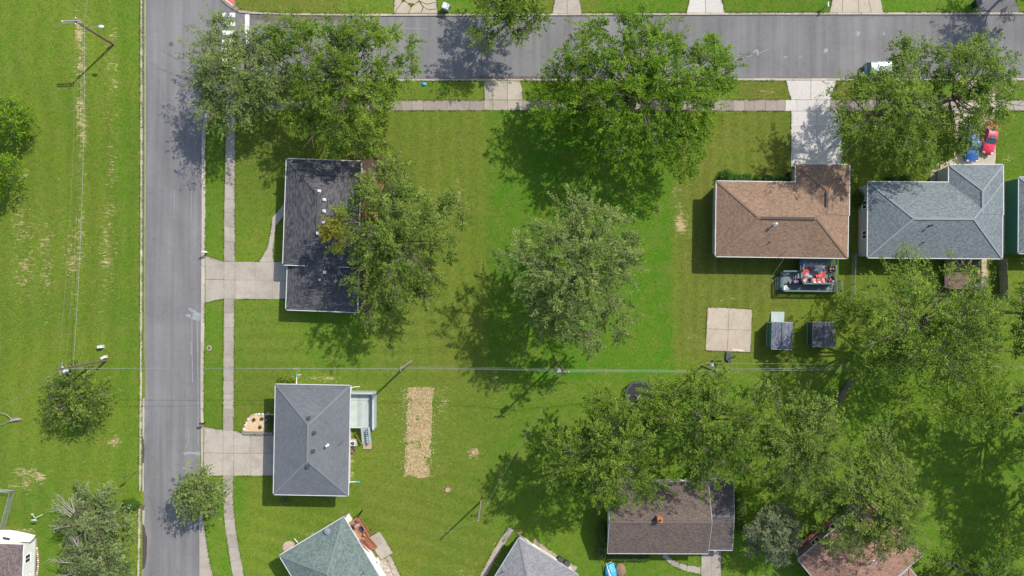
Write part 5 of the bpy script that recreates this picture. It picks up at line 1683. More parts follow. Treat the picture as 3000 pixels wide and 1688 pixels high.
# tarp-covered mound
c = W(1806, 1676)
t = thing("tarp_pile", "bright blue tarp with white pipes over a sandy mound", "tarp", tuple(c))
p = W(1817, 1670)
MB().blob((p.x, p.y, 0.05), (0.85, 1.1, 0.5), 16, 7, 0.08, 5).build("mound", M['soil'], t, smooth=True)
q = [W(1774, 1660), W(1780, 1652), W(1796, 1646), W(1803, 1668), W(1808, 1700), W(1772, 1700)]
mm = MB()
rr = random.Random(8)
top = [Vector((p_.x, p_.y, 0.35 + rr.uniform(-0.1, 0.25))) for p_ in q]
cen = W(1790, 1675); cen.z = 0.85
mm.add([tuple(p_) for p_ in q] + [tuple(p_) for p_ in top] + [tuple(cen)], [(i, (i + 1) % 6, 6 + (i + 1) % 6, 6 + i) for i in range(6)] + [(6 + i, 6 + (i + 1) % 6, 12) for i in range(6)])
mm.build("tarp", M['skyblue'], t)
MB().tube([W(1792, 1646, 0.7), W(1777, 1653, 0.75), W(1783, 1676, 0.95), W(1797, 1700, 0.9)], 0.06, 8).build("pipe", M['white'], t)
MB().tube([W(1784, 1668, 0.95), W(1785, 1700, 0.9)], 0.05, 8).build("pipe", M['white'], t)

# stumps
def stump(px, py, label, r):
    c = W(px, py)
    t = thing("tree_stump", label, "stump", tuple(c))
    rr = random.Random(int(px))
    m = MB()
    n = 14
    rad = [r * rr.uniform(0.8, 1.15) for _ in range(n)]
    vs_ = []
    for z, k in ((0.0, 1.3), (0.1, 1.05), (0.16, 1.0)):
        for i in range(n):
            a = 2 * math.pi * i / n
            vs_.append((c.x + rad[i] * k * math.cos(a), c.y + rad[i] * k * math.sin(a), z))
    m.add(vs_, [(j * n + i, j * n + (i + 1) % n, (j + 1) * n + (i + 1) % n, (j + 1) * n + i) for j in range(2) for i in range(n)])
    m.build("bark", M['bark'], t)
    MB().add([(c.x + rad[i] * 0.98 * math.cos(2 * math.pi * i / n), c.y + rad[i] * 0.98 * math.sin(2 * math.pi * i / n), 0.162) for i in range(n)], [tuple(range(n))]).build("cut_face", M['sawdust'], t)
stump(1387, 1325, "tree stump ringed with pale chips beside the straw strip", 0.34)
stump(1312, 1435, "low tree stump in the lawn above the small utility pole", 0.36)
stump(335, 1293, "old tree stump in the open field near the west kerb", 0.26)
# log on the field
c = W(47, 1230)
t = thing("fallen_log", "short grey log with a dead branch lying on the open field", "log", tuple(c))
MB().tube([W(32, 1233, 0.2), W(47, 1229, 0.22), W(61, 1228, 0.2)], [0.2, 0.24, 0.2], 9).build("log", M['bark_pale'], t)
MB().tube([W(36, 1231, 0.3), W(20, 1215, 0.5), W(-6, 1206, 0.6)], [0.07, 0.05, 0.02], 6).tube([W(37, 1230, 0.3), W(38, 1212, 0.6)], [0.04, 0.015], 5).tube([W(34, 1233, 0.25), W(12, 1242, 0.3), W(-8, 1246, 0.3)], [0.06, 0.04, 0.02], 5).build("branch", M['bark_pale'], t)
# lawn ornament
c = W(124, 1508)
t = thing("garden_whirligig", "pale blue-grey wind vane on a white post in the lower lawn", "wind vane", tuple(c))
MB().lathe((c.x, c.y, 0), [(0.05, 0), (0.04, 1.5)], 8).build("post", M['white'], t)
MB().blob((c.x - 0.2, c.y - 0.3, 1.5), (0.5, 0.14, 0.08), 12, 5, 0.02, 3).build("body", M['gutter_grey'], t, smooth=True)
MB().bar((c.x, c.y, 1.5), (c.x - 0.4, c.y + 0.55, 1.5), 0.06, 0.05).build("arm", M['white_metal'], t)
MB().box((c.x - 0.42, c.y + 0.58, 1.5), (0.3, 0.12, 0.12), 0.3).build("tail", M['white_metal'], t)
# utility pedestals
def pedestal(px, py, rot, label):
    c = W(px, py)
    t = thing("utility_pedestal", label, "utility box", (c.x, c.y, 0), rot=rot)
    MB().box((0, 0, 0.05), (0.75, 0.5, 0.14)).build("plinth", M['conc_walk'], t, local=True)
    MB().prism([(-.34, -.19), (.34, -.19), (.34, .19), (-.34, .19)], 0.12, 0.75, 0.05).build("cabinet", M['white_metal'], t, local=True)
    MB().box((0, -0.196, 0.42), (0.5, 0.02, 0.5)).build("door", M['gutter_grey'], t, local=True)
pedestal(299, 1015.5, 0.1, "pale utility box standing free in the field above the pole")
pedestal(309, 1047, 0.45, "pale utility box tilted against the foot of the field pole")
# mailboxes
def mailbox(px, py, rot, label, mat, postm):
    c = W(px, py)
    t = thing("mailbox", label, "mailbox", (c.x, c.y, 0), rot=rot)
    MB().box((0, 0, 0.52), (0.1, 0.1, 1.05)).build("post", postm, t, local=True)
    MB().bar((-0.25, 0, 1.0), (0.35, 0, 1.0), 0.1, 0.06).build("arm", postm, t, local=True)
    m = MB()
    prof = [(-0.12, 1.04), (0.12, 1.04), (0.12, 1.2)] + [(0.12 * math.cos(a), 1.2 + 0.12 * math.sin(a)) for a in (0.5, 1.05, 1.57, 2.1, 2.64)] + [(-0.12, 1.2)]
    n = len(prof)
    m.add([(-0.3, y, z) for y, z in prof] + [(0.35, y, z) for y, z in prof], [tuple(range(n)), tuple(range(2 * n - 1, n - 1, -1))] + [(i, n + i, n + (i + 1) % n, (i + 1) % n) for i in range(n)])
    m.build("box", mat, t, local=True)
    MB().box((0.36, 0, 1.17), (0.02, 0.22, 0.22)).build("door", mat, t, local=True)
    MB().box((0.1, 0.135, 1.3), (0.18, 0.02, 0.06)).build("flag", M['tail_red'], t, local=True)
mailbox(609, 739.5, math.pi, "white mailbox on a post at the kerb above the black-roofed house drive", M['white'], M['white'])
mailbox(602, 1237, math.pi, "black mailbox on a post at the kerb above the grey-roofed house drive", M['black'], M['black'])
mailbox(2415, 22, -math.pi / 2, "pale mailbox on the far verge beside the tan drive", M['white_metal'], M['timber'])
mailbox(2468, 240, math.pi / 2, "grey mailbox on the near verge beside the bright white drive", M['slate'], M['timber'])
# street signs
c = W(400, 1382)
t = thing("street_sign", "small street sign seen edge-on on a thin post beside the west kerb", "sign", tuple(c))
MB().lathe((c.x, c.y, 0), [(0.035, 0), (0.03, 3.2)], 8).build("post", M['charcoal'], t)
MB().box((c.x - 0.03, c.y - 0.03, 2.85), (0.62, 0.035, 0.75), 0.3).build("panel", M['charcoal'], t)
c = W(701, 7)
t = thing("stop_sign", "red octagonal sign on a thin post at the street corner", "sign", tuple(c))
MB().lathe((c.x, c.y, 0), [(0.035, 0), (0.03, 2.9)], 8).build("post", M['galv'], t)
oc = [(0.4 * math.cos(math.pi / 8 + k * math.pi / 4), 0.4 * math.sin(math.pi / 8 + k * math.pi / 4)) for k in range(8)]
m = MB()
m.add([(c.x + 0.05, c.y + x, 2.55 + z) for x, z in oc] + [(c.x + 0.075, c.y + x, 2.55 + z) for x, z in oc], [tuple(range(8)), tuple(range(15, 7, -1))] + [(i, (i + 1) % 8, 8 + (i + 1) % 8, 8 + i) for i in range(8)])
m.build("panel", M['tactile'], t)

# ------------------------------------------------------------------ utility poles and wires
def pole(base, top, label, r0=0.17, mat=None):
    """stands plumb at its base; the survey gives base and top"""
    bx, by = base
    k = ((top[0] - 1500) * (bx - 1500) + (top[1] - 844) * (by - 844)) / ((bx - 1500) ** 2 + (by - 844) ** 2)
    h = CAM_H * (1 - 1 / k)
    c = W(bx, by)
    t = thing("utility_pole", label, "utility pole", tuple(c))
    MB().tube([(c.x, c.y, -0.2), (c.x, c.y, h * 0.5), (c.x, c.y, h)], [r0, r0 * 0.85, r0 * 0.66], 10).build("shaft", mat or M['pole_wood'], t)
    return t, c, h
def insulator(t, p):
    MB().lathe(p, [(0.05, 0), (0.09, 0.05), (0.05, 0.09), (0.09, 0.14), (0.04, 0.2)], 9).build("insulator", M['white_metal'], t)
def crossarm(t, c, z, dx, dy, half, off=(0, 0), mat=None):
    a = (c.x + off[0] - dx * half, c.y + off[1] - dy * half, z)
    bq = (c.x + off[0] + dx * half, c.y + off[1] + dy * half, z)
    MB().bar(a, bq, 0.12, 0.14).build("crossarm", mat or M['pole_grey'], t)
    return Vector(a), Vector(bq)
P1, c1, H1 = pole((333, 131), (222, 60.5), "brown utility pole with double crossarm and street lamp on the open field")
for oy in (-0.16, 0.16):
    crossarm(P1, c1, H1 - 0.25, 1, 0.03, 1.3, (-0.75, oy), M['galv'] if oy > 0 else M['pole_grey'])
for p in ((c1.x - 0.0, c1.y + 0.45, H1 - 0.1), (c1.x, c1.y - 0.35, H1 - 0.1), (c1.x - 1.8, c1.y, H1 - 0.15)):
    insulator(P1, p)
MB().tube([(c1.x, c1.y, H1 - 2.6), (c1.x + 0.8, c1.y + 0.1, H1 - 2.3), (c1.x + 1.7, c1.y + 0.12, H1 - 2.2)], 0.04, 7).build("lamp_arm", M['galv'], P1)
MB().blob((c1.x + 2.1, c1.y + 0.12, H1 - 2.2), (0.42, 0.24, 0.12), 12, 6, 0.02, 1).build("lamp_head", M['white_metal'], P1, smooth=True)
MB().box((c1.x - 0.05, c1.y + 0.2, 0.9), (0.4, 0.03, 0.6), 0.2).build("notice_plate", M['stone_pink'], P1)
P2, c2, H2 = pole((312, 1056), (172, 1081), "tall utility pole rising from the field tree toward the crossing wires")
for dx, dy, z in ((0.3, 0.2, H2 - 0.4), (-0.2, -0.4, H2 - 0.7), (0.1, -0.5, H2 - 0.9)):
    insulator(P2, (c2.x + dx, c2.y + dy, z))
MB().lathe((c2.x - 0.1, c2.y - 0.45, H2 - 1.9), [(0.2, 0), (0.22, 0.05), (0.22, 0.75), (0.1, 0.85)], 12).build("transformer", M['gutter_grey'], P2)
crossarm(P2, c2, H2 - 0.5, 0.2, 1, 0.9)
P3, c3, H3 = pole((1205, 1058), (1174, 1080.5), "plain brown utility pole above the straw strip", mat=M['pole_grey'])
crossarm(P3, c3, H3 - 0.3, 0.1, 1, 0.4)
P4, c4, H4 = pole((1633, 1061), (1649, 1091), "brown utility pole with blue-grey transformer near the centre maple")
MB().lathe((c4.x - 0.5, c4.y - 0.1, H4 - 2.4), [(0.3, 0), (0.34, 0.08), (0.34, 0.95), (0.2, 1.08), (0.05, 1.1)], 14).build("transformer", M['slate'], P4, smooth=True)
crossarm(P4, c4, H4 - 0.3, 1, 0.02, 0.75)
for dx in (-0.7, 0.0, 0.7):
    insulator(P4, (c4.x + dx, c4.y, H4 - 0.2))
P5, c5, H5 = pole((2056, 1073), (2099, 1087), "utility pole with long crossarm above the trampoline trees")
ca5, cb5 = crossarm(P5, c5, H5 - 0.3, 0.03, 1, 1.35, (0.05, 0.0))
crossarm(P5, c5, H5 - 1.2, 1, 0.02, 0.8, (-0.2, 1.1))
MB().lathe((c5.x - 0.15, c5.y + 0.75, H5 - 2.0), [(0.24, 0), (0.27, 0.08), (0.27, 0.8), (0.15, 0.92)], 14).build("transformer", M['white_metal'], P5, smooth=True)
for dy in (-1.2, 0.4, 1.2):
    insulator(P5, (c5.x + 0.05, c5.y + dy, H5 - 0.22))
P6, c6p, H6 = pole((1408.7, 1469), (1399.5, 1524), "slim service pole standing alone in the lower lawn", 0.14, M['pole_grey'])
insulator(P6, (c6p.x, c6p.y - 0.1, H6 - 0.3))

def wire(a, bq, label, r=0.022, sag=0.5, mat=None):
    a, bq = Vector(a), Vector(bq)
    pts = []
    n = 14
    for i in range(n + 1):
        t = i / n
        p = a.lerp(bq, t)
        p.z -= sag * 4 * t * (1 - t)
        pts.append(p)
    o = MB().tube(pts, r * 0.62, 5, False).build("overhead_wire", mat or M['wire'], smooth=True)
    tag(o, label, "wire", "overhead wires")
far_up = W(258, -60, 8.0)
wire((c1.x + 0.0, c1.y + 0.4, H1), W(231, -60, H1 + 0.2), "thin wire from the lamp pole crossarm to the upper edge of the picture", 0.012, 0.1, M['wire'])
wire((c1.x + 0.15, c1.y, H1 - 1.6), far_up, "thick pale cable from the lamp pole to the upper edge of the picture", 0.035, 0.2)
wire((c1.x, c1.y - 0.4, H1), (c2.x - 0.2, c2.y + 0.3, H2 - 0.2), "thin top wire between the lamp pole and the field tree pole", 0.012, 0.9)
wire((c1.x + 0.1, c1.y, H1 - 1.0), (c2.x, c2.y + 0.2, H2 - 1.3), "thin middle wire between the lamp pole and the field tree pole", 0.011, 1.0)
wire((c1.x + 0.15, c1.y, H1 - 1.7), (c2.x + 0.1, c2.y + 0.2, H2 - 2.8), "thick pale cable between the lamp pole and the field tree pole", 0.04, 0.7)
wire((c2.x, c2.y, H2 - 0.8), W(-60, 1232, H2 - 2), "pale cable from the field tree pole to the left edge", 0.03, 0.3)
wire((c2.x, c2.y, H2 - 0.4), (c3.x, c3.y, H3 - 0.25), "upper wire over the road from the field pole to the plain brown pole", 0.03, 0.35)
wire((c2.x, c2.y - 0.2, H2 - 2.4), (c3.x, c3.y - 0.15, H3 - 0.9), "lower pale cable over the road from the field pole to the plain brown pole", 0.035, 0.35)
for k, (z, y, r, lb) in enumerate(((0.3, 0.25, 0.016, "top"), (0.9, 0.0, 0.035, "middle pale"), (1.6, -0.2, 0.018, "lower"))):
    wire((c3.x, c3.y + y, H3 - z), (c4.x, c4.y + y, H4 - z - 0.9), lb + " wire between the plain brown pole and the transformer pole", r, 0.3)
for k, (z, y, r, lb) in enumerate(((0.2, 0.3, 0.016, "top"), (1.2, 0.0, 0.035, "middle pale"), (1.9, -0.25, 0.02, "lower"))):
    wire((c4.x, c4.y + y, H4 - z), (c5.x, c5.y + y * 0.6, H5 - 0.2 - z * 0.3), lb + " wire between the transformer pole and the long crossarm pole", r, 0.3)
for k, (z, y, r, lb) in enumerate(((0.2, 1.2, 0.02, "topmost"), (0.9, 0.25, 0.025, "middle"), (1.3, 0.0, 0.042, "thick pale"))):
    wire((c5.x, c5.y + y, H5 - z), W(3080, (1078, 1074, 1082)[k], H5 - z - 0.4), lb + " wire from the long crossarm pole to the right edge", r, 0.5)
wire((c4.x, c4.y - 0.1, H4 - 1.6), (c6p.x, c6p.y, H6 - 0.2), "long service wire from the transformer pole to the slim lawn pole", 0.022, 0.6)
wire((c6p.x, c6p.y, H6 - 0.2), W(1060, 1668, 4.6), "thin service wire from the slim lawn pole to the green-roofed house", 0.012, 0.5)
wire((c3.x, c3.y, H3 - 0.6), W(1040, 905, 3.2), "thin service wire from the plain brown pole to the black-roofed house", 0.012, 0.4)
wire((c5.x, c5.y + 0.6, H5 - 1.6), (p7.x, p7.y - 0.15, p7.z + 1.1), "service wire from the long crossarm pole to the brown-roofed house", 0.02, 0.4)
wire((c3.x, c3.y, H3 - 0.6), W(1004.6, 1290, 5.2), "thin service wire from the plain brown pole to the grey-roofed house", 0.01, 0.4)
wire(W(2086, 900, 2.6), W(2126, 380, 2.8), "thin garden line along the left side of the brown-roofed house", 0.008, 0.15)

# ------------------------------------------------------------------ cars
def car(px, py, rot, label, name, paint, L=4.6, Wd=1.82, H=1.45, kind='sedan', zg=0.04):
    c = W(px, py)
    t = thing(name, label, "van" if kind == 'van' else ("pickup truck" if kind == 'pickup' else "car"), (c.x, c.y, zg), rot=rot)
    hl, hw = L / 2, Wd / 2
    prof = {  # x, top of the lower body
        'sedan': [(-1, .62), (-.96, .86), (-.62, .96), (-.45, .98), (.3, .95), (.45, .93), (.85, .82), (.97, .66), (1, .5)],
        'van': [(-1, .75), (-.98, 1.0), (-.7, 1.08), (-.3, 1.08), (.3, 1.06), (.6, 1.05), (.88, .92), (.98, .74), (1, .55)],
        'pickup': [(-1, .8), (-.98, 1.0), (-.6, 1.02), (-.2, 1.05), (.2, 1.06), (.45, 1.08), (.88, 1.0), (.98, .85), (1, .6)],
    }[kind]
    m = MB()
    ns = 11
    secs = []
    for fx, zt in prof:
        x = fx * hl
        e = abs(fx)
        w = hw * (1 - 0.20 * max(0, (e - 0.72) / 0.28) ** 2.2)
        zb = 0.24 + (0.12 if e > 0.9 else 0)
        r = 0.14
        pts = [(-w * 0.94, zb), (-w, zb + 0.14), (-w, zt - r * 1.6), (-w * 0.965, zt - r * 0.7), (-w * 0.86, zt - 0.03), (0, zt + 0.025), (w * 0.86, zt - 0.03), (w * 0.965, zt - r * 0.7), (w, zt - r * 1.6), (w, zb + 0.14), (w * 0.94, zb)]
        secs.append([(x, y, z) for y, z in pts])
    vs_ = [p for s in secs for p in s]
    fs = [(i * ns + k, i * ns + (k + 1) % ns, (i + 1) * ns + (k + 1) % ns, (i + 1) * ns + k) for i in range(len(secs) - 1) for k in range(ns)]
    fs = [f[::-1] for f in fs]
    fs += [tuple(range(ns)), tuple(range(len(vs_) - 1, len(vs_) - ns - 1, -1))]
    m.add(vs_, fs)
    m.build("body", paint, t, local=True, smooth=True)
    cab = {'sedan': (-.60, -.36, .10, .40, .95), 'van': (-.98, -.80, .36, .66, 1.06), 'pickup': (-.14, -.06, .22, .40, 1.04)}[kind]
    xb0, xr0, xr1, xb1, zbelt = cab
    zbelt -= 0.02
    hb, hr = hw * 0.93, hw * 0.74
    N_ = 6
    def ring(x, hh, z, n=7):
        return [(x * hl, -hh + 2 * hh * i / (n - 1), z - 0.05 * (2 * i / (n - 1) - 1) ** 2) for i in range(n)]
    rows = [ring(xb0, hb, zbelt), ring(xr0, hr, H - 0.03), ring((xr0 * 2 + xr1) / 3, hr, H), ring((xr0 + xr1 * 2) / 3, hr, H), ring(xr1, hr, H - 0.03), ring(xb1, hb, zbelt)]
    # bow the screen bases
    rows[-1] = [(x + 0.06 * (1 - (2 * i / 6 - 1) ** 2), y, z) for i, (x, y, z) in enumerate(rows[-1])]
    m = MB()
    vs_ = [p for r_ in rows for p in r_]
    fs = [(i * 7 + k, (i + 1) * 7 + k, (i + 1) * 7 + k + 1, i * 7 + k + 1) for i in range(5) for k in range(6)]
    m.add(vs_, fs)
    for s in (0, 6):
        q = [rows[0][s], rows[1][s], rows[2][s], rows[3][s], rows[4][s], rows[5][s]]
        m.add(q, [tuple(range(6)) if s == 6 else tuple(range(5, -1, -1))])
    m.build("cabin", paint, t, local=True, smooth=False)
    def pane(name, a, bq, fr, up=0.012):
        mm_ = MB()
        A = [Vector(p) for p in a]; B = [Vector(p) for p in bq]
        g = []
        for f in fr:
            g.append([A[i].lerp(B[i], f) for i in range(len(A))])
        nrm = (A[-1] - A[0]).cross(B[0] - A[0]).normalized()
        mid = (A[3] + B[3]) / 2 if len(A) > 3 else (A[0] + B[0]) / 2
        if nrm.dot(Vector((mid.x, mid.y, mid.z)) - Vector((0, 0, 0.6))) < 0:
            nrm = -nrm
        vv = []
        for row in g:
            n_ = len(row)
            for i in range(n_):
                q = row[i]
                if i == 0:
                    q = row[0].lerp(row[1], 0.35)
                if i == n_ - 1:
                    q = row[-1].lerp(row[-2], 0.35)
                vv.append(q + nrm * up)
        n_ = len(g[0])
        mm_.add(vv, [(k, k + 1, n_ + k + 1, n_ + k) for k in range(n_ - 1)])
        return mm_.build(name, M['car_glass'], t, local=True)
    pane("windscreen", rows[5], rows[4], (0.08, 0.95))
    pane("rear_window", rows[0], rows[1], (0.14, 0.92))
    for s, sg in ((0, -1), (6, 1)):
        bot0, top0 = Vector(rows[0][s]), Vector(rows[1][s])
        bot1, top1 = Vector(rows[5][s]), Vector(rows[4][s])
        nw_ = 3 if kind == 'van' else (2 if kind == 'sedan' else 1)
        for k in range(nw_):
            f0 = k / nw_ + 0.04; f1 = (k + 1) / nw_ - 0.03
            qs = []
            for fx, fz in ((f0, 0.14), (f1, 0.14), (f1, 0.86), (f0, 0.86)):
                bq_ = bot0.lerp(bot1, fx); tq = top0.lerp(top1, fx)
                q = bq_.lerp(tq, fz) + Vector((0, sg * 0.014, 0.006))
                qs.append(tuple(q))
            MB().add(qs, [(0, 1, 2, 3) if sg < 0 else (3, 2, 1, 0)]).build("side_window", M['car_glass'], t, local=True)
    if kind == 'sedan' and 'red' in label:
        MB().box((0.02 * hl, 0, H + 0.012), (0.5, 0.8, 0.012)).build("sunroof", M['car_glass'], t, local=True)
    if kind == 'van':
        for s in (-1, 1):
            MB().bar((-0.8 * hl, s * hr * 0.9, H + 0.03), (0.3 * hl, s * hr * 0.9, H + 0.03), 0.05, 0.05).build("roof_rail", M['charcoal'], t, local=True)
    if kind == 'pickup':
        MB().box((-0.57 * hl, 0, 1.035), (0.74 * hl, Wd * 0.78, 0.02)).build("bed_cover", M['charcoal'], t, local=True)
    for fx in (-0.62, 0.64):
        for s in (-1, 1):
            y = s * (hw - 0.11)
            wh = MB().tube([(fx * hl, y - 0.11, 0.32), (fx * hl, y + 0.11, 0.32)], 0.32, 18).build("wheel", M['rubber'], t, local=True)
            MB().tube([(fx * hl, y + s * 0.06, 0.32), (fx * hl, y + s * 0.116, 0.32)], 0.2, 12).build("rim", M['galv'], wh, local=True)
    for s in (-1, 1):
        MB().blob((hl * 0.945, s * hw * 0.66, 0.72 if kind == 'sedan' else 0.84), (0.16, 0.22, 0.09), 10, 5, 0.0, 1).build("headlight", M['lamp_glass'], t, local=True, smooth=True)
        MB().blob((-hl * 0.97, s * hw * 0.66, 0.8), (0.08, 0.2, 0.09), 8, 5, 0.0, 1).build("tail_light", M['tail_red'], t, local=True, smooth=True)
        MB().blob((xb1 * hl * 0.86, s * (hw + 0.09), zbelt + 0.08), (0.07, 0.12, 0.08), 8, 5, 0.0, 1).build("mirror", paint, t, local=True, smooth=True)
    MB().box((hl * 0.985, 0, 0.42), (0.1, Wd * 0.7, 0.16)).build("front_bumper", M['charcoal'] if kind != 'pickup' else M['white_metal'], t, local=True)
    MB().box((-hl * 0.99, 0, 0.45), (0.08, Wd * 0.72, 0.16)).build("rear_bumper", M['charcoal'], t, local=True)
    return t
car(2890, 407, -math.pi / 2 - 0.16, "red coupe with sunroof parked on the drive of the blue-grey-roofed house", "parked_car", M['car_red'], 4.75, 1.82, 1.4)
car(2838, 424, -math.pi / 2 - 0.05, "blue pickup parked beside the red coupe under the tree", "pickup_truck", M['car_blue'], 5.3, 1.9, 1.75, 'pickup')
car(2577, 206, 0.02, "white and silver minivan parked at the kerb under the tree", "parked_van", M['car_white'], 5.0, 1.95, 1.75, 'van', RZ)
car(815, 118, math.pi, "blue car parked on the street hidden beneath the corner trees", "parked_car", M['car_blue'], 4.7, 1.82, 1.45, zg=RZ)
# motorcycle by the brown-roofed house wall
c = W(2318, 505)
t = thing("motorcycle", "dark motorcycle beside the front wing of the brown-roofed house", "motorcycle", (c.x, c.y, 0), rot=0.35)
for x in (-0.65, 0.65):
    MB().tube([(x, -0.06, 0.3), (x, 0.06, 0.3)], 0.3, 16).build("wheel", M['rubber'], t, local=True)
MB().blob((0.1, 0, 0.75), (0.35, 0.18, 0.16), 10, 6, 0.02, 1).build("tank", M['navy'], t, local=True, smooth=True)
MB().blob((-0.35, 0, 0.72), (0.38, 0.16, 0.08), 10, 5, 0.02, 1).build("seat", M['black'], t, local=True, smooth=True)
MB().tube([(0.4, -0.38, 1.0), (0.5, 0, 0.95), (0.4, 0.38, 1.0)], 0.025, 6).tube([(0.5, 0, 0.95), (0.65, 0, 0.3)], 0.035, 6).build("fork", M['galv'], t, local=True)
MB().box((0, 0, 0.42), (0.6, 0.28, 0.36)).build("engine", M['charcoal'], t, local=True)

# ------------------------------------------------------------------ trees and shrubs
LEAF = {
    'bright': mat_leaf("leaf_bright", (0.034, 0.100, 0.005), (0.215, 0.345, 0.012)),
    'olive': mat_leaf("leaf_olive", (0.038, 0.098, 0.008), (0.248, 0.345, 0.034)),
    'grey': mat_leaf("leaf_grey", (0.043, 0.092, 0.014), (0.285, 0.350, 0.095)),
    'deep': mat_leaf("leaf_deep", (0.030, 0.085, 0.008), (0.150, 0.235, 0.020)),
    'tinged': mat_leaf("leaf_tinged", (0.040, 0.092, 0.010), (0.240, 0.315, 0.050), tip=(0.46, 0.33, 0.012), tipamt=1.0),
    'silver': mat_leaf("leaf_silver", (0.075, 0.125, 0.034), (0.31, 0.36, 0.15)),
    'shrub': mat_leaf("leaf_shrub", (0.025, 0.085, 0.005), (0.105, 0.215, 0.012)),
    'lime': mat_leaf("leaf_lime", (0.08, 0.14, 0.008), (0.27, 0.33, 0.02)),
    'blue': mat_leaf("leaf_blue", (0.09, 0.12, 0.055), (0.26, 0.29, 0.165)),
}

def norm(a):
    return a / np.maximum(1e-9, np.linalg.norm(a, axis=-1, keepdims=True))

def leaf_cloud(r, pos, axis, length, width, m, size, droop=0.30, flat=0.35):
    """pos, axis (N,3), length, width (N): leaves strung along each spray, tapering to its tip"""
    N = len(pos)
    t = r.random((N, m)) ** 0.85
    side = norm(np.cross(axis, np.array([0, 0, 1.0])) + 1e-6)
    up = np.cross(side, axis)
    lat = r.normal(0, 0.42, (N, m)) * (1.05 - 0.72 * t)
    ver = r.normal(0, 0.30, (N, m)) * (1.0 - 0.5 * t)
    P = pos[:, None, :] + axis[:, None, :] * (t * length[:, None])[..., None] + side[:, None, :] * (lat * width[:, None])[..., None] + up[:, None, :] * (ver * width[:, None])[..., None]
    P[..., 2] -= droop * (t ** 2) * length[:, None]
    # leaf frame: long axis near the spray axis, fanned out to the sides, blade roughly level
    la = norm(axis[:, None, :] + side[:, None, :] * (lat * 1.3)[..., None] + r.normal(0, 0.35, (N, m, 3)))
    nn = norm(np.array([0, 0, 1.0]) + r.normal(0, 0.28, (N, 1, 3)) + r.normal(0, flat * 0.75, (N, m, 3)) + axis[:, None, :] * 0.3)
    lb = norm(np.cross(nn, la))
    la = np.cross(lb, nn)
    s = size * r.uniform(0.65, 1.35, (N, m, 1))
    a = la * s; b = lb * s * 0.30
    V = np.stack([P, P + a * 0.5 + b, P + a, P + a * 0.5 - b], 2)
    V[:, :, 1, 2] += 0.02; 
    tipn = t
    return V.reshape(-1, 4, 3), tipn.reshape(-1), P.reshape(-1, 3)

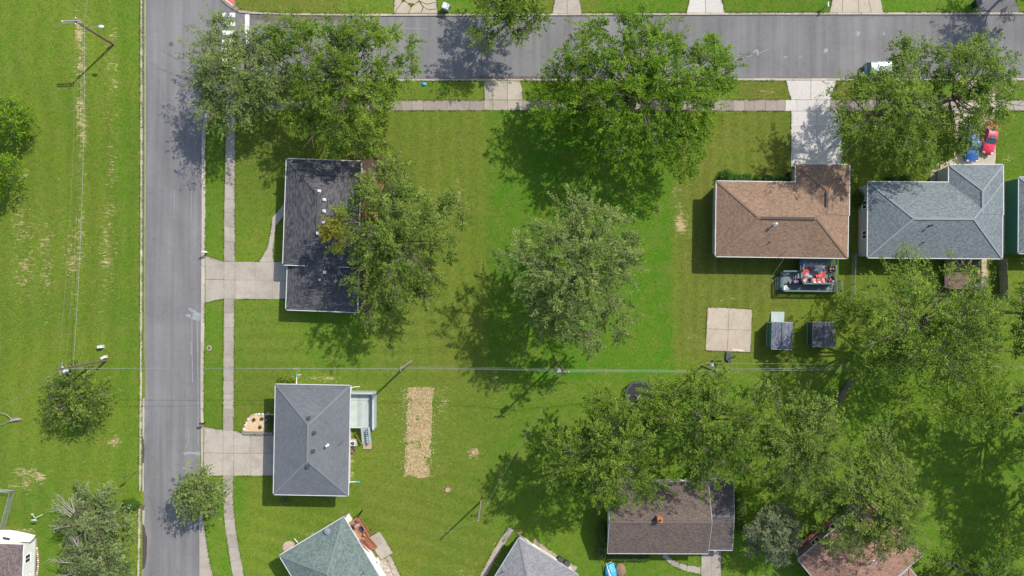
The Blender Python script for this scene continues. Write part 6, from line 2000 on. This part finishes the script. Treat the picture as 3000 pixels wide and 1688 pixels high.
def tree(label, cx, cy, rx, ry, zc, H, leaf, name="tree", zlow=None, base=None, seed=1, dens=1.0, size=0.225, boughs=None, group=None, bark='bark', spray=1.22, lobes=0.16, bare=0, ragged=1.0, tint=0.0, yellow=None, reach=None, sub=7, fl=0.4, fill=1.12, extra=()):
    """cx, cy, rx, ry: crown on the survey map at mid-crown height zc"""
    r = np.random.default_rng(seed)
    C = np.array(W(cx, cy, zc))
    k = (1 - zc / CAM_H) / 20
    R = np.array([rx * k, ry * k])
    if zlow is None:
        zlow = max(1.6, zc - (H - zc) * 0.85)
    B = np.array(W(*base)) if base else np.array([C[0], C[1], 0.0])
    t = thing(name, label, "tree" if H > 3.2 else "shrub", tuple(B), group)
    rm = float(R.mean())
    if boughs is None:
        boughs = int(np.clip(rm * 2.6, 9, 30))
    trunk = MB()
    r0 = 0.013 * H + 0.014 * rm
    fork = np.array([B[0] + (C[0] - B[0]) * 0.6, B[1] + (C[1] - B[1]) * 0.6, max(zlow * 0.95, H * 0.22)])
    topz = H - 0.42 * (H - zlow)
    ttop = np.array([C[0], C[1], topz])
    trunk.tube([tuple(B - np.array([0, 0, .2])), tuple((B + fork) / 2 + r.normal(0, 0.05, 3)), tuple(fork), tuple((fork + ttop) / 2 + r.normal(0, 0.2, 3)), tuple(ttop)], [r0 * 1.25, r0, r0 * 0.8, r0 * 0.45, r0 * 0.1], 8)
    pos, axs, lens, wid, isend = [], [], [], [], []
    ga = 2.399963
    ph0 = r.uniform(0, 6.28)
    lobe_ph = r.uniform(0, 6.28, 4)
    for i in range(boughs):
        u = (i + 0.6) / boughs
        rho = math.sqrt(u)
        az = ph0 + ga * i + r.normal(0, 0.16)
        lob = 1 + lobes * math.sin(3 * az + lobe_ph[0]) + lobes * 0.7 * math.sin(5 * az + lobe_ph[1])
        rho_l = rho * lob * r.uniform(0.93, 1.06) * 0.95
        zz = math.sqrt(max(0.0, 1 - rho ** 2))
        e = np.array([C[0] + R[0] * rho_l * math.cos(az), C[1] + R[1] * rho_l * math.sin(az), zlow + (H - zlow) * (0.24 + 0.70 * zz) * r.uniform(0.92, 1.05)])
        hs = fork[2] + (topz - fork[2]) * (0.0 + 0.45 * zz) * r.uniform(0.6, 1.0)
        f = (hs - fork[2]) / max(0.1, topz - fork[2])
        s = fork + (ttop - fork) * f
        mid = s * 0.45 + e * 0.55 + np.array([0, 0, 0.10 * np.linalg.norm(e - s)]) + r.normal(0, 0.15, 3)
        L_ = np.linalg.norm(e - s)
        tt = np.linspace(0, 1, 6)[:, None]
        cur = (1 - tt) ** 2 * s + 2 * tt * (1 - tt) * mid + tt ** 2 * e
        rb = r0 * 0.42 * (0.6 + 0.5 * (1 - f))
        trunk.tube([tuple(p) for p in cur], list(np.linspace(rb, 0.025, 6)), 5, False)
        tang = norm(2 * (1 - 0.8) * (mid - s) + 2 * 0.8 * (e - mid))
        nsub = sub + (1 if rho > 0.6 else 0)
        for j in range(nsub + 1):
            if j == nsub:
                f = 0.86; dr = tang; sl = 0.20 * L_ + 0.5
            else:
                f = 0.28 + 0.7 * (j + r.uniform(0.1, 0.9)) / nsub
                a = (1 if j % 2 else -1) * r.uniform(0.45, 1.25)
                ca, sa = math.cos(a), math.sin(a)
                tv = norm(2 * (1 - f) * (mid - s) + 2 * f * (e - mid))
                dr = norm(np.array([tv[0] * ca - tv[1] * sa, tv[0] * sa + tv[1] * ca, tv[2] * 0.5 + r.uniform(-0.12, 0.3)]))
                sl = (0.20 * rm + 0.7) * (1.15 - 0.45 * f) * r.uniform(0.75, 1.3)
            p0 = (1 - f) ** 2 * s + 2 * f * (1 - f) * mid + f ** 2 * e
            p1 = p0 + dr * sl
            trunk.tube([tuple(p0), tuple((p0 + p1) / 2 + r.normal(0, 0.06, 3)), tuple(p1)], [0.045, 0.03, 0.012], 3, False)
            ns = 2
            for q in range(ns):
                g = 0.15 + 0.85 * (q + r.uniform(0, 1)) / ns
                pp = p0 + (p1 - p0) * g + r.normal(0, 0.12, 3)
                out = norm(np.array([pp[0] - C[0], pp[1] - C[1], 0.15 * rm]))
                a = r.normal(0, 0.55)
                d2 = dr.copy()
                d2 = np.array([d2[0] * math.cos(a) - d2[1] * math.sin(a), d2[0] * math.sin(a) + d2[1] * math.cos(a), d2[2]])
                d = norm(d2 * 0.75 + out * 0.55 + r.normal(0, 0.18, 3))
                d[2] = np.clip(d[2], -0.35, 0.5)
                pos.append(pp); axs.append(norm(d)); lens.append(spray * r.uniform(0.9, 1.8)); wid.append(spray * r.uniform(0.3, 0.52)); isend.append(rho)
    pos = np.array(pos); axs = np.array(axs); lens = np.array(lens); wid = np.array(wid)
    area = math.pi * R[0] * R[1]
    # leafy tufts in tiers over the upper shell: each a star of sprays, proud of its neighbours
    clump_id = list(range(len(pos)))
    ncl = int(area / (2.1 * spray ** 2) * fill)
    k9 = 9
    rf = np.sqrt((np.arange(ncl) + r.random(ncl)) / ncl)
    af = ph0 + np.arange(ncl) * ga + r.normal(0, 0.25, ncl)
    lf = 1 + lobes * np.sin(3 * af + lobe_ph[0]) + lobes * 0.7 * np.sin(5 * af + lobe_ph[1])
    hz = np.sqrt(np.clip(1 - (rf * 0.97) ** 2, 0, 1))
    cz = zlow + (H - zlow) * (0.12 + 0.82 * hz * np.where(r.random(ncl) < 0.25, r.uniform(0.3, 0.7, ncl), r.uniform(0.72, 1.03, ncl))) + r.normal(0, 0.5, ncl)
    cp = np.stack([C[0] + R[0] * rf * lf * 0.93 * np.cos(af), C[1] + R[1] * rf * lf * 0.93 * np.sin(af), cz], 1)
    gap = vnoise(cp[:, 0] + 50, cp[:, 1] + 50, 0.42, seed + 100)
    kp = (gap > 0.24 * ragged) | (rf < 0.35)
    cp = cp[kp]; af = af[kp]; rf = rf[kp]
    ncn = max(5, int(area * 0.03))                # crown tip
    an_ = r.uniform(0, 2 * np.pi, ncn); rn_ = np.sqrt(r.random(ncn)) * 0.2
    cp = np.concatenate([cp, np.stack([C[0] + R[0] * rn_ * np.cos(an_), C[1] + R[1] * rn_ * np.sin(an_), H - (H - zlow) * r.uniform(0.04, 0.2, ncn)], 1)])
    af = np.concatenate([af, an_]); rf = np.concatenate([rf, rn_])
    ncl = len(cp)
    cs = spray * r.uniform(0.75, 1.25, ncl)
    span = np.where(rf < 0.3, 6.28, 4.4)
    th = af[:, None] + (np.linspace(-0.5, 0.5, k9)[None, :]) * span[:, None] + r.normal(0, 0.22, (ncl, k9))
    el = r.normal(0.08, 0.16, (ncl, k9))
    xf = np.stack([np.cos(th) * np.cos(el), np.sin(th) * np.cos(el), np.sin(el)], -1)
    out = np.stack([np.cos(af), np.sin(af), np.zeros(ncl)], -1)
    outw = np.clip((np.cos(th - af[:, None]) + 1) / 2, 0, 1)
    lnf = cs[:, None] * (0.55 + 0.75 * outw) * r.uniform(0.8, 1.2, (ncl, k9))
    pf = cp[:, None, :] - out[:, None, :] * 0.25 * cs[:, None, None] + r.normal(0, 0.06, (ncl, k9, 3))
    pf[..., 2] += (1 - outw) * 0.15
    clump_id += list(np.repeat(np.arange(ncl) + 100000, k9))
    pos = np.concatenate([pos, pf.reshape(-1, 3)]); axs = np.concatenate([axs, xf.reshape(-1, 3)])
    lens = np.concatenate([lens, lnf.ravel()]); wid = np.concatenate([wid, (cs[:, None] * r.uniform(0.20, 0.32, (ncl, k9))).ravel()])
    for ex, ey, er, ez in extra:               # limbs that reach past the main crown
        E = np.array(W(ex, ey, ez)); er_ = er / 20
        midp = (fork + E) / 2 + np.array([0, 0, 0.6])
        trunk.tube([tuple(fork), tuple(midp), tuple(E)], [r0 * 0.4, r0 * 0.25, 0.03], 5, False)
        ne = max(10, int(er_ * er_ * 11))
        ae = r.uniform(0, 2 * np.pi, ne)
        re = np.sqrt(r.random(ne)) * er_
        pe = np.stack([E[0] + re * np.cos(ae), E[1] + re * np.sin(ae), E[2] + r.normal(0, 0.3 * er_, ne)], 1)
        od = math.atan2(E[1] - C[1], E[0] - C[0])
        ao = np.where(r.random(ne) < 0.6, od, ae) + r.normal(0, 0.45, ne)
        xe = norm(np.stack([np.cos(ao), np.sin(ao), r.normal(0.1, 0.2, ne)], 1))
        pos = np.concatenate([pos, pe - xe * 0.5]); axs = np.concatenate([axs, xe])
        clump_id += list(np.arange(ne) // 4 + 200000 + int(ex))
        lens = np.concatenate([lens, spray * r.uniform(0.9, 1.7, ne)]); wid = np.concatenate([wid, spray * r.uniform(0.3, 0.5, ne)])
    m = int(np.clip(area * 135 * dens * (0.27 / size) ** 1.6 / len(pos), 11, 60))
    # some sprays are thin or bare: gaps in the crown
    cl = vnoise(pos[:, 0] + 50, pos[:, 1] + 50, 0.55, seed + 100) * 0.6 + vnoise(pos[:, 2] + 9, pos[:, 0] + 90, 0.7, seed + 5) * 0.4
    clump_id = np.array(clump_id)
    keep = (cl > 0.36 * ragged) | (clump_id >= 100000)
    pos, axs, lens, wid, clump_id = pos[keep], axs[keep], lens[keep], wid[keep], clump_id[keep]
    uq, inv = np.unique(clump_id, return_inverse=True)
    cl_t = r.normal(0, 0.16, len(uq))[inv]
    V, tip, P = leaf_cloud(r, pos, axs, lens, wid, m, size, flat=fl)
    n = len(V)
    spr = np.repeat(cl_t + r.normal(0, 0.05, len(pos)), m)
    tin = np.clip(0.46 + spr + r.normal(0, 0.15, n) + tint + 0.30 * (tip - 0.4), 0, 1)
    attrs = {"tint": ('FACE', tin)}
    if yellow is not None:
        yx, yy, yr = yellow
        yc = np.array(W(yx, yy, zc * 0.8))
        dd = np.sqrt((P[:, 0] - yc[0]) ** 2 + (P[:, 1] - yc[1]) ** 2)
        attrs["tipness"] = ('FACE', np.clip((1.15 - dd / yr), 0, 1) * r.random(n))
    off = ROOT[t.name]
    V = V.reshape(-1, 3) - np.array(off)
    me = np_mesh("crown", V, np.arange(n * 4).reshape(n, 4), LEAF[leaf], attrs)
    o = bpy.data.objects.new("crown", me)
    COL.objects.link(o)
    o.parent = t
    trunk.build("trunk", M[bark], t, smooth=True)
    if bare:
        for i in range(bare):
            m_ = MB()
            az = r.uniform(1.9, 5.0)
            s = C + np.array([R[0] * 0.45 * math.cos(az), R[1] * 0.45 * math.sin(az), (H - zc) * 0.75])
            e = C + np.array([R[0] * 1.12 * math.cos(az + r.normal(0, .2)), R[1] * 1.12 * math.sin(az), (H - zc) * 0.6])
            mid = (s + e) / 2 + r.normal(0, 0.25, 3)
            m_.tube([tuple(s), tuple(mid), tuple(e)], [0.07, 0.045, 0.012], 5, False)
            for q in range(7):
                f = r.uniform(0.2, 0.95)
                p0 = s + (e - s) * f
                d = norm(e - s)
                a = r.choice([-1, 1]) * r.uniform(0.3, 0.9)
                d = np.array([d[0] * math.cos(a) - d[1] * math.sin(a), d[0] * math.sin(a) + d[1] * math.cos(a), r.uniform(-0.1, 0.4)])
                p1 = p0 + d * r.uniform(0.6, 1.5)
                m_.tube([tuple(p0), tuple((p0 + p1) / 2 + r.normal(0, .08, 3)), tuple(p1)], [0.03, 0.02, 0.008], 4, False)
            m_.build("bare_branch", M['bark_pale'], t)
    return t

tree("grey-green street tree overhanging the crossing at the street corner", 690, 222, 152, 165, 7.5, 11, 'grey', seed=3, ragged=0.85, lobes=0.2, tint=0.05, dens=0.95, fill=1.1, extra=[(775, 130, 52, 7.5), (790, 250, 50, 7)])
tree("large yellow-green tree over the street left of the cracked drive", 1022, 225, 188, 232, 8.5, 13.5, 'olive', seed=5, ragged=0.7, fill=1.1, extra=[(850, 105, 55, 8), (810, 125, 35, 7.5), (880, 330, 50, 7.5)])
tree("yellowish tree at the upper edge casting its shadow on the street", 1490, 5, 118, 128, 7.0, 10.5, 'olive', seed=8, tint=0.05)
tree("huge bright green maple spreading over the street and sidewalk", 1880, 258, 280, 245, 8.5, 14, 'bright', seed=12, ragged=0.6, lobes=0.10, dens=1.05, fill=1.1, extra=[(1640, 300, 70, 7), (2010, 470, 50, 7), (2080, 200, 60, 8)])
tree("grey-green maple standing alone in the middle of the empty lot", 1690, 800, 200, 232, 11.0, 16.5, 'grey', seed=22, ragged=0.9, base=(1683, 812), tint=0.04)
tree("tree with yellowing branch leaning over the black-roofed house", 1160, 702, 186, 226, 10.0, 15, 'tinged', seed=31, ragged=1.0, yellow=(970, 680, 3.6), extra=[(1000, 690, 45, 9.5), (970, 675, 26, 9.5), (1135, 545, 55, 9), (1160, 505, 42, 9), (1120, 620, 40, 9)])
tree("bright tree over the minivan beside the white drive", 2594, 330, 158, 165, 9.3, 13.5, 'olive', seed=41, ragged=1.0, lobes=0.18, tint=0.0, extra=[(2662, 200, 42, 9), (2658, 150, 32, 10), (2655, 115, 20, 10), (2710, 240, 45, 9), (2690, 440, 60, 8)])
tree("bright feathery tree over the blue pickup and its drive", 2832, 272, 168, 160, 9.0, 13, 'olive', seed=43, ragged=1.15, lobes=0.18, extra=[(2870, 150, 40, 8), (2935, 190, 40, 7.5), (2792, 400, 38, 7), (2780, 435, 30, 6)])
tree("wide green tree crowding the sheds and the wires on the right side", 2722, 946, 258, 182, 10.5, 15.5, 'olive', seed=51, ragged=0.95, lobes=0.10, tint=0.0, extra=[(2830, 1140, 105, 9), (2850, 1205, 70, 8), (2580, 1050, 70, 9), (2665, 795, 55, 9)])
tree("olive tree left of the trampoline above the umber roof", 1775, 1320, 178, 188, 10.0, 14.5, 'olive', seed=61, tint=-0.08, ragged=1.0, extra=[(1870, 1215, 36, 9)])
tree("olive tree right of the trampoline above the umber roof", 2085, 1245, 168, 178, 10.0, 14.5, 'olive', seed=62, tint=-0.09, ragged=0.95, extra=[(1925, 1150, 40, 9), (1960, 1230, 45, 9)])
tree("grey-green tree between the trampoline trees and the plank fence", 2335, 1290, 142, 172, 9.5, 13.5, 'tinged', seed=63, tint=0.0, ragged=0.95)
tree("loose tree growing over the red-brown roof", 2560, 1480, 165, 178, 9.0, 13.0, 'tinged', seed=64, tint=0.04, ragged=1.25)
tree("dense silvery blue-green tree beside the umber-roofed house", 2268, 1565, 88, 85, 4.0, 6.5, 'blue', seed=65, size=0.2, dens=1.2, lobes=0.05, ragged=0.5, spray=0.6, sub=9)
tree("small round street tree beside the grey-roofed house drive", 588, 1450, 68, 74, 4.6, 6.6, 'grey', seed=66, dens=1.0, boughs=14, lobes=0.16, spray=0.8, base=(627, 1420), tint=0.04, size=0.27)
tree("low spreading tree under the field pole", 222, 1165, 98, 98, 3.2, 5.6, 'tinged', seed=67, zlow=1.0, dens=1.0, lobes=0.1, spray=0.8, tint=0.05, boughs=18, fill=1.35)
tree("silvery straggly tree with bare branches in the lower left", 272, 1520, 98, 96, 3.6, 6.0, 'silver', seed=68, zlow=0.8, dens=0.95, bare=6, spray=0.9, ragged=1.1)
tree("straggly olive tree with dead twigs at the lower edge by the west kerb", 275, 1642, 105, 90, 3.6, 5.8, 'silver', seed=69, zlow=0.8, dens=0.85, bare=6, spray=0.9, ragged=1.15, tint=-0.08)
tree("bright green bushy tree at the left edge above the bare patch", 20, 345, 70, 62, 4.0, 6.5, 'bright', seed=70, zlow=1.0, spray=0.8, tint=0.05, ragged=0.7, boughs=16)
tree("bright green bushy tree at the left edge, the lower of two", -8, 505, 60, 68, 4.0, 6.5, 'bright', seed=71, zlow=1.0, spray=0.8, ragged=0.7, boughs=14)
tree("green tree in the lower right corner", 2870, 1700, 135, 95, 5.0, 8.0, 'deep', seed=72, spray=0.9, ragged=0.9)
tree("tall tree beyond the right edge shading the lower right lawn", 3180, 1240, 190, 230, 11, 16, 'olive', seed=73, ragged=1.0)
tree("second tall tree beyond the right edge, below the first", 3190, 1480, 140, 160, 9, 13, 'olive', seed=76, ragged=1.0)
tree("dark tree at the right edge beside the plank fence", 3045, 920, 85, 160, 7, 11, 'deep', seed=74, ragged=0.9)
tree("tree beyond the upper right corner shading the street", 3100, -110, 100, 90, 9, 12, 'olive', seed=75, zlow=3.5)

def bush(label, px, py, rx, ry, h, leaf, seed, name="bush", group=None, size=0.14, dens=1.0, square=False):
    r = np.random.default_rng(seed)
    c = np.array(W(px, py))
    R = np.array([rx / 20, ry / 20])
    t = thing(name, label, "hedge" if square else "bush", tuple(c), group)
    n = int(np.clip(R[0] * R[1] * 900 * dens, 90, 2600))
    if square:
        u = r.uniform(-1, 1, (n, 3)); u[:, 2] = r.uniform(0.2, 1, n)
        ax = r.integers(0, 3, n)
        for i in range(2):
            u[ax == i, i] = np.sign(u[ax == i, i]) * r.uniform(0.88, 1.05, (ax == i).sum())
        u[ax == 2, 2] = r.uniform(0.92, 1.05, (ax == 2).sum())
        out = norm(np.stack([u[:, 0] * (ax == 0), u[:, 1] * (ax == 1), (ax == 2) + 0.3], 1))
    else:
        v = norm(r.normal(0, 1, (n, 3))); v[:, 2] = np.abs(v[:, 2])
        u = v * r.uniform(0.75, 1.04, (n, 1)) * (1 + 0.1 * np.sin(v[:, :1] * 7 + seed))
        out = v
    P = np.stack([c[0] + u[:, 0] * R[0], c[1] + u[:, 1] * R[1], 0.06 + u[:, 2] * (h - 0.06)], 1)
    la = norm(out + r.normal(0, 0.5, (n, 3)))
    nn = norm(out * 0.6 + np.array([0, 0, 0.6]) + r.normal(0, 0.4, (n, 3)))
    lb = norm(np.cross(nn, la)); la = np.cross(lb, nn)
    s = size * r.uniform(0.6, 1.4, (n, 1))
    V = np.stack([P, P + la * s * 0.5 + lb * s * 0.4, P + la * s, P + la * s * 0.5 - lb * s * 0.4], 1).reshape(-1, 3) - c
    me = np_mesh("foliage", V, np.arange(n * 4).reshape(n, 4), LEAF[leaf], {"tint": ('FACE', np.clip(r.normal(0.5, 0.22, n), 0, 1))})
    o = bpy.data.objects.new("foliage", me)
    COL.objects.link(o)
    o.parent = t
    if square:
        MB().box((c[0], c[1], h * 0.46), (R[0] * 1.85, R[1] * 1.85, h * 0.88)).build("core", M['core'], t)
    else:
        MB().blob((c[0], c[1], 0.05), (R[0] * 0.86, R[1] * 0.86, h * 0.84), 12, 8, 0.06, seed).build("core", M['core'], t, smooth=True)
    return t
M['core'] = plain("twig_core", (0.022, 0.045, 0.010), 0.95, var=0.3, sc=5)
bush("big round clipped bush at the corner of the brown-roofed house", 2126, 519, 24, 21, 1.7, 'shrub', 1)
bush("long clipped hedge beside the big round bush", 2172, 524, 24, 9.5, 1.0, 'shrub', 2, "hedge", square=True)
bush("small round bush between the two clipped hedges", 2219, 526, 14, 9, 0.9, 'shrub', 3)
bush("long clipped hedge nearest the front wing of the brown-roofed house", 2260, 525, 26, 9, 1.0, 'shrub', 4, "hedge", square=True)
bush("round bush against the front wing of the brown-roofed house", 2303, 527, 15, 9, 0.9, 'shrub', 5)
bush("bright round bush at the top corner of the grey-roofed house", 834, 1113, 17, 12, 1.0, 'lime', 6)
bush("smaller bright bush beside the white downpipe of the grey-roofed house", 856, 1115, 10, 8, 0.7, 'lime', 7)
bush("yellow-green shrub against the wall in the gravel flower bed", 789, 1252, 9, 11, 0.9, 'lime', 8)
bush("dark shrub at the upper end of the gravel flower bed", 792, 1228, 8, 9, 0.6, 'deep', 9)
for i, (x, y, lb) in enumerate(((745, 1229, "leftmost small round shrub in the gravel flower bed"), (768, 1227, "small round shrub in the upper gravel flower bed"), (763, 1251, "small round shrub in the lower gravel flower bed"))):
    bush(lb, x, y, 4.8, 4.8, 0.4, 'shrub', 20 + i, size=0.1)
row = [(1019, 467, 6), (1035, 464, 7), (1050, 461, 6), (1068, 456.5, 7), (1083, 457, 6), (1105, 461, 7.5), (1121, 468, 4), (1134, 476, 5), (1153, 493, 5)]
words = ["first", "second", "third", "fourth", "fifth", "sixth", "seventh", "eighth", "ninth"]
for i, (x, y, q) in enumerate(row):
    bush("lime green clump in the curved mulch bed, %s counting from the house wall" % words[i], x, y, q, q * 0.9, 0.45, 'lime', 30 + i, "flowering_clump", "lime clumps in the mulch bed", size=0.11)
bush("leafy shrub between the brown-roofed and blue-grey-roofed houses", 2513, 585, 15, 26, 1.8, 'deep', 45)
bush("low dark shrub left of the front step of the blue-grey-roofed house", 2610, 524, 18, 9, 0.8, 'deep', 46)
bush("low dark shrub right of the other by the blue-grey-roofed house front", 2650, 523, 18, 9, 0.8, 'deep', 47)
bush("dark evergreen bush at the end wall of the umber-roofed house", 1766, 1560, 20, 34, 2.0, 'deep', 48)
bush("loose bush at the lower corner of the umber-roofed house", 1762, 1612, 17, 24, 1.3, 'grey', 49)
bush("low hedge along the front eave of the umber-roofed house", 1840, 1630, 60, 9, 0.7, 'deep', 50, "hedge", square=True)
bush("leafy bush beside the west kerb storm drain", 385, 1478, 27, 18, 1.3, 'shrub', 51)
bush("sparse flowering shrub at the corner wall of the slate-roofed house", 1552, 1592, 10, 12, 0.6, 'lime', 52)
bush("small grey shrub in the shade of the grey-roofed house", 838, 1466, 14, 8, 0.7, 'silver', 53)
bush("garden bush in the dark bed by the white cottage", 88, 1650, 10, 14, 0.9, 'shrub', 54)
bush("bush beside the right wall of the umber-roofed house", 2165, 1500, 18, 60, 1.6, 'deep', 55)
gb2 = thing("garden_bed", "dark garden bed with pale stone border beside the white cottage", "garden bed", tuple(W(100, 1640)))
MB().prism([W(*p) for p in wobble([(88, 1600), (106, 1612), (112, 1640), (108, 1690), (84, 1720), (80, 1660)], 1.0, 10, 9)], -0.05, 0.04).build("soil", M['mulch'], gb2)
for i in range(16):
    t_ = i / 15
    p = W(108 + 5 * math.sin(t_ * 3.1) - 2 * t_, 1606 + 90 * t_)
    MB().blob((p.x, p.y, 0.05), (0.16, 0.13, 0.1), 8, 5, 0.15, i).build("border_stone", M['stone_pink' if i % 3 else 'stone_white'], gb2, smooth=True)

# ------------------------------------------------------------------ loose ground cover
def blades(name, label, X_, Y_, size, mat, seed, tintv=None, z=0.0, lean=0.6, wk=0.16):
    r = np.random.default_rng(seed)
    n = len(X_)
    an = r.uniform(0, 2 * np.pi, n)
    w = size * wk
    h = size * r.uniform(0.6, 1.3, n)
    dx, dy = np.cos(an), np.sin(an)
    ln = r.uniform(0.2, 1.0, n) * lean
    b0 = np.stack([X_ - dy * w, Y_ + dx * w, np.full(n, z)], 1)
    b1 = np.stack([X_ + dy * w, Y_ - dx * w, np.full(n, z)], 1)
    tp = np.stack([X_ + dx * h * ln, Y_ + dy * h * ln, z + h * (1.05 - ln)], 1)
    V = np.stack([b0, b1, tp], 1).reshape(-1, 3)
    me = np_mesh(name, V, np.arange(n * 3).reshape(n, 3), mat, {"tint": ('FACE', np.clip(r.normal(0.5, 0.25, n) if tintv is None else tintv, 0, 1))})
    o = bpy.data.objects.new(name, me)
    COL.objects.link(o)
    o["kind"] = "stuff"
    o["label"] = label
    return o
# straw left on the worked strip and on the mown field
r = np.random.default_rng(99)
px_ = r.normal(1228, 26, 26000); py_ = r.uniform(1136, 1398, 26000)
ex_ = np.abs(px_ - (1232 - (py_ - 1137) * 0.045)) + 10 * (vnoise(px_ / 20, py_ / 20, 1.1, 77) - 0.5) - 37
k_ = (ex_ < 0) & (vnoise(px_ / 20, py_ / 20, 0.8, 78) > 0.30) & (r.random(26000) < 0.7) | (r.random(26000) < 0.05)
blades("straw", "loose straw lying on the worked strip of lawn", (px_[k_] - 1500) / 20, (844 - py_[k_]) / 20, 0.34, M['straw'], 1, z=0.01, lean=1.0, wk=0.07)
LEAF['turf'] = mat_leaf("turf_blade", (0.068, 0.120, 0.012), (0.135, 0.190, 0.024), trans=0.35, rough=0.6)
N_T = 170000
tx = r.uniform(-76, 76, N_T); ty = r.uniform(-43.5, 43.5, N_T)
tpx, tpy = tx * 20 + 1500, 844 - ty * 20
ok = ~in_poly(tpx, tpy, [(x, y) for x, y in ROAD_PX])
def cut(poly):
    global ok
    ok &= ~in_poly(tpx, tpy, poly)
hard = []
for o in bpy.data.objects:
    if o.type == 'MESH' and o.parent and o.name.split('.')[0] in ("slab", "kerb_stone", "kerb_slab", "plank"):
        co = [(v.co.x * 20 + 1500, 844 - v.co.y * 20) for v in o.data.vertices]
        hard.append((min(c_[0] for c_ in co), max(c_[0] for c_ in co), min(c_[1] for c_ in co), max(c_[1] for c_ in co), [co[i] for i in range(len(co) // 3)]))
for x0, x1, y0, y1, poly in hard:
    sel = np.where((tpx > x0) & (tpx < x1) & (tpy > y0) & (tpy < y1) & ok)[0]
    if len(sel):
        ok[sel] &= ~in_poly(tpx[sel], tpy[sel], poly)
for poly in (bp, mp, gp, [(1184, 1137), (1276, 1137), (1262, 1397), (1184, 1397)], [(636, -60), (648, 1), (687, 30), (699, 36), (690, 17), (690, -60)]):
    cut(poly)
tx, ty = tx[ok], ty[ok]
ix = np.clip(np.searchsorted(gx, tx), 0, len(gx) - 1); iy = np.clip(np.searchsorted(gy, ty), 0, len(gy) - 1)
tv = 0.5 + r.normal(0, 0.22, len(tx)) + 0.25 * (olive[ix, iy] - lush[ix, iy])
# ragged turf along the edges of slabs and kerbs
exs, eys = [], []
for x0, x1, y0, y1, poly in hard:
    n_ = len(poly)
    for i in range(n_):
        a, c_ = poly[i], poly[(i + 1) % n_]
        L_ = math.hypot(c_[0] - a[0], c_[1] - a[1])
        k = int(L_ * 1.3)
        if k < 2:
            continue
        nx_, ny_ = (c_[1] - a[1]) / L_, -(c_[0] - a[0]) / L_
        mid = ((a[0] + c_[0]) / 2 + nx_ * 3, (a[1] + c_[1]) / 2 + ny_ * 3)
        if in_poly(np.array([mid[0]]), np.array([mid[1]]), poly)[0]:
            nx_, ny_ = -nx_, -ny_
        f = r.random(k)
        o_ = r.normal(0.5, 1.2, k)
        X1 = a[0] + (c_[0] - a[0]) * f; Y1 = a[1] + (c_[1] - a[1]) * f
        tst = ~in_poly(X1 + nx_ * 4, Y1 + ny_ * 4, ROAD_PX)
        for h0, h1, v0, v1, pl_ in hard:
            if h1 < min(a[0], c_[0]) - 6 or h0 > max(a[0], c_[0]) + 6 or v1 < min(a[1], c_[1]) - 6 or v0 > max(a[1], c_[1]) + 6 or pl_ is poly:
                continue
            tst &= ~in_poly(X1 + nx_ * 4, Y1 + ny_ * 4, pl_)
        tst &= vnoise(X1 / 20, Y1 / 20, 1.3, 55) > 0.35
        exs.append((X1 + nx_ * o_)[tst]); eys.append((Y1 + ny_ * o_)[tst])
ex_ = np.concatenate(exs); ey_ = np.concatenate(eys)
blades("grass", "turf blades creeping over the edges of slabs and kerbs", (ex_ - 1500) / 20, (844 - ey_) / 20, 0.24, LEAF['turf'], 4, None, 0.02, 0.9)
blades("grass", "short turf blades standing in the lawns", tx, ty, 0.17, LEAF['turf'], 2, tv, 0.0, 0.8)
